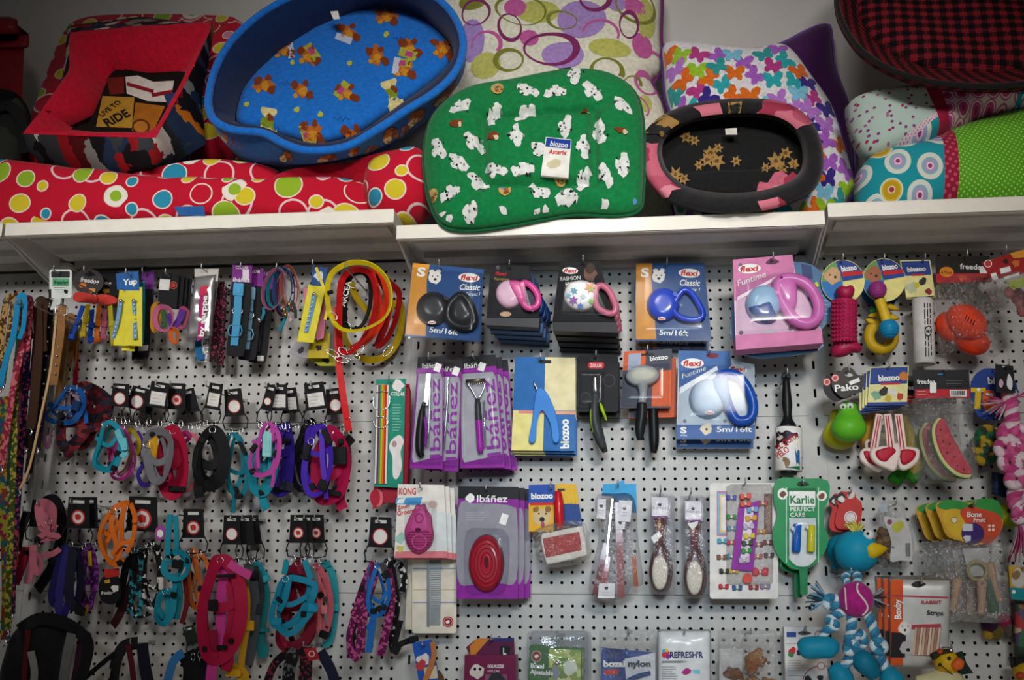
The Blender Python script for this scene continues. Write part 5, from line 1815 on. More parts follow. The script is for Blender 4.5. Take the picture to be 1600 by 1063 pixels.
bows = [(1143, 778, '#2a3fb0'), (1143, 808, '#1f7a2c'), (1144, 826, '#4a86a0'), (1129, 846, '#2a9ac0'), (1143, 848, '#c0203c'), (1128, 871, '#7a4a3a'), (1143, 870, '#2a7a8a'), (1132, 893, '#1c2a24'), (1147, 893, '#c8a01e'), (1131, 917, '#b81c30'), (1152, 919, '#2a5a8a'), (1178, 918, '#8c2230'), (1196, 917, '#8a7a9a'), (1188, 894, '#c81c34'), (1192, 787, '#b0321e'), (1189, 831, '#c8801e'), (1185, 851, '#7a2a30'), (1200, 848, '#5c2a34'), (1184, 870, '#b0505a'), (1202, 868, '#3a2a3a')]
for i, (x, y, cc) in enumerate(bows):
    bow(t, x, y, 8 if i not in (13,) else 13, cc, .002)
for i, (x, y, cc) in enumerate([(1165, 776, '#d8483a'), (1165, 788, '#d8483a'), (1176, 797, '#6a9ac4'), (1174, 810, '#d8a01e'), (1170, 823, '#b8a8d0'), (1171, 838, '#c8b82a'), (1168, 849, '#2a4a2e'), (1167, 861, '#1f8a34'), (1163, 876, '#b8a8c0')]):
    bow(t, x, y, 9, cc, .013, -6)
hook(1163, 757, .10, HK+'hair bow card', .03)
# ---- green bag dispenser pack
t = T('dispenser_pack', 'green shaped pack holding a blue and a yellow dispenser', 'dispenser pack', 1252, 892, .11)
GK = M('#0c8a4e', .4, 0, .3)
ol = cr([(1214, 749), (1253, 748), (1293, 751), (1295, 780), (1288, 797), (1288, 823), (1295, 840), (1289, 862), (1275, 881), (1253, 891), (1230, 884), (1212, 862), (1207, 835), (1213, 812), (1214, 800), (1209, 782)], 3)
c = t.slab('backing_card', ol, -.01, 0, GK)
t.prints('card_print', [(rr(1231, 763, 1275, 771), M('#0a6a3c')), (rr(1233, 768, 1274, 791), WH), (rr(1228, 762, 1229.5, 880), M('#bfe0cc')), (rr(1278, 762, 1279.5, 880), M('#bfe0cc')), (rr(1233, 810, 1275, 868), M('#d4dcdc', .5)), (cr([(1233, 868), (1275, 868), (1264, 884), (1244, 884)], 3), M('#dfe2e2', .5)), (el(1223, 772, 8, 9), WH), (blotch(1223, 773, 5, 2, 9, .25), M('#6a4a36')), (el(1284, 775, 8, 8), WH), (blotch(1284, 776, 5, 4, 9, .25), M('#7a4434')), (cr([(1245, 757), (1253, 752), (1265, 757), (1253, 760)], 3), M('#06301c'))], .0004, c)
t.text('Karlie', 1235, 787, 1273, 787, 12, M('#0c7a44'), .0022, c, 0, .02)
t.text('PERFECT', 1235, 799, 1274, 799, 6.5, WH, .0022, c, 0, .01)
t.text('CARE', 1235, 808, 1258, 808, 6.5, WH, .0022, c, 0, .01)
t.turn('blue_dispenser', (1246, 819), (1244, 863), [(0, .007), (.03, .0095), (.95, .0095), (1, .008)], .012, M('#1a5fc0', .35, 0, .3))
t.turn('yellow_dispenser', (1268, 821), (1267, 863), [(0, .007), (.03, .0085), (.95, .0085), (1, .007)], .012, M('#d6cc2a', .35, 0, .3))
t.turn('white_nozzle', (1237, 824), (1241, 828), [(0, .005), (1, .006)], .012, WH)
t.turn('white_nozzle', (1259, 823), (1264, 826), [(0, .004), (1, .005)], .012, WH)
blister(t, cr([(1232, 812), (1276, 812), (1278, 866), (1268, 884), (1253, 889), (1238, 884), (1231, 866)], 3), .0008, .028, p=9)
t.slab('green_stem', C4(1249, 888, 1262, 888, 1262, 930, 1251, 930), -.008, .002, M('#0c7a4a', .4))
hook(1253, 756, .11, HK+'green dispenser pack')
stack(t, 1, .05, 'spare green shaped pack behind the one with dispensers', 'spare dispenser packs', -.006, -.006)
# ================================================================== bottom row of packs
t = T('collar_strip', 'tan leather strap on a blue and white card in the bottom row', 'collar', 666, 1075, .13)
q = C4(644, 1005, 674, 1000, 690, 1075, 656, 1075)
c = t.slab('backing_card', q, -.003, 0, M('#1b50a8', .45))
t.prints('card_print', [(blotch(662, 1032, 10, 3, 10, .3), M('#d8d0cc')), (blotch(658, 1040, 8, 4, 9, .3), M('#b8383c')), (C4(662, 1044, 682, 1040, 684, 1060, 664, 1062), M('#c8b898'))], .0004, c)
t.strap('leather_strap', [(676, 1004, .006), (678, 1025, .012), (670, 1050, .010), (658, 1078, .006)], .012, .004, M('#b06a3a', .55))
t.strap('leather_strap', [(683, 1050, -.004), (690, 1062, .0), (692, 1080, .0)], .012, .004, M('#5a3a1e', .55))
hook(664, 1008, .13, HK+'tan leather strap')
t = T('muzzle_box', 'plum coloured dog muzzle box marked L', 'muzzle box', 768, 1085, .11)
PLM = M('#6a1640', .35, 0, .3)
q = C4(726, 1024, 806, 1024, 806, 1090, 724, 1090)
c = t.slab('box', q, -.05, 0, PLM)
bk = t.slab('back_panel', [(745, 998), (803, 997), (804, 1026), (735, 1026), (728, 1012)], -.048, -.044, M('#5c1440', .4))
t.prints('panel_print', [([(745, 998), (765, 998), (742, 1024), (735, 1024), (734, 1010)], M('#c87a2a')), ([(765, 998), (803, 997), (803, 1003), (762, 1003)], M('#2a2a6a')), (rr(781, 1010, 797, 1026), BK)], -.0435, bk)
t.text('L', 786, 1023, 791, 1023, 10, WH, -.0425, bk, 0, .03)
t.prints('box_print', [(blotch(746, 1050, 11, 3, 12, .2), M('#c9c0b8')), (el(742, 1046, 2.5, 2.5, 0, 8), BK), (el(750, 1046, 2.5, 2.5, 0, 8), BK), (rr(758, 1054, 792, 1090), M('#7c4a66', .4)), (blotch(776, 1066, 14, 2, 10, .3), M('#26262c'))], .0004, c)
t.text('DOG MUZZLE', 762, 1044, 787, 1044, 5, WH, .0016, c, 0, .02)
t.text('NYLON', 762, 1051, 780, 1051, 4, M('#d8b8c8'), .0016, c, 0, .01)
hook(770, 1000, .07, HK+'plum muzzle box', .03)
t = T('muzzle_pack', 'green muzzle pack with a garden photo in a clear shell', 'muzzle pack', 872, 1085, .11)
q = C4(828, 1008, 909, 1014, 908, 1090, 823, 1090)
c = t.slab('backing_card', q, -.004, 0, M('#3f7a3a', .45))
t.prints('card_print', [(C4(858, 1014, 908, 1016, 907, 1090, 856, 1090), multi(['#a8b85a', '#6a8a3a', '#c8cc8a', '#4a6a2a', '#8aa04a'], 60, 'garden_photo', .5, .02)), (blotch(868, 1052, 9, 2, 10, .2, 0, .8), M('#8a8c94', .5)), (blotch(871, 1036, 4, 3, 9, .2), M('#6a4030', .5)), (blotch(890, 1044, 11, 6, 10, .3), M('#d8dccc', .5)), (el(838, 1026, 8, 9), M('#c8b8b0')), (el(838, 1026, 7, 8), M('#8c2a2c')), (blotch(838, 1026, 3, 2, 8, .3), WH)], .0004, c)
t.text('Bozal', 829, 1044, 850, 1045, 7, WH, .002, c, 0, .03)
t.text('Ajustable', 828, 1053, 864, 1056, 7, WH, .002, c, 0, .03)
t.pillow('clear_shell', rr(823, 986, 920, 1095, 8), .0, .03, clear('#e6eaee', .03, .2, .06, 24), p=16, nt=64)
hook(872, 994, .11, HK+'green muzzle pack')
stack(t, 1, .04, 'spare clear muzzle pack behind the green one', 'spare muzzle packs', .004, 0)


def bag(t, poly, H=.02, mat=None, n=0.0, par=None):
    R = random.Random(int(poly[0][0]))
    a, b, c_ = R.uniform(60, 90), R.uniform(0, 6), R.uniform(50, 100)
    return t.pillow('film_bag', poly, n, H, mat or FILM, p=8, q=.5, nt=84, nr=18, mod=lambda u, v, r: .003*(1-r)*sin(a*u+b)*sin(c_*v)+.002*(1-r)*sin(140*u+60*v), smooth=False, crumple=.0022)


t = T('muzzle_bag', 'blue nylon muzzle card in a crinkled clear bag', 'muzzle pack', 980, 1085, .10)
q = C4(940, 1012, 1024, 1020, 1024, 1090, 938, 1090)
c = t.slab('card', q, -.003, 0, M('#3456a8', .45))
t.prints('card_print', [([(976, 1030), (1024, 1020), (1024, 1090), (980, 1090)], M('#d3d6e0', .45)), (C4(944, 1047, 967, 1046, 966, 1054, 944, 1055), M('#c0382e'))], .0004, c)
t.text('bozal', 943, 1042, 977, 1042, 9, WH, .002, c, 0, .05)
t.text('nylon', 981, 1042, 1017, 1042, 9, M('#22242e'), .002, c, 0, .05)
t.tube('muzzle_strap', [(980, 1064, .006), (1000, 1056, .008), (1016, 1052, .006)], .005, M('#1f3f80', .5), k=4)
bag(t, rr(936, 984, 1027, 1095, 3))
hook(982, 989, .10, HK+'blue nylon muzzle')
t = T('wipes_pack', 'white foil pack of wipes with a coloured splash logo', 'wipes pack', 1068, 1085, .10)
t.pillow('pouch', rr(1027, 984, 1111, 1095, 3), -.006, .024, M('#d9dadc', .35, 0, .2), p=6, nt=64, mod=lambda u, v, r: .002*sin(90*u)*(1-r))
pr = [(blotch(1040, 1022, 6, 4, 10, .35), M('#c82a3a')), (blotch(1044, 1026, 4, 6, 9, .35), M('#7a2a8a')), (blotch(1037, 1018, 3, 7, 9, .35), M('#2a9ac0')), (blotch(1042, 1017, 3, 8, 9, .35), M('#d8c02a')), (blotch(1073, 1050, 6, 4, 10, .3, 0, 1.3), M('#a82a7a')), (C4(1082, 1047, 1094, 1047, 1094, 1053, 1083, 1053), M('#7ac4d8'))]+finelines(1034, 1033, 1080, 1035, 2, M('#4a4a52'), .8)+finelines(1034, 1042, 1060, 1060, 6, M('#9a9aa2'), .8)
t.prints('pouch_print', pr, .0195)
t.text('REFRESH\'R', 1047, 1028, 1099, 1028, 9, M('#2a2262'), .0205, None, 0, .03)
hook(1069, 990, .10, HK+'pack of wipes')
t = T('chew_bag', 'clear bag of brown dried chews in the bottom row', 'treat bag', 1168, 1085, .10)
R = random.Random(5)
for i in range(9):
    x, y = R.uniform(1145, 1205), R.uniform(1026, 1085)
    t.ball('chew', x, y, .004, .016, M(['#8a5626', '#9c6a34', '#6e3f1a', '#a87a42'][i % 4], .7), (1.3, .8, .6), rot=R.uniform(0, 180), fn=lambda q: 1+.18*sin(7*q.x+3*q.y)+.12*sin(9*q.z+5*q.x))
t.slab('card', C4(1124, 1014, 1160, 1014, 1158, 1090, 1124, 1090), -.006, -.003, M('#d8d8d8', .5))
bag(t, rr(1121, 984, 1214, 1095, 3), .026)
hook(1171, 990, .10, HK+'bag of dried chews')
t = T('white_box', 'white and grey boxed item with a red swoosh and dog drawings', 'box', 1258, 1085, .09)
q = C4(1225, 980, 1293, 980, 1293, 1090, 1228, 1090)
c = t.slab('box', q, -.03, 0, M('#dad9d8', .45))
sw = [(1252, 1075), (1256, 1058), (1266, 1046), (1280, 1041), (1293, 1042)]
pr = [(C4(1229, 988, 1244, 988, 1244, 996, 1229, 996), M('#2a4a9a')), (cr([(1246, 990), (1256, 986), (1268, 990), (1256, 993)], 3), M('#4a4a4e')), (el(1279, 992, 6, 6), M('#b8404a')), (el(1279, 992, 5, 5), M('#dad9d8')), (rr(1228, 1005, 1293, 1007), M('#b8b6b6')), (blotch(1238, 1018, 6, 4, 9, .3), M('#c82a3a')), (blotch(1236, 1023, 4, 5, 9, .3), M('#2a8a4a')), (rr(1245, 1016, 1262, 1024), M('#2a2262')), (el(1283, 1041, 6, 6), M('#a83a4a')), (el(1283, 1041, 5, 5), M('#dad9d8')), (blotch(1282, 1060, 5, 3, 9, .3), M('#2c2a2e')), (blotch(1262, 1062, 6, 6, 9, .3), M('#2c2a2e'))]+finelines(1231, 1032, 1262, 1056, 7, M('#9a9a9e'), .8)
t.prints('box_print', pr, .0004, c)
t.tube('red_swoosh', [(x, y, .0006) for x, y in sw], .0008, M('#a82a3a'), k=4, sides=4)
hook(1256, 986, .09, HK+'white box')
# ================================================================== toys and treats on the end bay
BZ = M('#1f3f8c', .45)


def rope(t, path, r, cols, turns=6, name='strand', par=None, n_str=3, k=6):
    """twisted rope along (px,py,n)"""
    L = [Vector(q) for q in cr([tuple(t.p(*q)) for q in path], k, False)]
    m = len(L)
    for s_ in range(n_str):
        pts = []
        for i in range(m):
            a = L[max(i-1, 0)]
            b = L[min(i+1, m-1)]
            tg = (b-a).normalized()
            e1 = tg.cross(Vector((.1, .2, 1))).normalized()
            e2 = tg.cross(e1)
            g = 2*pi*(turns*i/(m-1)+s_/n_str)
            pts.append(tuple(L[i]+e1*(r*.55*cos(g))+e2*(r*.55*sin(g))))
        t.tube(name, pts, r*.62, cloth(cols[s_ % len(cols)]), raw=True, k=2, sides=7, par=par)


def knot(t, x, y, n, r, cols, name='knot', seed=1):
    R = random.Random(seed)
    for s_ in range(3):
        a0 = R.uniform(0, 180)
        t.tube(name, [tuple(t.p(px_, py_, n+.35*r*sin(i*1.7+s_*2))) for i, (px_, py_) in enumerate(el(x, y, r*560, r*420, a0, 8))], r*.5, cloth(cols[s_ % len(cols)]), True, raw=True, k=3, sides=7)


def tassel(t, x, y, n, r, cols, ang, seed=1, cnt=22, name='frayed_thread', spread=48):
    R = random.Random(seed)
    c0 = t.p(x, y, n)
    for i in range(cnt):
        a = radians(ang+R.uniform(-spread, spread))
        l = r*R.uniform(.6, 1.1)
        b = c0+Vector((cos(a)*l, sin(a)*l, R.uniform(-.5, .5)*r))
        m_ = (c0+b)/2+Vector((0, 0, .12*r))
        t.tube(name, [tuple(c0), tuple(m_), tuple(b)], .0016, cloth(cols[i % len(cols)]), raw=True, k=2, sides=4)


def biozoo_disc(t, cx, cy, r, n, dog):
    c = t.slab('round_card', el(cx, cy, r, r*1.0, 0, 36), n-.002, n, M('#e6dc8a', .45))
    left = [(cx+r*.98*cos(a), cy+r*.98*sin(a)) for a in (radians(90+i*15) for i in range(13))]
    sect = lambda a0, a1: [(cx, cy)]+[(cx+r*.98*cos(radians(a)), cy+r*.98*sin(radians(a))) for a in range(a0, a1+1, 10)]
    t.prints('card_print', [(left, M('#6a9a5a', .45)), (sect(90, 180), M('#2272b8', .45)), (sect(250, 350), BZ), (C4(cx-1, cy-r*.42, cx+r*.9, cy-r*.5, cx+r*.9, cy-r*.33, cx-1, cy-r*.22), FRED), (blotch(cx-r*.45, cy-r*.25, r*.38, 3, 11, .2), M(dog, .5)), (el(cx-r*.35, cy-r*.2, 2.2, 2.2, 0, 8), BK), (el(cx-r*.6, cy-r*.3, 1.4, 1.4, 0, 8), BK)], n+.0004, c)
    t.text('biozoo', cx-r*.05, cy-r*.45, cx+r*.65, cy-r*.55, r*.24, WH, n+.002, c, 0, .04)
    return c


# ---- ribbed bone toy
t = T('rubber_toy', 'dark pink ribbed rubber bone under a round dog card', 'dog toy', 1320, 560, .172)
biozoo_disc(t, 1317, 440, 34, 0, '#c8a078')
PT = M('#a81f4e', .4)
t.turn('ribbed_body', (1319, 468), (1319, 536), sum([[(.02+i*.098, .0235), (.05+i*.098, .0300), (.085+i*.098, .0300)] for i in range(10)], [])+[(1, .024)], .028, PT, sides=22)
for i in range(10):
    for j in range(9):
        a = radians(-70+j*17.5)
        p_ = t.p(1319, 472+i*6.7, .028)
        b = t.ball('nub', 1319+19*sin(a), 473+i*6.5, .028+.029*cos(a), .0036, PT, nu=6, nv=5)
t.pillow('heart_end', cr([(1305, 455), (1312, 448), (1320, 450), (1329, 447), (1335, 455), (1330, 468), (1320, 473), (1309, 468)], 4), .018, .028, PT, back=.012, p=3, nt=40)
t.pillow('tail_end', cr([(1310, 528), (1328, 528), (1340, 536), (1347, 545), (1342, 552), (1332, 552), (1318, 558), (1302, 558), (1297, 551), (1300, 540)], 4), .012, .026, PT, back=.012, p=3, nt=44)
hook(1314, 410, .172, HK+'ribbed rubber bone')
# ---- dumbbell toy
t = T('rubber_toy', 'purple, yellow and blue ribbed rubber dumbbell under a round card', 'dog toy', 1388, 532, .11)
biozoo_disc(t, 1381, 438, 34, 0, '#a86a4a')
groove = lambda q: 1-.05*max(0, sin(q.y*22))
t.ball('purple_ball', 1371, 453, .022, .0215, M('#93357c', .4), fn=groove, nu=28, nv=36)
t.turn('yellow_neck', (1374, 468), (1386, 502), sum([[(i*.1, .011), (.05+i*.1, .0135)] for i in range(10)], [])+[(1, .011)], .022, M('#d8b42a', .4))
t.ball('blue_ball', 1389, 514, .022, .0235, M('#1a86b8', .4), fn=groove, nu=28, nv=36)
hook(1378, 410, .11, HK+'rubber dumbbell')
t = T('rubber_toy', 'yellow ring shaped rubber toy with leaves behind the dumbbell', 'dog toy', 1375, 552, .075)
t.slab('round_card', el(1376, 448, 33, 34, 0, 30), -.022, -.02, M('#22508c', .45))
t.tube('ring', [(x, y, 0) for x, y in el(1377, 526, 19, 20, 0, 12)], .0135, M('#c8a21e', .4), True, k=4, sides=10)
for x, y, r_, a in ((1392, 480, 15, 20), (1368, 492, 14, 170), (1362, 503, 12, 200), (1394, 496, 12, 10)):
    t.pillow('petal', rotp(cr([(x-r_, y), (x, y-5), (x+r_, y), (x, y+5)], 3), a, (x, y)), .008, .006, M('#c8a21e', .4), p=2, nt=20, nr=4)
t.pillow('leaf', cr([(1357, 486), (1366, 480), (1372, 487), (1364, 491)], 3), .01, .004, M('#1f7a3c', .5), p=2, nt=20, nr=4)
# ---- small card and white tube
t = T('printed_card', 'square blue and yellow card above the white tube', 'card', 1433, 466, .085)
q = C4(1406, 407, 1453, 406, 1461, 462, 1416, 465)
c = t.slab('backing_card', q, -.003, 0, M('#e4dc96', .45))
t.prints('card_print', [(lerp4(q, .03, .03, .97, .42), BZ), (lerp4(q, .3, .38, .75, .43), FRED), (blotch(1425, 450, 9, 3, 10, .3), M('#b8c4a0')), (blotch(1442, 440, 6, 4, 9, .3), M('#2c2a26')), (blotch(1451, 455, 5, 5, 9, .3), M('#8c2a2a')), (blotch(1432, 446, 5, 7, 9, .3), M('#c8b83a'))], .0004, c)
t.text('biozoo', 1418, 425, 1447, 423, 7, WH, .002, c, 0, .04)
t.slab('bag_neck', C4(1420, 462, 1458, 460, 1456, 474, 1430, 474), -.004, -.002, clear('#eeeeee', .02))
hook(1441, 409, .085, HK+'square blue card')
stack(t, 1, .008, 'spare square card behind the blue and yellow card', 'spare square cards', .003, -.002)
t = T('white_tube', 'white plastic tube with black printed text hanging under a small card', 'tube', 1443, 570, .085)
RT_ = .0245
t.turn('tube_body', (1441, 467), (1445, 570), [(0, RT_*.8), (.02, RT_*.95), (.06, RT_), (.97, RT_), (1, RT_*.93)], .012, M('#cfcdca', .5), sides=26)
TU = t.p(1443, 520, .03)
tA, tB = t.p(1441, 467, .012), t.p(1445, 570, .012)


def on_tube(u, v):
    k_ = (v-tA.y)/(tB.y-tA.y)
    cx_ = tA.x+(tB.x-tA.x)*k_
    return .012+sqrt(max(0, (RT_+.0004)**2-(u-cx_)**2))


its = []
R = random.Random(8)
for j, x in enumerate((1444, 1448.5, 1453)):
    y = 474
    while y < 556:
        l = R.uniform(5, 16)
        its.append((rr(x-.8+(y-474)*.03, y, x+.9+(y-474)*.03, min(y+l, 558)), M('#2a2a2c', .5)))
        y += l+2.2
its += [(el(1450, 518, 6, 9, 10, 14), M('#2a2a2c', .5)), (el(1450, 518, 4.4, 7, 10, 14), M('#cfcdca', .5)), (blotch(1450, 518, 3, 5, 9, .4), M('#2a2a2c', .5))]
t.decals('tube_print', its, on_tube, .034, rings=2, off=.0003)
# ---- rugby balls
t = T('toy_ball_bag', 'clear bag with a black and red header and bright orange balls', 'dog toy', 1508, 556, .10)
q = C4(1462, 400, 1546, 400, 1549, 441, 1463, 442)
c = t.slab('header_card', q, -.003, .0, M('#1a1614', .45))
t.prints('card_print', [(lerp4(q, 0, .66, 1, 1), M('#b81c26', .45)), (el(1479, 425, 11, 8), M('#d8841e')), (blotch(1504, 434, 6, 3, 9, .35, 0, 1.2), M('#d8582a')), (lerp4(q, .8, .4, .95, .66), WH)], .0004, c)
t.text('freedog', 1500, 420, 1540, 422, 8, WH, .002, c, 0, .02)
t.text('4 Toys', 1471, 428, 1487, 428, 4.5, M('#7a2a12'), .0022, c, 0, .01)
ORB = M('#e8421a', .45)
rug = lambda q: 1+.02*sin(26*q.x)*sin(26*q.y)
for x, y, r_, a, n_ in ((1510, 504, .050, 42, .03), (1482, 511, .036, 70, .0), (1519, 534, .040, 20, .002)):
    b = t.ball('orange_ball', x, y, n_, r_, ORB, (1.0, .78, .8), rot=-a, fn=rug, nu=28, nv=18)
    if a == 42:
        for i in range(4):
            t.tube('ball_lacing', [(1511+i*4, 492+i*3, .0705), (1508+i*4, 499+i*3, .0705)], .0012, M('#2a1a16'), k=1, sides=5, par=b)
bag(t, cr([(1466, 441), (1546, 440), (1551, 500), (1560, 556), (1530, 552), (1500, 545), (1468, 556), (1466, 500)], 4), .07, clear('#f0ecec', .018, .7, .03, 34))
hook(1506, 404, .10, HK+'bag of orange balls')
# ---- red packs and bag at the end
t = T('toy_pack', 'small red printed packs tilted over a crinkled bag beside the orange balls', 'dog toy', 1572, 490, .20)
q = C4(1534, 410, 1606, 388, 1612, 425, 1550, 438)
c = t.slab('header_card', q, -.003, 0, M('#9c1c1e', .45))
t.prints('card_print', [(el(1544, 412, 6, 6), WH), (el(1544, 412, 5, 5), M('#b8383a')), (C4(1562, 420, 1578, 416, 1580, 424, 1564, 428), WH), (C4(1548, 428, 1556, 426, 1560, 436, 1551, 438), WH), (C4(1568, 433, 1592, 426, 1593, 430, 1570, 437), WH), (C4(1578, 396, 1600, 390, 1602, 402, 1584, 404), M('#d8922a')), (blotch(1588, 412, 6, 3, 9, .3), M('#c8682a')), (blotch(1572, 408, 4, 5, 9, .3), M('#3a1814'))], .0004, c)
t.slab('tag', C4(1575, 440, 1600, 433, 1602, 446, 1580, 454), .001, .003, M('#a8b84a', .5))
R = random.Random(2)
for i in range(8):
    t.ball('treat', R.uniform(1575, 1605), R.uniform(455, 486), -.002, .012, M(['#7a3a44', '#9a5a5c', '#5c2a34'][i % 3], .6), (1, 1.2, .7), nu=10, nv=8)
bag(t, cr([(1540, 438), (1600, 428), (1615, 470), (1600, 490), (1570, 480), (1550, 470)], 4), .03)
hook(1566, 398, .20, HK+'red packs')
# ---- frog squeaky toys and their cards
for k, (lab, dx, dy, d, hx) in enumerate((('grey paw shaped card above the green squeaky toy', 0, 0, .185, '#3a3634'), ('black paw shaped card tilted behind the grey one', -13, 6, .172, '#17171a'))):
    t = T('paw_card', lab, 'card', 1322+dx, 622+dy, d)
    ol = cr([(1300+dx, 592+dy), (1304+dx, 580+dy), (1312+dx, 582+dy), (1320+dx, 574+dy), (1332+dx, 576+dy), (1340+dx, 586+dy), (1350+dx, 588+dy), (1348+dx, 606+dy), (1342+dx, 614+dy), (1330+dx, 618+dy), (1318+dx, 622+dy), (1306+dx, 614+dy), (1300+dx, 604+dy)], 3)
    c = t.slab('card', ol, -.002, 0, M(hx, .45))
    t.prints('card_print', [(el(1305+dx, 591+dy, 6, 6), M('#c8484a')), (el(1305+dx, 591+dy, 5, 5), M('#d8c8c0')), (el(1305+dx, 591+dy, 3.5, 3.5), M('#c8484a')), (cr([(1320+dx, 586+dy), (1327+dx, 583+dy), (1333+dx, 587+dy), (1326+dx, 589+dy)], 3), M('#c8c8c4'))], .0004, c)
    if k == 0:
        t.text('Pako', 1305, 612, 1342, 609, 10, WH, .002, c, 0, .02)
        t.slab('sticker', C4(1326, 597, 1342, 590, 1344, 596, 1329, 602), .0006, .0014, WH)
        hook(1323, 584, .185, HK+'paw shaped cards')
for k, (lab, x, y, d, hx) in enumerate((('round green squeaky toy with bulging white eyes', 1326, 664, .10, '#5fb42a'), ('yellow squeaky toy half hidden behind the green one', 1312, 676, .022, '#b8b81e'))):
    t = T('squeaky_toy', lab, 'dog toy', x, y+28, d)
    m_ = M(hx, .4)
    t.tube('body', [(x-2, y-35, .026, .30), (x-2, y-31, .026, .52), (x-1, y-22, .026, .56), (x, y-12, .026, .78), (x, y, .026, 1.0), (x, y+12, .026, .98), (x, y+21, .026, .72), (x, y+26, .026, .3)], .039, m_, k=4, sides=20)
    if k == 0:
        for sx in (-8, 3):
            e = t.ball('eye', x+sx-1, y-29, .042, .0085, M('#e8e8e2', .3), nu=12, nv=8)
            t.ball('pupil', x+sx-.5, y-28, .0495, .0028, BK, nu=8, nv=6, par=e)
        t.tube('mouth', [(x-7, y-19, .047), (x-1, y-17, .048), (x+5, y-19, .047)], .001, M('#2c6a14'), k=3, sides=5)
# ---- chop toys
t = T('printed_card', 'blue and yellow printed header card above the meat chop toys', 'card', 1388, 636, .17)
q = C4(1360, 574, 1420, 572, 1417, 633, 1355, 634)
c = t.slab('card', q, -.002, 0, M('#e2dc9a', .45))
t.prints('card_print', [(lerp4(q, .02, .02, .98, .45), BZ), (lerp4(q, .3, .42, .8, .47), FRED), (lerp4(q, 0, .92, 1, 1), BZ), (el(1412, 588, 7, 7), M('#c8742a')), (blotch(1370, 618, 8, 3, 9, .3), M('#7aa88a')), (blotch(1381, 612, 7, 4, 9, .3), M('#2a2826')), (blotch(1395, 612, 6, 5, 9, .3), M('#d8d4cc')), (blotch(1406, 620, 6, 7, 9, .3), M('#b83a2a')), (blotch(1388, 622, 6, 9, 9, .3), M('#c8b03a'))], .0004, c)
t.text('biozoo', 1373, 596, 1406, 594, 9, WH, .002, c, 0, .04)
hook(1387, 576, .17, HK+'meat chop toys', .02)
stack(t, 3, .009, 'spare printed header card behind the front one over the chops', 'spare header cards over the chops', -.004, -.003, 2)
FAT, MEAT = M('#e2cfc8', .5), M('#b81c34', .45)
for k, (lab, pts, mt, st, n_, d) in enumerate((
        ('front meat chop toy, overlapping two others', [(1361, 704), (1372, 698), (1388, 696), (1403, 692), (1408, 704), (1404, 722), (1398, 736), (1386, 732), (1372, 726), (1362, 716)], [(1368, 706), (1380, 701), (1394, 698), (1400, 706), (1392, 714), (1384, 722), (1372, 718)], ((1386, 648), (1392, 696)), 0, .155),
        ('meat chop toy tucked behind on the watermelon bag side', [(1404, 700), (1418, 698), (1432, 700), (1438, 706), (1434, 722), (1418, 734), (1406, 732), (1402, 716)], [(1407, 704), (1420, 702), (1431, 706), (1428, 718), (1414, 727), (1407, 722)], ((1403, 648), (1410, 698)), 0, .136),
        ('meat chop toy tucked behind on the green toy side', [(1344, 708), (1352, 700), (1366, 702), (1376, 712), (1380, 730), (1374, 738), (1358, 730), (1346, 720)], [(1349, 706), (1360, 706), (1370, 716), (1370, 728), (1356, 722)], ((1374, 648), (1364, 704)), 0, .121),
        ('slim bone end of a chop toy behind the front chop', [(1352, 690), (1362, 686), (1370, 694), (1366, 706), (1354, 704)], [(1356, 692), (1363, 691), (1364, 700), (1357, 700)], ((1378, 652), (1362, 692)), 0, .085))):
    t = T('chop_toy', lab, 'dog toy', pts[4][0], pts[min(6, len(pts)-1)][1], d)
    o = t.slab('fat_rim', cr(pts, 4), -.006, .008, FAT, .003)
    t.pillow('red_meat', cr(mt, 4), .0078, .004, MEAT, p=5, nt=32, nr=5)
    (ax, ay), (bx, by) = st
    t.strap('bone', [(ax, ay, .004), ((ax+bx)/2, (ay+by)/2+1, .006), (bx, by+6, .004)], .017, .010, FAT)
    for e in (-1.8, 1.8):
        t.strap('red_stripe', [(ax+e, ay+2, .0098), ((ax+bx)/2+e, (ay+by)/2+1, .0118), (bx+e*1.6, by+4, .0098)], .0026, .0012, MEAT)
t = T('vegetable_toy', 'yellow and green vegetable shaped toy behind the chop toys', 'dog toy', 1410, 748, .048)
t.tube('body', [(1372, 640, 0, .4), (1362, 665, 0, .8), (1359, 690, 0, .85), (1362, 710, 0, .4)], .026, M('#c8922e', .45), k=4, sides=12)
t.tube('second_body', [(1412, 650, 0, .4), (1424, 690, 0, .8), (1434, 720, 0, .9), (1424, 740, 0, .5)], .02, M('#c8b02e', .45), k=4, sides=12)
for i, (x, y) in enumerate(((1408, 742), (1420, 738), (1436, 728), (1444, 718), (1430, 744), (1400, 746))):
    t.pillow('leaf', blotch(x, y, 11, i, 10, .35), .0, .008, M('#2f8a1e', .5), p=2, nt=24, nr=4)
bag(t, rr(1345, 638, 1420, 700, 6), .04, clear('#f4f0ea', .012, .6, .02, 30), -.02)
hook(1396, 600, .05, HK+'vegetable toy', .01)
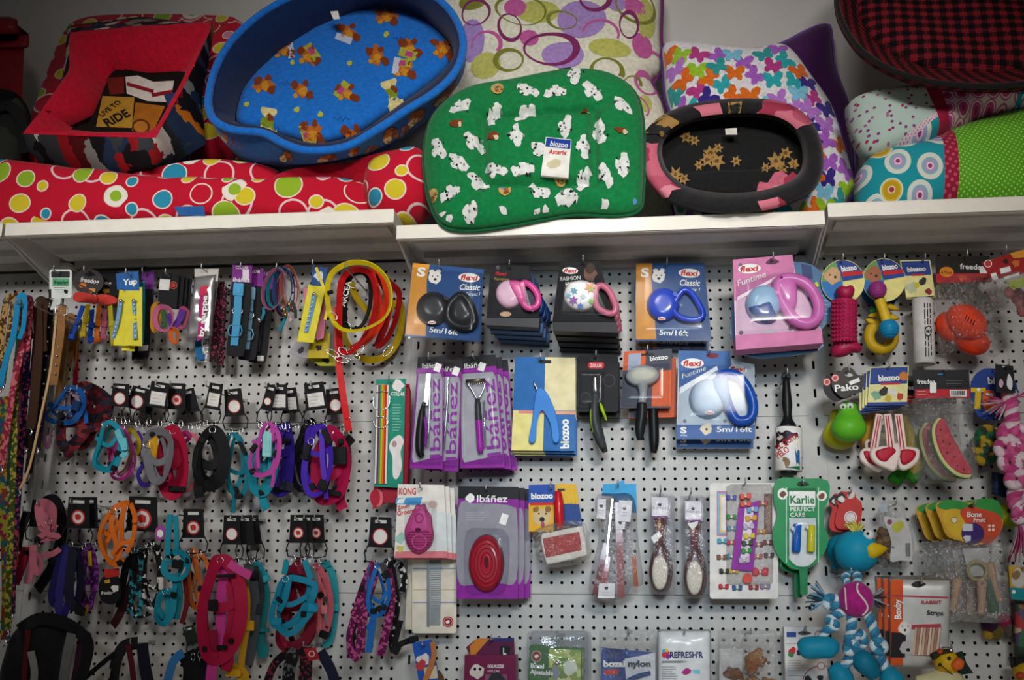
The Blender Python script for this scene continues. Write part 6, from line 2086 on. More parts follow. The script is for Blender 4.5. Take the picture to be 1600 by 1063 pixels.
# ---- watermelon bag
t = T('toy_bag', 'crinkled clear bag holding a watermelon slice toy under a black header', 'dog toy', 1480, 750, .16)
q = rr(1426, 578, 1515, 623, 3)
qq = C4(1426, 578, 1514, 578, 1516, 622, 1429, 623)
c = t.slab('header_card', qq, -.003, 0, M('#1c1c1f', .45))
t.prints('card_print', [(lerp4(qq, .02, .68, 1, 1), M('#bc2030', .45)), (lerp4(qq, .64, .71, .94, .95), WH)]+[(lerp4(qq, .66+.013*i, .74, .66+.013*i+(.005 if i % 3 else .009), .9), BK) for i in range(20)]+[(lerp4(qq, .44, .14, .54, .18), M('#3a8ac8'))]+finelines(1478, 595, 1510, 603, 3, M('#6a6a6e'), .8)+finelines(1433, 611, 1450, 616, 2, M('#e0a89c'), 1), .0004, c)
t.text('freedog', 1433, 600, 1461, 600, 7, WH, .0045, c, 0, .02)
t.slab('sticker', rr(1453, 598, 1463, 614, 1), .0046, .0054, WH)
ws = [(1470, 652), (1478, 664), (1486, 682), (1496, 700), (1508, 722), (1518, 736), (1517, 746), (1496, 743), (1474, 723), (1461, 696), (1457, 672), (1462, 658)]
t.slab('rind', cr([(x-2.5, y+1.5) for x, y in ws], 4), -.004, .010, M('#2a6a2c', .5), .002)
o = t.slab('pale_rind', cr([(x-1, y+.6) for x, y in ws], 4), -.003, .0115, M('#d8d88a', .5), .002)
w_ = t.slab('red_flesh', cr(scaled(ws, .93, .93, 2.5, -1.5), 4), .0, .0145, M('#c8324a', .5), .003)
for x, y in ((1470, 672), (1474, 690), (1484, 694), (1480, 708), (1492, 714), (1496, 728), (1506, 734), (1466, 682)):
    t.ball('seed', x, y, .0148, .0026, M('#2a1216', .4), (.7, 1, .5), nu=8, nv=6, par=w_)
bag(t, cr([(1429, 622), (1516, 622), (1518, 660), (1526, 735), (1522, 750), (1480, 752), (1450, 744), (1440, 700), (1432, 650)], 4), .034, clear('#f0f0f0', .02, .8, .04, 42))
hook(1474, 583, .16, HK+'watermelon toy bag')
stack(t, 1, .065, 'spare toy bag behind the watermelon slice bag', 'spare toy bags', -.012, 0)
# ---- end column: blue card, black card, ropes
t = T('round_card', 'round blue card with yellow and orange letters behind the pink rope', 'card', 1543, 655, .08)
c = t.slab('card', cr([(1516, 618), (1520, 592), (1534, 578), (1552, 576), (1572, 582), (1588, 600), (1590, 625), (1576, 648), (1552, 657), (1528, 650)], 4), -.003, 0, BZ)
t.prints('card_print', [(C4(1517, 606, 1540, 606, 1540, 613, 1517, 613), M('#d8b81e')), (C4(1524, 612, 1533, 612, 1532, 640, 1522, 639), M('#d8b81e')), (cr([(1537, 612), (1553, 612), (1556, 634), (1546, 642), (1536, 636)], 3), M('#d8641e')), (el(1529, 609, 3, 3, 0, 8), WH), (el(1543, 617, 3, 3, 0, 8), WH), (el(1549, 617, 3, 3, 0, 8), WH), (el(1545, 628, 4, 3), M('#7a1a12'))], .0004, c)
t.text('bi', 1544, 600, 1555, 600, 10, WH, .002, c, 0, .04)
hook(1550, 580, .08, HK+'round blue card')
t = T('header_card', 'black header card with a white printed patch over the pink rope toy', 'card', 1570, 613, .152)
q = C4(1556, 569, 1583, 572, 1587, 614, 1557, 613)
c = t.slab('card', q, -.003, 0, M('#111114', .45))
t.prints('card_print', [(cr([(1576, 584), (1582, 596), (1580, 610), (1573, 602)], 3), M('#d8dadc')), (cr([(1563, 592), (1568, 598), (1565, 606), (1561, 602)], 3), M('#c8a8b8')), (C4(1566, 572, 1572, 572, 1572, 574, 1566, 574), M('#c8c8cc'))], .0004, c)
hook(1570, 574, .152, HK+'pink rope toy')
t = T('rope_toy', 'thick braided pink and white rope toy with tassel ends', 'dog toy', 1590, 868, .12)
PKC = ['#b8407a', '#dcc8d0', '#c85a8e']
rope(t, [(1576, 612, 0), (1580, 640, .004), (1582, 665, .006)], .016, PKC, 2.5)
tassel(t, 1572, 628, .006, .05, ['#d8b8c8', '#b8407a', '#c8a0b0'], 200, 4)
tassel(t, 1590, 620, .006, .04, ['#d8b8c8', '#b8407a', '#c8a0b0'], 20, 6, 14)
for i, (x, y) in enumerate(((1576, 678), (1590, 680), (1572, 700), (1590, 704), (1578, 724), (1596, 728), (1588, 748))):
    knot(t, x, y, .012, .023, PKC, 'braid', i)
rope(t, [(1592, 755, .0), (1584, 780, 0), (1594, 800, 0)], .015, PKC, 2)
knot(t, 1594, 804, .006, .019, PKC, 'end_knot', 12)
tassel(t, 1592, 815, 0, .085, ['#a03068', '#b8407a', '#d8b8c8'], -97, 8, 26, 'frayed_thread', 11)
t = T('rope_toy', 'green and yellow rope ball behind the pink rope toy', 'dog toy', 1540, 725, .06)
for i, (x, y) in enumerate(((1540, 680), (1532, 696), (1548, 698), (1540, 714), (1552, 684))):
    knot(t, x, y, .01, .02, ['#1f5a3a', '#a88a1e', '#2a3a2c'], 'braid', i+20)
hook(1552, 668, .05, HK+'green rope ball', .01)
t = T('rope_toy', 'dark blue rope toy hanging lowest behind the pink rope toy', 'dog toy', 1570, 782, .06)
for i in range(5):
    rope(t, [(1552, 742+i*6.5, 0), (1566, 746+i*6.5, .008), (1582, 750+i*6.5, 0)], .007, ['#1a2340', '#2c3a5c'], 2, 'coil')
hook(1570, 745, .05, HK+'dark blue rope toy', .01)
# ---- red card with printed dogs: plain red shaped card, and blue bird ball
t = T('shaped_card', 'red shaped card with a white round patch above the bird toy', 'card', 1326, 828, .09)
c = t.slab('card', cr([(1308, 776), (1314, 768), (1322, 769), (1334, 768), (1338, 778), (1346, 786), (1347, 800), (1345, 815), (1342, 826), (1316, 828), (1306, 822), (1306, 806), (1310, 792), (1305, 784)], 3), -.003, 0, M('#c0322e', .45))
t.prints('card_print', [(blotch(1314, 779, 8, 3, 11, .25), M('#26242a')), (blotch(1315, 780, 5, 5, 9, .25), M('#e0dcd8')), (blotch(1330, 774, 6, 4, 9, .25), M('#d8ccc8')), (el(1329, 809, 10, 10), M('#ece8e6')), (el(1329, 809, 8.4, 8.4), M('#b8302c')), (el(1329, 809, 7.4, 7.4), M('#ddd8d6'))], .0004, c)
hook(1326, 772, .09, HK+'red shaped cards')
stack(t, 1, .012, 'darker spare shaped card behind the red one', 'spare shaped cards', -.012, -.004)
t = T('bird_toy', 'round blue bird toy with a yellow beak and tuft', 'dog toy', 1340, 892, .11)
TQ = M('#1a93b4', .5)
t.ball('body', 1338, 862, .02, .050, TQ, (1, .95, .95))
t.turn('beak', (1353, 862), (1388, 857), [(0, .021), (.3, .019), (.7, .011), (1, .001)], .045, M('#d8b41e', .45))
e = t.ball('eye', 1357, 836, .046, .012, M('#e4e4e0', .35), nu=14, nv=10)
t.ball('pupil', 1356, 834, .058, .0035, BK, nu=8, nv=6, par=e)
tassel(t, 1336, 836, .028, .03, ['#c8c23a', '#d8d46a'], 90, 3, 30, 'tuft_feather')
hook(1338, 832, .09, HK+'blue bird toy', .01)
t = T('bird_toy', 'second blue bird toy hidden behind the round bird toy', 'dog toy', 1316, 890, .038)
t.ball('body', 1318, 862, .01, .042, M('#137a98', .5), (.95, 1, .8))
t.tube('tail', [(1306, 882, .01), (1303, 890, .01)], .008, M('#137a98', .5), k=2)
# ---- treat bag with paper label
t = T('treat_bag', 'clear bag of brown treats with a white paper label beside the bird toy', 'treat bag', 1400, 885, .08)
R = random.Random(4)
for i in range(18):
    t.ball('treat', R.uniform(1373, 1396), R.uniform(826, 880), R.uniform(-.004, .008), .0115, M(['#6a4c2c', '#7c5c38', '#54391e'][i % 3], .7), (1.1, .8, .8), nu=9, nv=7, rot=R.uniform(0, 90))
lb = t.slab('paper_label', cr([(1380, 808), (1400, 810), (1412, 809), (1420, 825), (1425, 850), (1424, 876), (1408, 876), (1391, 877), (1393, 850), (1388, 830)], 3), .014, .015, M('#d2cfcf', .55))
t.prints('label_print', [(el(1390, 816, 4, 4), M('#8c3a5a')), (cr([(1394, 820), (1408, 814), (1413, 822), (1406, 830), (1398, 832)], 3), M('#c8c42a'))]+[(rr(1415+i*1.3, 849, 1415.7+i*1.3, 870), BK) for i in range(6)], .0154, lb)
t.slab('top_seal', C4(1372, 790, 1384, 786, 1388, 800, 1376, 802), .004, .006, M('#b8c4cc', .3))
bag(t, cr([(1374, 788), (1410, 786), (1414, 808), (1424, 830), (1424, 884), (1372, 886), (1371, 830)], 4), .024, clear('#efefef', .015, .6, .03, 36), -.006)
hook(1395, 790, .08, HK+'treat bag beside the bird')
# ---- rope toy with magenta ball
t = T('rope_ball_toy', 'blue and white rope toy with a magenta ball and turquoise feet', 'dog toy', 1335, 1063, .25)
BC3 = ['#3a86a8', '#c4d2d8', '#2a6f94']
rope(t, [(1323, 898, -.046), (1321, 905, -.03), (1326, 916, .006)], .008, BC3, 2)
rope(t, [(1338, 898, -.046), (1340, 905, -.028), (1338, 916, .006)], .009, BC3, 2)
t.tube('hang_loop', [(1322, 901, -.046), (1325, 897, -.046), (1331, 895, -.046), (1336, 897, -.046), (1339, 901, -.046)], .005, cloth(BC3[0]), k=3)
ba = t.ball('ball', 1337, 937, .022, .037, cloth('#a8207a'), nu=28, nv=18)
pc = t.p(1337, 937, .022)
seam = []
for i in range(14):
    a = -1.15+2.3*i/13
    yy = a
    xx = .30*sin(2.4*a)+.25
    v_ = Vector((sin(xx)*cos(yy*.8), -sin(yy*.9), cos(xx)*cos(yy*.9))).normalized()*.0374
    seam.append(tuple(pc+v_))
t.tube('ball_seam', seam, .0022, cloth('#dcd4cc'), raw=True, k=3, sides=6, par=ba)
seam = []
for i in range(14):
    a = -1.2+2.0*i/13
    v_ = Vector((-.75+.18*cos(2*a), -sin(a)*.9, .62)).normalized()*.0374
    seam.append(tuple(pc+v_))
t.tube('ball_seam', seam, .0018, cloth('#dcd4cc'), raw=True, k=3, sides=6, par=ba)
knot(t, 1299, 941, .018, .017, BC3, 'arm_knot', 2)
tassel(t, 1294, 938, .012, .044, ['#1f4a60', '#3a86a8', '#16303e', '#9ab4c0'], 165, 3, 34)
tassel(t, 1360, 935, .0, .032, ['#16202c', '#9aa4ac', '#2a3440'], -8, 5, 26)
rope(t, [(1318, 955, .015), (1305, 962, .02), (1296, 970, .02), (1306, 978, .026), (1292, 985, .02), (1284, 1000, .016)], .009, BC3, 5)
rope(t, [(1331, 964, .018), (1330, 985, .022), (1326, 1005, .018), (1330, 1020, .014), (1318, 1045, .01)], .010, BC3, 5)
knot(t, 1330, 1012, .02, .016, BC3, 'leg_knot', 5)
rope(t, [(1352, 954, .018), (1362, 975, .022), (1370, 1000, .022), (1375, 1025, .016), (1386, 1048, .012)], .010, BC3, 5)
knot(t, 1373, 1010, .024, .017, BC3, 'leg_knot', 7)
rope(t, [(1330, 1005, .0), (1345, 990, .0), (1350, 1005, .0), (1340, 1018, .004)], .008, BC3, 3)
TQ2 = M('#1688a8', .5)
t.tube('foot', [(1248, 1014, .02, .55), (1256, 1013, .022, 1), (1280, 1012, .024, 1.08), (1300, 1012, .022, .95), (1309, 1013, .02, .45)], .0215, TQ2, k=4, sides=14)
t.tube('foot', [(1336, 1022, .012, .5), (1345, 1030, .014, 1), (1356, 1042, .014, 1), (1368, 1058, .012, .6)], .022, M('#12708c', .5), k=4, sides=14)
t.tube('foot', [(1300, 1040, .004, .6), (1312, 1055, .006, 1.1), (1320, 1072, .004, 1)], .022, TQ2, k=4, sides=14)
t.tube('foot', [(1386, 1046, .012, .6), (1392, 1060, .014, 1.1), (1400, 1078, .012, 1)], .022, TQ2, k=4, sides=14)
hook(1330, 896, .206, HK+'rope ball toy', .0)
# ---- chew strip pouch
t = T('treat_pouch', 'silver pouch of chew strips with an orange side band', 'treat pouch', 1434, 1045, .222)
q = C4(1388, 903, 1485, 905, 1482, 1046, 1390, 1044)
o, hf = t.pillow('pouch', q, -.008, .018, M('#c9c7c4', .3, .25), p=10, nt=64, nr=12)
S = [(C4(1392, 906, 1411, 906, 1411, 1040, 1392, 1040), M('#d0521c', .45)), (C4(1390, 930, 1482, 933, 1482, 935.5, 1390, 932.5), M('#b03a4a', .45)), (C4(1425, 977, 1470, 975, 1471, 984, 1424, 984), M('#b03a44')), (C4(1393, 988, 1416, 990, 1414, 1028, 1392, 1028), M('#1c1a1e')), (blotch(1414, 982, 10, 3, 12, .15), M('#dcd8d4')), (el(1414, 985, 2.2, 2.2, 0, 8), BK), (el(1410, 979, 1.2, 1.2, 0, 6), BK), (el(1419, 979, 1.2, 1.2, 0, 6), BK), (blotch(1418, 1012, 11, 5, 11, .25), M('#b8b4b4')), (el(1419, 1016, 3, 3), BK), (cr([(1424, 914), (1434, 908), (1447, 913), (1434, 918)], 3), M('#2a2a2c')), (C4(1434, 980, 1470, 982, 1468, 1026, 1424, 1024), M('#8a5a4a'))]
for i in range(9):
    a = 1427+i*4.6
    S.append((C4(a+3, 981, a+6, 981, a+3-1, 1024, a-2, 1024), M(['#cdb09a', '#a8806a', '#dcc4b0'][i % 3], .5)))
t.prints('pouch_print', S, .0108, o)
t.text('Boxby', 1408, 968, 1407, 937, 10, WH, .0135, o, 0, .03)
t.text('for dogs', 1404, 1022 - 60, 1404, 940 - 0, 2, M('#f2d8c8'), .0135, o)
t.text('Strips', 1449, 961, 1474, 962, 7, M('#26242a'), .0135, o, 0, .02)
t.text('RABBIT', 1440, 944, 1472, 944, 5, M('#b03a44'), .0135, o, 0, .02)
hook(1435, 912, .222, HK+'silver treat pouch')
stack(t, 2, .024, 'spare pouch behind the silver chew strip pouch', 'spare chew strip pouches', -.006, .003, 1)
# ---- bone fruit bag
t = T('bone_bag', 'clear bag of rawhide bones under a fruit shaped header', 'treat bag', 1520, 972, .15)
c = t.slab('header_card', cr([(1462, 790), (1480, 782), (1514, 786), (1528, 780), (1556, 784), (1567, 806), (1564, 830), (1548, 846), (1524, 852), (1502, 846), (1480, 838), (1470, 815)], 4), -.003, 0, M('#c8962a', .45))
t.prints('card_print', [(cr([(1464, 790), (1482, 781), (1512, 787), (1508, 796), (1478, 797)], 3), M('#2f8a3c')), (cr([(1516, 788), (1534, 779), (1560, 784), (1567, 812), (1546, 802), (1520, 796)], 3), M('#2f8a3c')), (cr([(1474, 802), (1484, 796), (1500, 797), (1514, 812), (1506, 842), (1490, 838), (1476, 822)], 4), M('#d0a82a')), (cr([(1500, 802), (1514, 792), (1540, 797), (1562, 806), (1565, 826), (1552, 846), (1536, 850), (1520, 832)], 4), M('#c8482a')), (el(1520, 834, 18, 17, 0, 24), M('#3a2268')), (rr(1504, 819, 1520, 830), M('#c8ccd8')), (blotch(1512, 842, 6, 3, 9, .3), M('#c8ccd8')), (el(1491, 813, 5, 5), M('#8a6a1a')), (el(1491, 813, 4, 4), M('#e0d8c0')), (cr([(1512, 791), (1518, 788), (1522, 792), (1516, 794)], 3), BK)]+[(rr(1544+i*6, 820+j*6, 1548+i*6, 824+j*6), M('#e8d8c8')) for i in range(2) for j in range(2)], .0004, c)
t.text('Bone', 1511, 808, 1534, 808, 8, WH, .0036, c, .2, .015)
t.text('Fruit', 1521, 816, 1540, 816, 7, WH, .0036, c, .2, .015)
BN = M('#b8957a', .6)
for pts in ([(1496, 905, 0), (1492, 935, .004), (1487, 955, .0)], [(1533, 915, .006), (1534, 940, .008), (1533, 960, .004)], [(1546, 880, 0), (1554, 915, .002), (1562, 940, 0)]):
    t.tube('rawhide_stick', [(a, b, n, s_) for (a, b, n), s_ in zip(pts, (1.2, .9, 1))], .0095, BN, k=4)
t.tube('rawhide_ring', [(x, y, .008) for x, y in el(1527, 892, 15, 14, 20, 10)], .004, M('#a89a6a', .6), True, k=3)
knot(t, 1534, 912, .01, .010, ['#b89a82', '#c8a890'], 'rawhide_knot', 3)
t.tube('green_stick', [(1546, 905, -.004), (1552, 945, -.004), (1552, 958, -.004)], .012, M('#4a6a54', .6), k=3)
t.slab('paper_insert', C4(1504, 858, 1546, 856, 1542, 900, 1514, 902), -.006, -.004, M('#bdbdba', .6))
bag(t, cr([(1470, 846), (1500, 846), (1560, 838), (1566, 880), (1578, 960), (1560, 974), (1500, 970), (1472, 974), (1466, 900)], 4), .034, clear('#ededee', .02, .7, .06, 30), -.008)
hook(1518, 791, .15, HK+'bag of rawhide bones')
stack(t, 2, .044, 'spare fruit header bag behind the rawhide bones', 'spare rawhide bags', -.011, .0, 0)
t = T('toy_ball', 'lime green ball behind the fruit shaped header', 'dog toy', 1574, 825, .06)
t.ball('ball', 1578, 806, .0, .028, M('#9aa81e', .5))
t.ball('dimple', 1577, 799, .025, .005, M('#2a2a10'), nu=8, nv=6)
hook(1572, 800, .05, HK+'lime ball', .0)
# ---- duck in the corner
t = T('duck_toy', 'yellow rubber duck with an orange bill and a dark hat', 'dog toy', 1478, 1075, .265)
DU = M('#c9a01e', .45)
t.ball('head', 1479, 1036, .02, .0265, DU, (.95, 1.05, .9))
t.tube('body', [(1430, 1066, .01, .4), (1450, 1070, .014, .8), (1478, 1072, .016, 1.2), (1500, 1075, .014, .9)], .03, M('#d8cfa0', .5), k=4, sides=12)
t.pillow('bill', cr([(1484, 1036), (1494, 1028), (1504, 1031), (1506, 1038), (1502, 1046), (1490, 1048), (1484, 1042)], 4), .036, .016, M('#d8642a', .45), back=.012, p=3, nt=32)
t.slab('hat', [(1488, 1022), (1504, 1018), (1510, 1036), (1521, 1052), (1496, 1056), (1488, 1050)], -.002, .004, M('#102a20', .6))
t.pillow('hat_band', cr([(1453, 1022), (1470, 1016), (1486, 1014), (1488, 1020), (1470, 1024), (1458, 1032)], 4), .03, .008, M('#2a2418', .6), p=4, nt=32)
e = t.ball('eye', 1483, 1029, .044, .004, M('#2a3a1a', .35), nu=10, nv=8)
t.ball('cheek_dot', 1469, 1039, .042, .0035, M('#241c0c'), nu=8, nv=6)
t.tube('strap', [(1469, 1039, .044), (1480, 1048, .046), (1490, 1056, .040)], .0011, M('#241c0c'), k=3, sides=5)
t.pillow('comb_tuft', cr([(1462, 1019), (1468, 1013), (1474, 1019), (1468, 1024)], 3), .03, .01, M('#c8442a', .5), p=2, nt=20, nr=4)
t.tube('hang_eye', [(1484, 1013, .03), (1487, 1019, .034)], .004, CHROME, k=2)
hook(1480, 1012, .27, HK+'rubber duck')
# ---- last things at the edge
t = T('chew_pack', 'small pack with a white bearded dog photo over a teal band', 'treat pack', 1595, 940, .10)
q = C4(1576, 884, 1640, 890, 1640, 945, 1580, 936)
c = t.slab('pack', q, -.01, 0, M('#c8a03a', .45))
t.prints('pack_print', [(blotch(1592, 905, 13, 3, 12, .2, 0, .8), M('#c9c4bc')), (blotch(1588, 899, 7, 4, 9, .2), M('#8a7050')), (C4(1578, 918, 1640, 922, 1640, 945, 1580, 936), M('#188a94')), (el(1584, 925, 3, 3), WH)], .0004, c)
hook(1596, 888, .10, HK+'dog photo pack')
t = T('chew_pack', 'crinkled pack with a fruit print below the teal banded pack', 'treat pack', 1600, 1030, .07)
q = C4(1583, 938, 1650, 940, 1650, 1028, 1584, 1026)
t.pillow('pack', q, -.006, .016, multi(['#3a4a3c', '#8a5a3a', '#a83a3a', '#3a6a4a', '#b8a88a', '#5a4a6a'], 40, 'fruit_print', .4, .03), p=8, nt=48)
hook(1600, 944, .07, HK+'fruit print pack')
t = T('plush_toy', 'dark furry toy with a red nose hanging behind the rawhide bag', 'dog toy', 1560, 995, .028)
for i, (x, y, r_, hx) in enumerate(((1546, 978, .02, '#3a1a3a'), (1556, 988, .018, '#6a5a24'), (1570, 972, .018, '#8a1a44'), (1580, 984, .022, '#5a5044'), (1592, 992, .022, '#4a3a52'), (1545, 990, .014, '#a88a2a'))):
    t.ball('plush_part', x, y, 0, r_, cloth(hx), fn=lambda q: 1+.12*sin(9*q.x+4)*sin(9*q.y), nu=14, nv=10)
hook(1570, 968, .02, HK+'furry toy', .0)
t = T('duck_toy', 'second small yellow toy at the panel edge below the fruit print pack', 'dog toy', 1596, 1070, .10)
t.ball('body', 1600, 1052, .0, .024, M('#b8921e', .5))
t.slab('hat', C4(1584, 1028, 1625, 1026, 1625, 1040, 1586, 1042), -.02, .01, M('#151515', .6), .003)
t.pillow('bill', cr([(1586, 1056), (1594, 1050), (1602, 1056), (1594, 1062)], 3), .02, .01, M('#b8442a', .5), p=3, nt=24)
hook(1602, 1034, .09, HK+'small yellow toy', .0)
# ================================================================== collars, leads and harnesses on the near bay
BP = M('#111214', .55)


def hangtag(t, cx, cy, w_, h, rot=0, n=.0, sticker='white', col='#101113'):
    """black plastic hang tag with a hook slot and an open wire-like foot"""
    c = (cx, cy)
    body = rotp([(cx-w_*.40, cy-h*.5), (cx+w_*.40, cy-h*.5), (cx+w_*.46, cy+h*.18), (cx-w_*.46, cy+h*.18)], rot, c)
    o = t.slab('hang_tag', body, n-.002, n, M(col, .6))
    f = rotp([(cx-w_*.44, cy+h*.12), (cx-w_*.52, cy+h*.5), (cx+w_*.52, cy+h*.5), (cx+w_*.44, cy+h*.12)], rot, c)
    t.tube('tag_foot', [(x, y, n-.001) for x, y in f], .0017, BP, True, k=2, sides=6)
    pr = [(rotp(rr(cx-w_*.22, cy-h*.43, cx+w_*.22, cy-h*.36), rot, c), M('#c9c9c6', .5))]
    if sticker == 'white':
        pr.append((rotp(rr(cx-w_*.33, cy-h*.24, cx+w_*.33, cy+h*.1), rot, c), M('#d9d7d4', .6)))
        pr += [(rotp(p_, rot, c), m_) for p_, m_ in finelines(cx-w_*.26, cy-h*.16, cx+w_*.22, cy+h*.02, 3, M('#a8a6a4'), .8)]
    elif sticker == 'red':
        pr += [(el(cx, cy-h*.06, w_*.27, w_*.29), M('#b8302e')), (el(cx, cy-h*.06, w_*.21, w_*.23), M('#d8ccc8')), (blotch(cx, cy-h*.06, w_*.14, 3, 8, .3), M('#b8302e'))]
    elif sticker == 'round':
        pr += [(el(cx, cy-h*.06, w_*.3, w_*.32), M('#b8302e')), (el(cx, cy-h*.06, w_*.26, w_*.28), M('#dcd8d4'))]
    t.prints('tag_print', pr, n+.0004, o)
    b = rotp([(cx-w_*.25, cy+h*.5), (cx+w_*.25, cy+h*.5)], rot, c)
    for x, y in b:
        t.tube('ring', [(a, q_, n) for a, q_ in el(x, y+4, 3.0, 6, 0, 8)], .0008, CHROME, True, k=2, sides=5)
    return o


def loop(t, pts, mat, w_, n=0.0, ang=80, closed=True, name='strap', wav=.006, th=.0022):
    """webbing loop hanging in soft curves"""
    R = random.Random(int(pts[0][0]*3+pts[0][1]))
    a = R.uniform(0, 6)
    P3 = [(x, y, n+wav*sin(a+i*1.9)) for i, (x, y) in enumerate(pts)]
    return t.strap(name, P3, w_, th, mat if not isinstance(mat, str) else web(mat), closed, ang)


def buckle(t, x, y, n, w_=9, h=12, rot=0, col=BP):
    c = (x, y)
    o = t.slab('buckle', rotp(rr(x-w_/2, y-h/2, x+w_/2, y+h/2, 2), rot, c), n-.003, n+.004, col, .001)
    t.slab('buckle_prong', rotp(rr(x-w_*.28, y-h*.3, x+w_*.28, y+h*.3, 1), rot, c), n+.004, n+.0055, col)


def harness(label, tag, loops, d, bk=(), hk=None, group=None, sticker='white', cat='harness', name='dog_harness'):
    lo = max(max(p_[1] for p_ in l[0]) for l in loops)
    t = T(name, label, cat, loops[0][0][0][0], lo, d, group=group)
    if tag:
        tg = (tag[0], tag[1]+1, tag[2]*1.18, tag[3]*1.2)+tuple(tag[4:])
        hangtag(t, *tg, sticker=sticker)
    R = random.Random(int(loops[0][0][0][0]*13))
    for l in loops:
        loop(t, *l)
        if (len(l) < 6 or l[5]) and len(l[0]) > 5:
            # inner and crossing straps of the same harness
            cxm = sum(p_[0] for p_ in l[0])/len(l[0])
            cym = sum(p_[1] for p_ in l[0])/len(l[0])
            n_ = l[3] if len(l) > 3 else 0
            pts = rotp(scaled(l[0], R.uniform(.6, .8), R.uniform(.84, .96), R.uniform(-5, 5), R.uniform(-7, 3)), R.uniform(-14, 14), (cxm, cym))
            loop(t, pts, l[1], l[2]*R.uniform(.6, .9), n_-.014, R.uniform(45, 75), True, 'inner_strap')
            lw_ = (min(p_[0] for p_ in l[0]), max(p_[0] for p_ in l[0]), min(p_[1] for p_ in l[0]), max(p_[1] for p_ in l[0]))
            y0 = lw_[2]+(lw_[3]-lw_[2])*R.uniform(.25, .6)
            loop(t, [(lw_[0]+3, y0), (cxm, y0+R.uniform(6, 16)), (lw_[1]-3, y0+R.uniform(-10, 10))], l[1], l[2]*.8, n_-.004, 80, False, 'cross_strap')
            i_ = R.randrange(len(pts))
            buckle(t, pts[i_][0], pts[i_][1], n_-.006, 9, 11, R.uniform(-40, 40))
            j_ = R.randrange(len(l[0]))
            buckle(t, l[0][j_][0], l[0][j_][1], n_+.003, 9, 9, R.uniform(-40, 40))
            tx, ty = l[0][(j_+2) % len(l[0])]
            loop(t, [(tx, ty), (tx+R.uniform(-4, 4), ty+14), (tx+R.uniform(-7, 7), ty+28)], l[1], l[2]*.8, n_-.01, 86, False, 'loose_end')
            t.tube('ring', [(q_[0], q_[1], n_+.006) for q_ in el(l[0][0][0], l[0][0][1], 5, 5, 0, 8)], .001, CHROME, True, k=2, sides=5)
    for b in bk:
        buckle(t, *b)
    if hk:
        hook(hk[0], hk[1], d, HK+label, .025)
    return t


G2 = None
TAR = multi(['#5a1620', '#1a1a24', '#7a2a30', '#2a2a3a', '#3a1418'], 60, 'plaid_webbing', .8, 0.0, (1, 1.6, 1))
TQ_, PNK, MAG, PRP = '#1a8ea6', '#c84a9a', '#b0163e', '#4a2a9a'
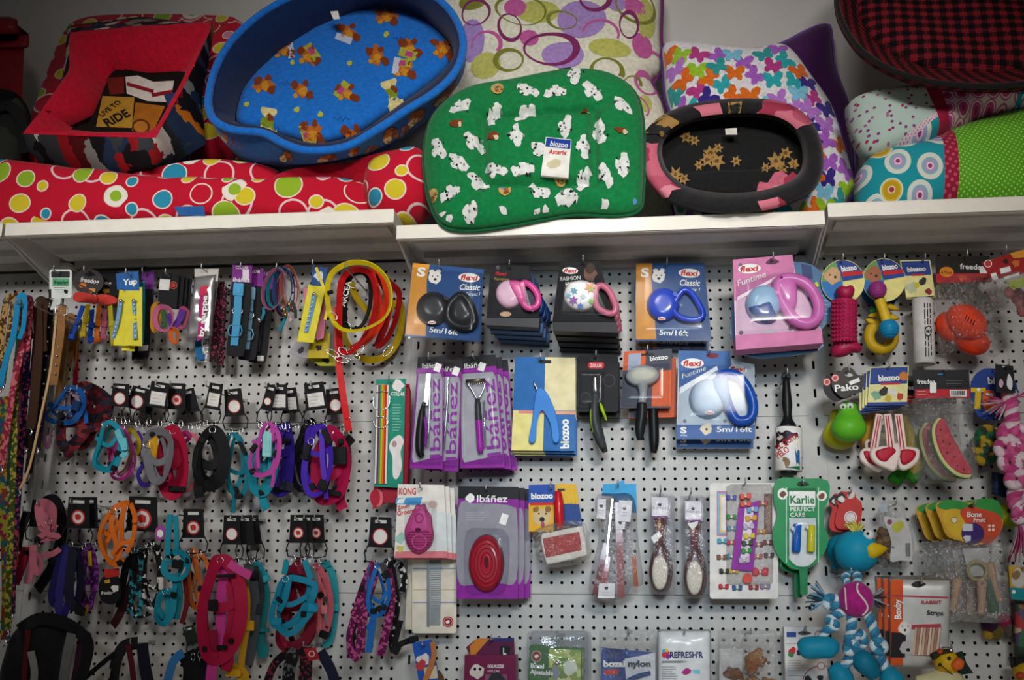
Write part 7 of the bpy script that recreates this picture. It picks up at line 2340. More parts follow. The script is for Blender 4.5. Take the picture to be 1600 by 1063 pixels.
# ---- second row
t = harness('blue webbing loop with a plaid harness bundle beside the brown leads', None, [([(106, 607), (86, 632), (72, 652), (92, 660), (114, 658), (130, 634), (126, 612)], '#1c5aa8', .014, .03, 55), ([(108, 612), (100, 640), (106, 660), (122, 652), (124, 626)], speck('#8a8090', '#3a2a44', 150), .016, .02, 60), ([(128, 612), (150, 618), (166, 634), (160, 656), (140, 662), (128, 640)], TAR, .05, .0, 70), ([(100, 662), (96, 690), (106, 700), (120, 690), (135, 664)], TAR, .03, .01, 75), ([(104, 690), (106, 704), (110, 716)], TAR, .026, .008, 88, False), ([(92, 668), (96, 690), (98, 706)], '#17181a', .012, -.01, 85, False), ([(150, 660), (138, 690), (122, 700)], TAR, .022, -.008, 80, False)], .11, [(118, 634, .04, 12, 16, 20, M('#1c3a6a', .4))], (128, 612))
H2 = [
    ('turquoise cat harness beside the plaid bundle', (187, 625, 26, 44, 4), [([(164, 663), (156, 690), (147, 722), (158, 733), (177, 732), (189, 706), (190, 680), (178, 663)], TQ_, .013, .02, 70), ([(183, 672), (190, 690), (196, 705), (190, 715)], '#6ac4d4', .016, .024, 85, False)], .13, [(193, 694, .026, 10, 20, -8, M('#6ac4d4', .4))], 'round', (183, 606)),
    ('magenta and purple cat harness behind the turquoise one', (214, 630, 28, 44, 14), [([(190, 668), (204, 690), (211, 722), (198, 746), (178, 747), (172, 726), (180, 700)], PNK, .008, .0, 70), ([(196, 676), (205, 700), (198, 730), (186, 742)], '#8a5a5a', .010, -.004, 80, False), ([(172, 700), (176, 742)], '#b01c5a', .014, -.004, 88, False)], .095, [], 'round', (208, 610)),
    ('yellow cat harness behind the magenta one', (228, 636, 20, 40, 20), [([(205, 672), (217, 688), (215, 708), (204, 705), (198, 685)], '#b8a01e', .012, 0, 75), ([(214, 674), (222, 690), (216, 712)], PRP, .010, -.006, 80, False)], .065, [], None, (222, 616)),
    ('grey padded harness with a yellow lining', (246, 626, 30, 50, 9), [([(229, 694), (236, 677), (256, 676), (267, 692), (265, 722), (254, 750), (240, 750), (231, 722)], '#77787e', .020, .02, 55), ([(240, 680), (243, 700), (238, 722), (234, 700)], '#d8a01e', .013, .012, 70)], .135, [(224, 708, .02, 8, 12, 0, M('#77787e', .5))], 'white', (250, 604)),
    ('wide crimson harness with a black clasp', (276, 628, 26, 50, 2), [([(270, 674), (283, 700), (285, 745), (276, 770), (262, 766), (256, 740), (258, 700)], MAG, .036, .008, 70), ([(262, 675), (266, 720)], '#141416', .034, -.01, 88, False), ([(228, 722), (216, 740), (222, 757), (234, 757)], '#3a2a86', .012, -.006, 70, False)], .10, [(276, 764, .022, 26, 8, 4)], 'red', (272, 606)),
    ('pale pink thin harness beside the crimson one', (298, 634, 22, 46, -12), [([(286, 680), (304, 681), (310, 700), (309, 735), (303, 758), (290, 768)], '#d0707c', .011, 0, 75, False), ([(290, 676), (296, 684), (286, 692), (284, 684)], '#a82a6a', .012, .004, 75)], .07, [], None, (293, 612)),
    ('plain black harness with a white price tag', (333, 628, 22, 50, 10), [([(332, 672), (316, 688), (307, 718), (311, 750), (326, 760), (342, 750), (350, 722), (347, 690)], '#17181a', .030, .008, 62), ([(310, 700), (304, 730), (312, 745)], '#17181a', .012, .014, 80, False)], .12, [(303, 726, .01, 7, 10)], 'white', (328, 606)),
    ('teal loop harness with a single long ring', (366, 638, 28, 52, -5), [([(358, 682), (354, 706), (357, 748), (366, 774), (378, 773), (387, 750), (388, 726), (380, 702), (370, 682)], '#157a8c', .013, .006, 65)], .088, [(372, 775, .01, 12, 8, 10), (378, 700, .012, 6, 22, -28)], 'round', (362, 616)),
    ('orchid pink harness with a pale teal clasp', (418, 630, 16, 50, 14), [([(414, 664), (405, 686), (391, 716), (394, 737), (408, 743), (428, 733), (436, 706), (435, 680), (424, 664)], '#c04aa6', .011, .022, 65), ([(410, 668), (403, 700), (404, 732)], '#c04aa6', .009, .026, 80, False), ([(427, 668), (424, 690)], '#c04aa6', .012, .026, 85, False)], .13, [(417, 694, .02, 14, 40, 2, M('#8accd0', .4)), (396, 700, .022, 8, 14, 40)], 'round', (419, 608)),
    ('turquoise harness below the orchid pink one', (436, 630, 26, 50, 0), [([(404, 690), (394, 735), (398, 764), (412, 768), (424, 745), (426, 705)], '#1e93a8', .026, -.002, 70), ([(416, 752), (420, 766)], '#c8642a', .016, -.01, 88, False)], .112, [], 'white', (436, 608)),
    ('deep purple harness behind the orchid pink one', (454, 634, 24, 48, -6), [([(442, 668), (453, 690), (453, 735), (446, 766), (432, 766), (428, 732), (432, 690)], '#33208a', .026, .0, 66)], .066, [(447, 760, .014, 22, 14, 8, M('#1c1a2c', .5)), (445, 688, .012, 18, 5, 4)], 'white', (450, 610)),
    ('violet padded harness with grey fittings', (494, 628, 32, 52, -8), [([(486, 690), (492, 672), (505, 668), (514, 690), (517, 722), (510, 752), (498, 772), (482, 770), (475, 745), (478, 716)], '#4a2ab0', .015, .022, 60), ([(503, 676), (504, 720), (508, 752)], '#5a3ac0', .013, .024, 85, False)], .13, [(504, 758, .026, 16, 16, 25), (479, 706, .024, 9, 26, 12), (509, 680, .026, 9, 20, -25)], 'white', (490, 606)),
    ('raspberry red broad harness beside the violet one', (524, 636, 26, 50, -6), [([(516, 674), (532, 690), (540, 722), (532, 768), (508, 781), (496, 765), (497, 715), (508, 690)], '#b0144a', .032, 0, 66), ([(535, 690), (545, 700)], '#17181a', .05, -.004, 80, False)], .10, [(530, 712, .02, 22, 28), (520, 770, .022, 24, 8, 12)], 'round', (520, 612)),
    ('black harness strap behind the violet harness', None, [([(482, 660), (464, 698), (457, 730), (462, 757), (474, 764), (478, 740), (478, 700), (490, 666)], '#141416', .016, 0, 70), ([(474, 662), (492, 664)], '#141416', .026, .004, 88, False)], .042, [], None, (482, 662)),
    ('thin brown cord looped behind the red harness', None, [([(541, 676), (546, 700), (547, 728), (541, 744), (537, 720)], speck('#8a6a4a', '#3a2a1c', 300), .007, 0, 80)], .025, [], None, (541, 678)),
]
for lab, tag_, lps, d, bk, stk, hk in H2:
    harness(lab, tag_, lps, d, bk, hk, 'harnesses in the second row', stk)
# ---- third row
PBW = speck('#5a1440', '#b04a80', 170, .35)
PAW = speck('#121214', '#d8d8d4', 130, .16)
TEP = speck('#15262c', '#2a8a98', 130, .4)
PUP = speck('#4a1a5c', '#8a3a9a', 150, .4)
H3 = [
    ('black and rose pink soft harness on the outermost hook', (60, 812, 26, 52, 6), [([(64, 792), (74, 790), (82, 800), (80, 820), (70, 822)], '#c06a7c', .03, .016, 70), ([(76, 815), (75, 834), (92, 838), (76, 842), (58, 843), (72, 832)], '#b86474', .014, .02, 85), ([(52, 852), (50, 880), (44, 912)], '#c87484', .020, .02, 85, False), ([(54, 866), (65, 880), (60, 896), (52, 884)], '#c06a7c', .016, .014, 60), ([(66, 868), (82, 866), (94, 858)], '#b86474', .014, .01, 80, False)], .13, [], None, (66, 790)),
    ('dark red strap harness beside the rose pink one', None, [([(42, 855), (34, 880), (22, 912)], '#8a1430', .030, 0, 88, False), ([(40, 800), (26, 850), (14, 890)], '#181a22', .016, -.01, 85, False), ([(48, 800), (36, 830), (30, 862)], '#181a22', .010, .0, 85, False), ([(70, 786), (84, 782), (94, 800), (97, 832), (84, 880), (70, 905), (58, 922)], '#131315', .030, -.012, 80, False)], .09, [(42, 864, .006, 14, 6, 20)], None, (44, 800)),
    ('navy blue and purple harness bundle under black tags', (122, 812, 34, 60, 2), [([(100, 856), (86, 900), (80, 935), (90, 940), (106, 880)], '#1f1c56', .018, .01, 75), ([(108, 858), (112, 900), (104, 950), (96, 962), (92, 930)], '#2a2270', .020, .016, 75), ([(116, 858), (126, 905), (118, 950), (108, 925)], '#141428', .022, .02, 75), ([(88, 952), (96, 962), (104, 968)], '#b87a1e', .010, .01, 85, False)], .13, [(124, 955, .02, 14, 14, 20)], 'red', (118, 788)),
    ('purple patterned harness with yellow details beside the orange one', (140, 812, 24, 60, 0), [([(136, 854), (146, 870), (150, 905), (142, 940), (134, 955), (126, 930), (130, 890)], PUP, .017, .0, 70), ([(140, 862), (141, 885)], '#b8921e', .010, .006, 88, False), ([(138, 945), (132, 962)], '#b8921e', .010, .006, 88, False)], .10, [], None, (140, 788)),
    ('bright orange harness hanging open over a black card', (222, 815, 46, 66, 2), [([(176, 797), (160, 822), (156, 842), (163, 866), (178, 882), (186, 880), (182, 850), (174, 820)], '#e0701e', .012, .03, 75), ([(196, 787), (190, 815), (190, 850), (184, 880)], '#e0701e', .013, .034, 85, False), ([(204, 787), (211, 810), (208, 840), (200, 860), (186, 884)], '#e0701e', .012, .032, 85, False), ([(176, 796), (190, 788), (202, 786)], '#e0701e', .014, .034, 85, False), ([(174, 868), (190, 850), (208, 846)], '#e0701e', .010, .036, 85, False)], .12, [(210, 814, .034, 8, 8, 10, M('#e0701e', .5)), (194, 868, .036, 10, 8, -40, M('#8a8a8c', .5))], 'red', (204, 790)),
    ('black and teal spotted rope harness below the orange one', None, [([(210, 860), (206, 900), (206, 950), (216, 962), (222, 920), (220, 870)], TEP, .014, .0, 75), ([(232, 852), (226, 890), (224, 930), (236, 950), (250, 925), (252, 885), (244, 856)], PAW, .010, .014, 70), ([(218, 866), (210, 900), (198, 930), (186, 962), (176, 978)], '#3a1418', .022, -.01, 85, False), ([(200, 870), (192, 910), (186, 950)], '#131214', .02, -.006, 85, False), ([(206, 945), (215, 964), (236, 960)], PAW, .006, .01, 75, False)], .09, [(204, 876, .004, 14, 26)], None, (214, 856)),
    ('teal harness with doubled straps under a black tag', (302, 828, 32, 56, 0), [([(266, 804), (263, 830), (262, 868)], TQ_, .014, .03, 88, False), ([(274, 806), (276, 836), (276, 868)], TQ_, .012, .03, 88, False), ([(262, 872), (280, 863), (294, 876), (290, 898), (272, 905), (256, 892)], TQ_, .015, .026, 60), ([(258, 924), (247, 945), (244, 966), (256, 975), (268, 958), (270, 930)], TQ_, .016, .03, 55), ([(276, 900), (280, 930), (274, 968)], '#147484', .018, .016, 85, False), ([(288, 900), (292, 940), (284, 975)], '#6a1a20', .012, .0, 85, False)], .13, [(276, 882, .032, 16, 14, 10), (251, 912, .03, 7, 20, 0, M('#d0d0cc', .5))], 'red', (286, 806)),
    ('apricot orange thin harness beside the teal one', None, [([(298, 862), (295, 895), (299, 938), (308, 950), (313, 920), (308, 885), (304, 862)], '#c8682a', .011, .01, 75), ([(302, 864), (318, 870), (326, 890), (331, 902)], '#d8702a', .010, .008, 85, False), ([(292, 940), (302, 948), (316, 956)], '#a84a2a', .008, .0, 85, False), ([(312, 870), (324, 882), (318, 896)], '#3a6a74', .008, -.01, 80, False)], .09, [], None, (302, 864)),
    ('crimson and hot pink long harness with black clasps', (362, 838, 26, 56, 0), [([(344, 876), (326, 912), (316, 958), (320, 1015), (336, 1030), (356, 1020), (373, 985), (377, 935), (366, 892)], '#a8103c', .030, .016, 75), ([(352, 878), (346, 930), (344, 985), (332, 1040), (328, 1080)], '#c83a8c', .026, .004, 85, False), ([(358, 880), (372, 890), (392, 900)], '#d04a92', .020, .022, 85, False), ([(330, 985), (332, 1030)], '#8a0f34', .03, .022, 88, False)], .13, [(332, 946, .03, 14, 18, 0), (346, 1012, .026, 16, 7, 0), (360, 1002, .022, 8, 8), (352, 900, .026, 30, 5, -4)], 'round', (366, 812)),
    ('yellow harness with a large slide buckle', (384, 838, 24, 56, -3), [([(380, 905), (386, 935), (384, 985), (378, 1030), (376, 1080)], '#c8961e', .016, .006, 85, False), ([(372, 905), (366, 935), (362, 960)], '#c88a1e', .012, .0, 85, False), ([(360, 1040), (384, 1052), (380, 1080)], '#c8961e', .014, .006, 85, False)], .10, [(364, 1052, .012, 24, 12, 0, M('#c8961e', .5)), (390, 978, .012, 12, 16, 0, M('#c8961e', .5))], None, (384, 812)),
    ('grey and dark slate harness beside the yellow one', None, [([(386, 880), (396, 910), (400, 960), (394, 1010), (388, 1040)], '#4a4e54', .022, 0, 85, False), ([(398, 885), (408, 920), (404, 960)], '#2c3036', .016, .0, 85, False)], .075, [(396, 900, .004, 12, 16)], None, (392, 880)),
    ('sea green broad harness beside the grey one', (397, 838, 20, 56, -6), [([(398, 880), (410, 895), (416, 906)], TQ_, .02, .01, 85, False), ([(408, 906), (414, 935), (406, 985), (412, 1028)], '#1f7a80', .028, .0, 85, False), ([(402, 1015), (420, 1015)], '#1f8088', .014, .004, 88, False)], .045, [(414, 905, .014, 14, 10, -25, M('#2aa0ac', .5)), (408, 985, .008, 24, 6, 0, M('#1f7a80', .5))], None, (400, 812)),
    ('teal blue harness crossing over dark red webbing', (466, 836, 26, 54, 0), [([(448, 876), (444, 898)], TQ_, .014, .03, 88, False), ([(476, 876), (486, 905)], TQ_, .014, .03, 88, False), ([(446, 905), (432, 935), (424, 962), (430, 978), (450, 978), (474, 960), (489, 932), (488, 912)], '#1a84a2', .015, .03, 70), ([(430, 975), (446, 990), (462, 985), (482, 962), (494, 945)], '#1a84a2', .014, .034, 75, False), ([(452, 902), (446, 935), (436, 955)], '#1a84a2', .015, .032, 80, False)], .13, [(488, 950, .036, 14, 14, 0, M('#1c8ab0', .4)), (436, 938, .034, 12, 6, 40), (431, 972, .036, 16, 12, 5, M('#1a84a2', .5))], 'red', (466, 812)),
    ('dark red harness behind the teal blue one', (480, 836, 16, 54, 0), [([(466, 880), (455, 920), (446, 955), (438, 1000), (455, 1012), (478, 998), (488, 960), (480, 910)], '#7a0f28', .026, .0, 78), ([(440, 985), (444, 1004), (456, 1010)], '#b01c4a', .012, .008, 80, False)], .107, [(462, 900, .012, 22, 6, 8)], None, (480, 812)),
    ('salmon pink harness with rounded fittings', (494, 836, 24, 54, 0), [([(494, 884), (508, 904), (517, 935), (516, 965), (508, 990), (498, 980), (500, 930)], '#c8606c', .014, .01, 75), ([(490, 890), (496, 930), (490, 985)], '#b85a66', .016, .004, 85, False), ([(484, 885), (494, 905), (492, 935)], '#7a7c86', .010, .016, 85, False)], .05, [(506, 953, .02, 10, 14, 0, M('#d07a84', .4)), (505, 992, .014, 14, 12, 20)], 'red', (496, 812)),
    ('turquoise small harness behind the salmon pink one', None, [([(500, 878), (518, 892), (524, 925), (523, 965), (516, 1002), (505, 1008)], '#2a9aa6', .016, 0, 82, False), ([(516, 880), (508, 884)], '#2a9aa6', .014, .006, 88, False)], .02, [(523, 950, .006, 12, 12, 0, M('#2a9aa6', .5))], None, (506, 880)),
    ('burgundy patterned harness with bright blue lining', (594, 842, 34, 58, 2), [([(584, 880), (566, 920), (553, 965), (546, 1000), (556, 1030), (562, 1000), (566, 960)], PBW, .016, .016, 80), ([(606, 890), (612, 930), (606, 975), (594, 1025)], PBW, .020, .01, 85, False), ([(588, 900), (576, 935), (568, 980), (566, 1020)], PBW, .012, .022, 85, False), ([(590, 884), (602, 895), (608, 925), (602, 950), (592, 962), (578, 955), (576, 930)], '#1c66b4', .010, .03, 72), ([(584, 958), (580, 990), (576, 1020)], '#1c66b4', .016, .026, 85, False), ([(596, 880), (602, 892)], '#4a4a52', .016, .034, 85, False)], .13, [(602, 898, .034, 12, 10, -40), (583, 955, .032, 10, 8)], 'round', (594, 816)),
    ('black harness with white paw prints and a heavy clip', None, [([(608, 872), (614, 910), (618, 950), (612, 990), (616, 1016)], PAW, .022, .004, 85, False), ([(624, 880), (632, 905), (628, 925)], PAW, .016, .0, 85, False), ([(626, 970), (618, 1000), (614, 1020)], '#131315', .014, .008, 85, False), ([(618, 1012), (632, 1004), (648, 1000)], '#131315', .014, .008, 85, False)], .09, [(646, 999, .012, 14, 10, -10), (618, 1016, .014, 12, 14, 30)], None, (614, 874)),
]
for lab, tag_, lps, d, bk, stk, hk in H3:
    harness(lab, tag_, lps, d, bk, hk, 'harnesses in the third row', stk)
# small round brand tags in the third row
t = T('swing_tag', 'round black tag with red top on the orange harness', 'tag', 172, 945, .135)
c = t.slab('tag', cr([(158, 905), (170, 898), (184, 900), (189, 918), (186, 938), (172, 945), (158, 938), (154, 920)], 4), -.002, 0, BP)
t.prints('tag_print', [(C4(163, 890, 186, 888, 187, 900, 164, 904), M('#b82a26')), (blotch(180, 920, 6, 3, 9, .3), M('#d8d4cc')), (C4(163, 907, 171, 905, 172, 911, 164, 912), M('#c89a2a'))], .0004, c)
t.text('freedog', 158, 929, 176, 929, 5, WH, .002, c, 0, .02)
t.tube('string', [(176, 884, .0), (175, 890, .001)], .001, CHROME, k=2, sides=5)
t = T('swing_tag', 'oval lilac tag with a white centre on the teal harness', 'tag', 250, 846, .14)
c = t.slab('tag', el(250, 833, 8, 12, 8), -.002, 0, M('#a84aa0', .45))
t.prints('tag_print', [(el(250, 834, 5, 6), WH)], .0004, c)
t.tube('string', [(251, 823, 0), (262, 815, -.006)], .0008, CHROME, k=2, sides=4)
# ---- bottom row, dark
t = T('dog_harness', 'large black padded harness with reflective strips in the bottom row', 'harness', 70, 1075, .11)
t.pillow('vest', cr([(8, 1080), (14, 1020), (26, 985), (60, 964), (95, 970), (112, 985), (100, 1020), (92, 1080)], 4), -.01, .05, cloth('#17171a'), back=.01, p=3, mod=lambda u, v, r: .004*sin(60*u+30*v))
loop(t, [(30, 985), (60, 968), (96, 972), (126, 990), (138, 1010), (130, 1050), (120, 1080)], '#1a1a1e', .03, .045, 80, False)
loop(t, [(48, 1018), (54, 1050), (50, 1085)], M('#8c8c8a', .35), .018, .052, 88, False, 'reflective_strip')
loop(t, [(112, 990), (104, 1030), (96, 1085)], M('#6c6e70', .35), .024, .05, 88, False, 'reflective_strip')
loop(t, [(128, 985), (122, 1030), (112, 1085)], '#3a1a2c', .016, .03, 85, False)
loop(t, [(44, 985), (40, 1030), (36, 1085)], '#5a1a20', .014, .048, 85, False)
t.ball('red_clip', 135, 995, .03, .012, M('#7a1430', .5), nu=12, nv=8)
buckle(t, 112, 984, .05, 18, 10, 20)
hook(60, 972, .09, HK+'large padded harness')
t = T('dog_harness', 'dark grey and red strap bundle beside the padded harness', 'harness', 200, 1075, .10)
loop(t, [(215, 1005), (192, 1012), (180, 1040), (176, 1080)], '#202024', .03, .01, 80, False)
loop(t, [(200, 1008), (206, 1040), (210, 1080)], '#5a1626', .014, .024, 85, False)
loop(t, [(222, 1006), (226, 1040), (234, 1080)], '#181a2a', .03, .016, 85, False)
loop(t, [(178, 1022), (150, 1045), (126, 1066)], '#1a1a1c', .012, .01, 80, False)
t.slab('price_label', rotp(rr(163, 1045, 172, 1060), 10, (168, 1052)), .03, .031, M('#8c8c88', .6))
hook(212, 1006, .09, HK+'grey and red strap bundle')
t = T('dog_harness', 'black harness with a light blue strap under an open tag', 'harness', 290, 1075, .10)
hangtag(t, 300, 1000, 22, 44, -18, .01, None, '#1e2a24')
loop(t, [(286, 1020), (270, 1036), (258, 1080)], '#3a7ab8', .022, .016, 80, False)
loop(t, [(290, 1020), (300, 1045), (296, 1085)], '#141416', .045, .0, 85, False)
loop(t, [(310, 1010), (322, 1030), (318, 1085)], '#17171a', .03, -.006, 85, False)
hook(296, 984, .10, HK+'blue strapped black harness')
t = T('dog_harness', 'dark patterned harness with a red swing tag in the bottom row', 'harness', 470, 1075, .10)
DKP = speck('#141218', '#6a2430', 150, .3)
loop(t, [(452, 1018), (428, 1040), (412, 1085)], DKP, .02, .01, 80, False)
loop(t, [(462, 1014), (452, 1045), (450, 1085)], speck('#121214', '#5a5a60', 150, .25), .03, .016, 85, False)
loop(t, [(478, 1012), (478, 1050), (474, 1085)], DKP, .03, .02, 85, False)
loop(t, [(500, 1018), (516, 1045), (530, 1085)], '#1c2238', .026, .01, 80, False)
c = t.slab('swing_tag', C4(474, 1014, 492, 1012, 500, 1030, 482, 1034), .028, .03, M('#9c1c26', .45))
t.prints('tag_print', [(el(487, 1022, 5, 5), M('#c8b8b0')), (el(487, 1022, 3.5, 3.5), M('#9c1c26'))], .0304, c)
hook(480, 1010, .09, HK+'dark patterned harness')

# ================================================================== top row of collars
t = T('collar_card', 'green and white header card over a tan studded leather collar', 'collar', 92, 602, .285)
c = t.slab('header_card', rr(77, 421, 112, 466, 4), -.003, 0, M('#d3d8d2', .45))
t.prints('card_print', [(rr(80, 424, 109, 434, 2), M('#2a2c2a')), (rr(82, 435, 108, 447), M('#5aa07a')), (rr(76, 452, 80, 466), M('#17181a'))]+finelines(84, 449, 106, 456, 3, M('#8a908a'), .8)+[(blotch(103, 456, 3.5, 3, 8, .3), BK)], .0004, c)
t.text('freedog', 84, 444, 106, 444, 5.5, M('#174a34'), .0016, c, 0, .02)
t.slab('collar_holder', C4(84, 466, 96, 466, 92, 484, 78, 484), -.003, .001, M('#c8ccc8', .5))
o = loop(t, [(97, 478), (95, 520), (88, 570), (84, 602)], M('#8a6038', .55), .020, .01, 88, False, 'leather_band')
for i in range(8):
    t.ball('stud', 96-i*1.5, 486+i*14, .0125+.006*0, .003, CHROME, nu=8, nv=6)
t.tube('buckle', [(88, 478, .014), (104, 478, .014), (104, 492, .014), (88, 492, .014)], .0014, CHROME, True, k=2, sides=6)
hook(94, 428, .285, HK+'green header card')
# freedog disc with small collars
t = T('collar_card', 'round dark grey header card with red clips and bright small collars', 'collar', 145, 545, .12)
c = t.slab('header_card', el(138, 440, 24, 20, 5), -.003, 0, M('#3a383a', .45))
t.prints('card_print', [(el(129, 446, 6, 4), M('#c8742a')), (blotch(144, 454, 5, 3, 9, .35, 0, 1.2), M('#c88a4a')), (cr([(132, 430), (140, 424), (150, 430), (140, 432)], 3), M('#101012'))], .0004, c)
t.text('freedog', 125, 440, 154, 444, 7, M('#e4dcd8'), .002, c, 0, .02)
t.slab('red_clip', cr([(114, 462), (122, 456), (150, 462), (148, 474), (132, 472), (116, 470)], 3), -.006, .004, M('#c23a32', .4), .001)
t.slab('red_clip', cr([(150, 462), (166, 460), (182, 466), (180, 474), (156, 476)], 3), -.016, -.006, M('#c23a32', .4), .001)
for x, y, x2, y2, cc in ((130, 478, 110, 532, '#1a4ab0'), (138, 476, 128, 528, '#c8b01e'), (144, 484, 140, 536, '#1a4ab0'), (155, 478, 150, 536, '#d8701e'), (164, 484, 160, 533, '#a8506c'), (172, 478, 177, 540, '#a89a1e')):
    loop(t, [(x, y), ((x+x2)/2, (y+y2)/2), (x2, y2)], cc, .013, -.004, 85, False, 'small_collar')
    buckle(t, (x*.55+x2*.45), (y*.55+y2*.45), .001, 9, 10, 10, M(cc, .5))
    buckle(t, x2+1, y2-6, .001, 9, 8, 10, M(cc, .5))
hook(140, 428, .12, HK+'round grey header card')
t = T('collar_card', 'black header card with dog logo behind the round grey one', 'collar', 172, 470, .085)
c = t.slab('header_card', rr(152, 424, 186, 470, 5), -.003, 0, M('#161618', .62))
t.prints('card_print', [(blotch(166, 455, 5, 3, 9, .35, 0, 1.2), M('#c8922a'))], .0004, c)
t.text('og', 163, 444, 173, 446, 6, M('#d8c8c4'), .002, c, 0, .02)
# yellow cards with studded collars
for k, (x0, y0, x1, y1, dx, d, lab) in enumerate(((196, 450, 222, 541, 4, .152, 'front yellow card with a light blue studded collar'), (187, 449, 210, 541, -10, .141, 'yellow card tilted outward with a blue studded collar'), (196, 449, 216, 549, -6, .130, 'lowest yellow card behind the studded collar cards'))):
    t = T('collar_card', lab, 'collar', (x0+x1)/2, y1, d)
    q = C4(x0, y0, x1, y0-1, x1+(0 if k == 0 else dx), y1, x0+(0 if k == 0 else dx), y1-1)
    c = t.slab('backing_card', q, -.002, 0, M('#d8cc3a', .45))
    h_ = t.slab('header', C4(x0-6, 428, x1-6, 424, x1-4, y0+4, x0-4, y0+4), -.003, .001, M('#2a5fa0', .45))
    if k == 0:
        t.text('Yup', x0-4, 446, x1-8, 444, 9, WH, .0026, h_, 0, .03)
    if k < 2:
        xs = (x0+x1)/2 if k == 0 else x0+2
        xe = xs+(2 if k == 0 else -12)
        o = loop(t, [(xs, 470), ((xs+xe)/2+1, 500), (xe, 530)], M('#6a94b8', .45), .011, .004, 88, False, 'collar_band')
        for i in range(8):
            t.ball('stud', xs+(xe-xs)*i/7+.3, 476+i*7, .0075, .0022, M('#e4e4e2', .3), nu=6, nv=5)
        t.ball('bell', xs, 470, .01, .005, CHROME, nu=10, nv=8)
    if k == 0:
        hook(205, 432, .152, HK+'yellow collar cards')
t = T('collar_card', 'long black card with purple header behind the yellow cards', 'collar', 222, 562, .08)
c = t.slab('backing_card', cr([(212, 430), (240, 428), (234, 520), (232, 556), (224, 563), (208, 561), (206, 548)], 2), -.003, 0, M('#15151a', .62))
t.prints('card_print', [(C4(221, 426, 241, 424, 240, 452, 222, 452), M('#6a2a80')), (C4(216, 540, 232, 539, 231, 548, 216, 549), M('#a8a8ac'))], .0004, c)
t.strap('teal_band', [(222, 440, .004), (222, 490, .004), (220, 538, .004)], .016, .002, web('#2a8a98'))
hook(230, 430, .08, HK+'long black card')
# black cards with tiny collars
t = T('collar_card', 'black cards with tiny pink, purple and orange collars', 'collar', 268, 540, .12)
c = t.slab('header_card', C4(252, 425, 280, 430, 276, 482, 246, 478), -.002, 0, M('#17171a', .62))
t.prints('card_print', [(C4(250, 436, 266, 437, 264, 454, 248, 453), M('#cfcfcc')), (el(271, 446, 6, 6), M('#b83a32')), (el(271, 446, 4.6, 4.6), M('#17171a')), (el(271, 446, 3, 3), M('#b83a32'))], .0004, c)
for k in range(3):
    t.slab('spare_card', C4(268+k*8, 428+k*2, 288+k*6, 432+k*2, 284+k*6, 484, 264+k*8, 482), -.012-.01*k, -.010-.01*k, M('#141416', .62))
loop(t, [(242, 492), (250, 480), (266, 484), (270, 500), (262, 516), (246, 512)], '#c86a8a', .014, .012, 40, True, 'tiny_collar')
loop(t, [(238, 496), (240, 478), (252, 478), (244, 516), (238, 512)], '#b8801e', .010, .0, 60, True, 'tiny_collar')
loop(t, [(264, 490), (270, 510), (280, 500), (286, 484)], '#5a2a8a', .016, .006, 70, False, 'tiny_collar')
loop(t, [(268, 514), (278, 520), (276, 536), (268, 530)], '#c8622a', .012, .012, 50, True, 'tiny_collar')
loop(t, [(284, 482), (294, 490), (286, 512), (278, 506)], '#a8486a', .010, .0, 60, True, 'tiny_collar')
loop(t, [(254, 486), (258, 504), (252, 512)], '#3a5a3a', .012, .006, 75, False, 'tiny_collar')
hook(266, 432, .12, HK+'cards of tiny collars')
# silver packet
t = T('collar_packet', 'silver foil packet with magenta lettering', 'collar', 315, 530, .12)
q = C4(306, 432, 340, 428, 332, 528, 292, 534)
t.slab('header', C4(304, 420, 342, 420, 340, 440, 304, 438), -.002, .0, M('#c8c4c0', .5))
o, _ = t.pillow('foil', q, -.004, .016, M('#b4b2b4', .28, .75), p=7, nt=56, mod=lambda u, v, r: .003*sin(90*u+50*v)*(1-r)+.002*sin(160*v)*(1-r))
t.prints('foil_print', [(C4(312, 450, 324, 446, 318, 540-12, 308, 534), M('#a81a6a', .4)), (C4(314, 448, 325, 446, 324, 460, 312, 462), M('#c82a4a', .4))], .0140)
t.text('by sarppe', 318, 526, 324, 462, 8, WH, .0156, None, 0, .03)
hook(322, 424, .12, HK+'silver foil packet')
t = T('collar_packet', 'dark glittery collars behind the silver foil packet', 'collar', 340, 572, .08)
GLT = speck('#1c1016', '#8a2a4a', 260, .25)
for x, y, x2, y2, m_ in ((336, 440, 318, 566, speck('#8a8a90', '#d8d8dc', 200)), (346, 440, 332, 565, GLT), (350, 450, 344, 572, GLT), (308, 520, 312, 562, web('#1f6a9a'))):
    loop(t, [(x, y), ((x+x2)/2, (y+y2)/2), (x2, y2)], m_, .018, .0, 86, False, 'glitter_band')
buckle(t, 314, 558, .004, 9, 10, 0, M('#1a5a98', .5))
hook(344, 442, .075, HK+'glittery collars', .005)
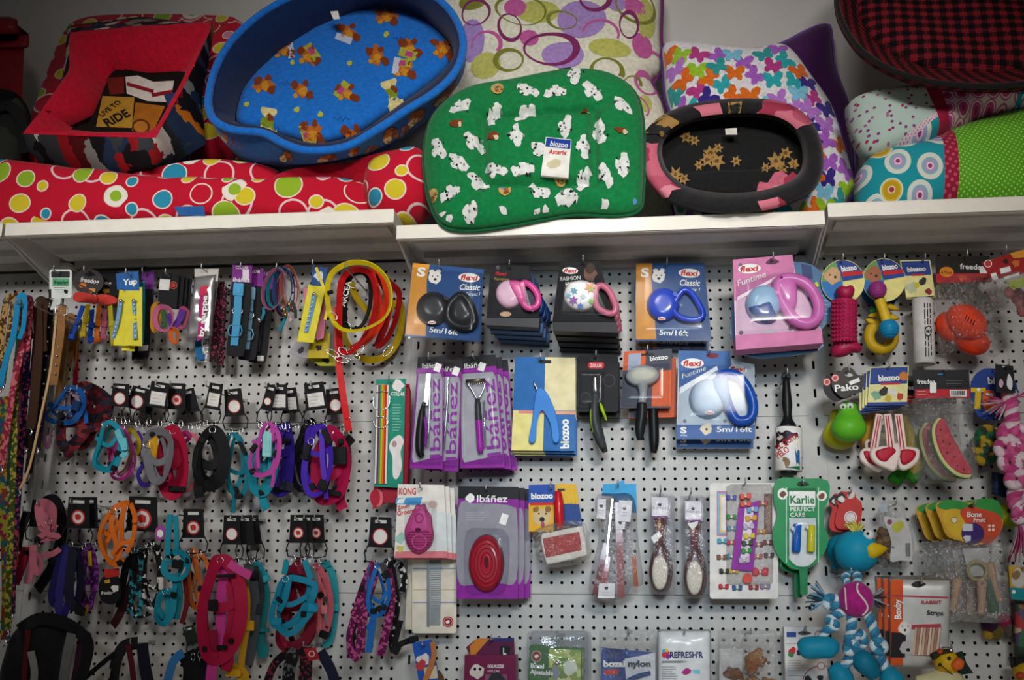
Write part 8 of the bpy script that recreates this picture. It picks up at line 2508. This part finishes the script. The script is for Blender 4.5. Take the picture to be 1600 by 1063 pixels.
# light blue collar on a black card
for k, (lab, dx, dy, d, cc) in enumerate((('light blue buckled collar on a black card under a purple header', 0, 0, .125, '#4a9ac8'), ('pale blue studded collar card behind the light blue one', 18, 6, .095, '#7aa8c4'), ('dark collar card with a white label, last of its hook', 34, 10, .07, '#2a2a34'))):
    t = T('collar_card', lab, 'collar', 372+dx, 557+dy, d)
    c = t.slab('backing_card', cr([(362+dx, 440+dy), (392+dx, 440+dy), (388+dx, 500+dy), (382+dx, 550+dy), (376+dx, 557+dy), (358+dx, 556+dy), (354+dx, 548+dy), (360+dx, 490+dy)], 2), -.003, 0, M('#18181c', .62))
    h_ = t.slab('header', C4(363+dx, 414+dy, 394+dx, 415+dy, 393+dx, 442+dy, 363+dx, 441+dy), -.003, .0005, M('#7a2a86', .45))
    t.text('COLLAR', 368+dx, 420+dy, 388+dx, 421+dy, 4.5, WH, .0018, h_, 0, .01)
    if k == 0:
        t.text(IB, 364, 440, 390, 441, 6, WH, .0018, h_, 0, .01)
        t.slab('price_label', rr(379, 421, 389, 437), .0012, .002, M('#d8ccd8', .6))
    o = loop(t, [(373+dx, 446+dy), (371+dx, 490+dy), (366+dx, 540+dy)], cc, .020, .005, 88, False, 'collar_band')
    if k < 2:
        buckle(t, 372+dx, 452+dy, .008, 16, 20, 4, M(cc, .35))
        t.tube('slide', [(359+dx, 509+dy, .01), (376+dx, 509+dy, .01), (376+dx, 524+dy, .01), (358+dx, 524+dy, .01)], .0018, M(cc, .35), True, k=2, sides=6)
        t.tube('ring', [(x, y, .01) for x, y in el(371+dx, 486+dy, 8, 6, 0, 8)], .0011, CHROME, True, k=2, sides=5)
    else:
        t.slab('price_label', rr(402, 556, 412, 564), .0012, .002, M('#c8c8c4', .6))
    hook(378+dx, 418+dy, d, HK+lab, .01)
# bunch of thin collars
t = T('collar_bunch', 'bunch of thin mauve and teal collars with a small bell', 'collar', 440, 505, .13)
for i, (cx, cy, rx, ry, a, cc, n_) in enumerate(((428, 452, 16, 32, 14, '#9a5a7a', .02), (432, 450, 13, 30, 10, '#1f7a90', .008), (442, 452, 14, 32, 4, '#2a4a7a', -.002), (452, 450, 13, 34, -4, '#a8584a', -.012), (456, 454, 12, 34, -8, '#b8a49a', -.022), (446, 460, 14, 34, 6, '#6a2a5a', -.03))):
    loop(t, el(cx, cy, rx, ry, a, 10), cc, .011, n_, 25, True, 'thin_collar')
for x, y, x2, y2, cc in ((440, 480, 455, 502, '#c8a8b0'), (450, 480, 436, 518, '#1f7a90'), (456, 470, 462, 498, '#3a3a3e'), (412, 480, 408, 500, '#2a8aa0')):
    loop(t, [(x, y), ((x+x2)/2+2, (y+y2)/2), (x2, y2)], cc, .008, .01, 80, False, 'collar_tail')
for x, y in ((405, 500), (444, 484), (452, 476), (446, 492)):
    t.ball('bell', x, y, .02, .006, CHROME if x < 420 else BRASS, nu=12, nv=8)
hook(438, 424, .13, HK+'bunch of thin collars')
# yellow card with studded collar and cards behind
t = T('collar_card', 'tilted yellow card with a blue studded collar beside the big loops', 'collar', 488, 535, .14)
q = C4(482, 445, 509, 447, 490, 536, 464, 534)
c = t.slab('backing_card', q, -.002, 0, M('#d8cc34', .45))
t.slab('header', C4(488, 416, 512, 418, 510, 448, 486, 446), -.003, .001, M('#1f4a80', .45))
t.prints('header_print', [(blotch(499, 432, 7, 3, 10, .35), M('#c8ccd8'))], .0014)
o = loop(t, [(491, 460), (486, 490), (478, 520)], M('#6a94b8', .45), .012, .004, 88, False, 'collar_band')
for i in range(8):
    t.ball('stud', 490-i*1.8, 465+i*7.4, .0078, .0022, M('#e4e4e2', .3), nu=6, nv=5)
t.ball('bell', 491, 460, .01, .005, CHROME, nu=10, nv=8)
hook(494, 418, .14, HK+'tilted yellow card')
for k, (poly, hx, lab, d) in enumerate((([(474, 450), (512, 452), (506, 528), (496, 532), (476, 500)], '#c8708e', 'pink collar card behind the tilted yellow card', .115), ([(484, 535), (516, 520), (514, 560), (480, 560)], '#b8a41e', 'mustard yellow card sticking out below the pink one', .095), ([(450, 552), (466, 528), (490, 540), (484, 560), (462, 558)], '#9a9aa0', 'grey collar card poking out below the yellow card', .08), ([(480, 560), (530, 545), (528, 572), (500, 572)], '#a8a820', 'olive yellow card lowest under the big loops', .07))):
    t = T('collar_card', lab, 'collar', poly[-1][0], poly[-1][1], d)
    c = t.slab('backing_card', poly, -.003, 0, M(hx, .45))
    cx_, cy_ = sum(p_[0] for p_ in poly)/len(poly), sum(p_[1] for p_ in poly)/len(poly)
    t.prints('card_print', [(blotch(cx_, cy_, 5, k+2, 9, .4), M('#3a2a3a' if k else '#e0b8c8'))], .0004, c)
    t.strap('hanger_tab', [(499, 428, -.002), ((499+cx_)/2, (428+cy_)/2, -.002), (cx_, cy_, -.002)], .014, .0015, M(hx, .45))
# big rolled collars, each its own collar
BIG = [('yellow rolled collar, foremost of the big loops', '#d8c21a', .014, .215, [(516, 490), (511, 455), (520, 426), (548, 411), (580, 414), (604, 436), (611, 466), (604, 492), (584, 508), (556, 517), (530, 512)], 35),
       ('scarlet rolled collar standing inside the yellow loop', '#b8141c', .016, .18, [(532, 545), (530, 490), (534, 440), (552, 422), (576, 426), (586, 452), (584, 490), (572, 520), (552, 548)], 45),
       ('black collar with white lettering among the big loops', '#141416', .02, .148, [(538, 505), (538, 455), (548, 430), (566, 424), (578, 440), (578, 478), (566, 508), (550, 515)], 40),
       ('orange red collar behind the black lettered collar', '#d8361a', .018, .118, [(548, 545), (575, 530), (596, 500), (604, 460), (596, 430), (580, 420), (592, 470), (580, 520)], 50),
       ('dark red collar outermost behind the big loops', '#8a1218', .018, .088, [(590, 430), (612, 445), (624, 462), (618, 500), (604, 530), (590, 540), (604, 500), (606, 462)], 55),
       ('second yellow collar hanging low behind the big loops', '#b89a18', .018, .056, [(546, 440), (536, 470), (540, 530), (566, 560), (600, 558), (622, 530), (628, 490), (620, 470), (596, 500), (560, 470)], 50)]
for k, (lab, hx, w_, d, pts, ang) in enumerate(BIG):
    t = T('rolled_collar', lab, 'collar', pts[0][0], max(p_[1] for p_ in pts), d, group='big rolled collars beside the first bracket')
    m_ = M(hx, .35, 0, .2)
    loop(t, pts, m_, w_, .0, ang, True, 'collar_band', .004, .003)
    t.tube('buckle', [(x, y, .004) for x, y in el(pts[0][0]+4, pts[0][1]+4, 8, 5, 40, 8)], .0013, CHROME, True, k=2, sides=5)
    if k == 2:
        t.text('ARCEA', 539, 480, 549, 440, 8, WH, .012, None, 0, .02)
    if k == 0:
        loop(t, [(508, 500), (512, 470), (498, 430), (494, 418)], m_, .007, .006, 80, False, 'collar_end')
        t.tube('bead_band', [(512, 458, .006), (520, 456, .006)], .005, BP, k=2)
t = T('rolled_collar', 'red strap tail hanging down from the big loops', 'collar', 541, 675, .165)
loop(t, [(527, 480), (528, 540), (531, 580), (538, 630), (545, 674)], M('#d0141c', .35, 0, .2), .016, .0, 88, False, 'collar_band', .002, .003)
t.tube('chrome_tip', [(541, 655, .003), (549, 652, .003)], .0015, CHROME, k=2)
for x, y, a in ((520, 552, 30), (534, 562, 15), (560, 548, -40), (606, 548, -50), (552, 558, 10)):
    t.tube('buckle_frame', [(q_[0], q_[1], .012) for q_ in el(x, y, 11, 4.5, a, 8)], .0014, CHROME, True, k=2, sides=5)
hook(545, 424, .205, HK+'big rolled collars')
# ================================================================== leads at the far end
LEOP = speck('#b08a52', '#4a3018', 160, .45)
ROS = speck('#8a2038', '#c86a70', 160, .4)
MIX = multi(['#7a3a1c', '#a8802a', '#2a5a3a', '#7a1a3c', '#1f4a6a', '#8a8a2a'], 90, 'woven_pattern', .8, .02)
NAV = speck('#1a1a3a', '#a83a5a', 170, .3)
LEADS = [('leopard print lead looped over the first hook', LEOP, .018, [(10, 470), (4, 510), (-2, 580)], .13), ('second leopard print lead beside the turquoise one', LEOP, .016, [(22, 466), (16, 510), (4, 600)], .12), ('bright turquoise lead among the patterned leads', web('#1a8ec0'), .016, [(28, 468), (22, 520), (10, 560), (0, 606)], .135),
         ('dark green lead behind the turquoise one', web('#14463a'), .012, [(32, 480), (26, 560), (18, 640), (14, 760)], .10), ('rose red patterned lead hanging long', ROS, .018, [(36, 476), (34, 540), (22, 600), (10, 680), (2, 730)], .125), ('plum coloured lead with dark edges', web('#5a1a38'), .016, [(38, 472), (42, 520), (36, 600), (26, 700), (16, 800)], .11),
         ('brown leather lead with a wide body', M('#3a2418', .5), .026, [(58, 476), (60, 540), (54, 620), (48, 670)], .12), ('dark brown leather lead beside the wide one', M('#2a1a12', .5), .022, [(68, 478), (66, 560), (56, 660), (44, 740)], .10), ('navy lead with small red flowers', NAV, .018, [(46, 500), (40, 600), (32, 720), (22, 860), (18, 960)], .115),
         ('black studded leather lead', M('#141214', .45), .016, [(78, 480), (74, 560), (66, 640), (58, 700)], .115), ('light tan leather lead hanging in a long curve', M('#c8a478', .55), .006, [(90, 470), (80, 570), (64, 650), (46, 730), (30, 766)], .15), ('tan leather lead beside the studded collar', M('#8a6030', .55), .016, [(104, 500), (98, 560), (88, 640)], .11),
         ('thin gold edged brown lead', M('#9a7638', .5), .007, [(110, 520), (106, 570), (102, 606)], .09), ('red lead hanging flat against the board', M('#a8142a', .5), .013, [(120, 530), (119, 570), (117, 607)], .06), ('woven multicoloured lead at the outer edge', MIX, .024, [(6, 620), (4, 760), (10, 900), (8, 1000)], .11), ('olive woven lead with yellow flecks', speck('#3a4a1c', '#a89a3a', 170, .35), .016, [(26, 560), (22, 700), (16, 860), (12, 985)], .12),
         ('orange brown woven lead beside the olive one', speck('#6a3414', '#c8762a', 150, .4), .014, [(34, 560), (32, 660), (28, 780), (24, 880)], .10), ('thick coiled black lead bundle at the far edge', M('#161210', .5), .03, [(66, 490), (62, 560), (54, 640), (40, 700)], .085), ('mauve ribbon lead folded to a point', web('#7a4a64'), .010, [(70, 640), (66, 670), (74, 700), (82, 670)], .09)]
ORD = sorted(range(len(LEADS)), key=lambda i: (LEADS[i][4], i))
for k, (lab, m_, w_, pts, d) in enumerate(LEADS):
    d = {11: .05, 12: .035, 13: .02}.get(k, .045+.0125*ORD.index(k))
    t = T('dog_lead', lab, 'dog lead', pts[-1][0], pts[-1][1], d, group='dog leads hanging at the far end')
    loop(t, pts, m_, w_, .0, 87, False, 'lead_band', .0015, .002)
    x, y = pts[0]
    if k < 13 and k != 10:
        loop(t, [(x, y), (x+5, y-7), (x+11, y), (x+9, y+40), (pts[1][0]+8, pts[1][1]+10)], m_, w_*.8, -.0045, 86, False, 'handle_loop', .0, .002)
    if k in (9,):
        for i in range(9):
            t.ball('stud', 78-i*1.9, 490+i*22, .004, .0032, CHROME, nu=8, nv=6)
    t.tube('snap_hook', [(pts[-1][0]-1, pts[-1][1]-2, .004), (pts[-1][0]+2, pts[-1][1]+5, .005), (pts[-1][0]-2, pts[-1][1]+10, .004)], .0024, CHROME, k=3, sides=6)
for x, y, d, lab in ((14, 474, .13, 'leopard print leads'), (34, 478, .13, 'patterned leads'), (62, 482, .12, 'brown leather leads'), (84, 484, .12, 'studded leather lead'), (106, 506, -.075, 'tan leather leads')):
    hook(x, y, d+.13, HK+lab, .02)
# ================================================================== lettering to meshes, then the stacks behind
def finish():
    tmp = []
    for a in _texts:
        cu = bpy.data.curves.new('t', 'FONT')
        cu.body = a[1]
        cu.resolution_u = 3
        cu.shear = a[10]
        cu.offset = a[11]
        o = bpy.data.objects.new('t', cu)
        COL.objects.link(o)
        tmp.append(o)
    bpy.context.view_layer.update()
    dg = bpy.context.evaluated_depsgraph_get()
    for o, (s, body, xa, ya, xb, yb, h, mat, n, par, sh, bo, hf) in zip(tmp, _texts):
        me = bpy.data.meshes.new_from_object(o.evaluated_get(dg))
        V = [Vector(q.co) for q in me.vertices]
        if V:
            x0, x1 = min(q.x for q in V), max(q.x for q in V)
            A, B = s.p(xa, ya, n), s.p(xb, yb, n)
            ex = B-A
            w_ = ex.length
            ex.normalize()
            ey = Vector((-ex.y, ex.x, 0))
            mx, my = (xa+xb)/2, (ya+yb)/2
            hm = (s.p(mx, my-h, n)-s.p(mx, my, n)).length
            for q, vv in zip(V, me.vertices):
                L = A+ex*((q.x-x0)/max(1e-6, x1-x0)*w_)+ey*(q.y/0.69*hm)
                if hf:
                    L.z = hf(L.x, L.y)+0.0015
                vv.co = L
            me.materials.clear()
            me.materials.append(mat)
            me.name = 'lettering'
            ob = bpy.data.objects.new('lettering', me)
            COL.objects.link(ob)
            ob.parent = par or s.o
        cu = o.data
        bpy.data.objects.remove(o)
        bpy.data.curves.remove(cu)
    for t, n, step, label, group, du, dv, rot, swap in _stacks:
        done = {}
        for i in range(1, n+1):
            c = copy_tree(t.o)
            m = t.M.copy() @ Matrix.Rotation(radians(rot*i), 4, 'Z')
            m.translation = t.org - t.N*(step*i) + t.U*(du*i) + t.V*(dv*i)
            c.matrix_world = m
            if swap:
                for ch in c.children_recursive:
                    if ch.type == 'MESH':
                        if ch.data.name not in done:
                            me = ch.data.copy()
                            for k_, m_ in enumerate(me.materials):
                                if m_ in swap:
                                    me.materials[k_] = swap[m_]
                            done[ch.data.name] = me
                        ch.data = done[ch.data.name]
            c['label'] = label
            c['group'] = group


finish()
bpy.context.view_layer.update()
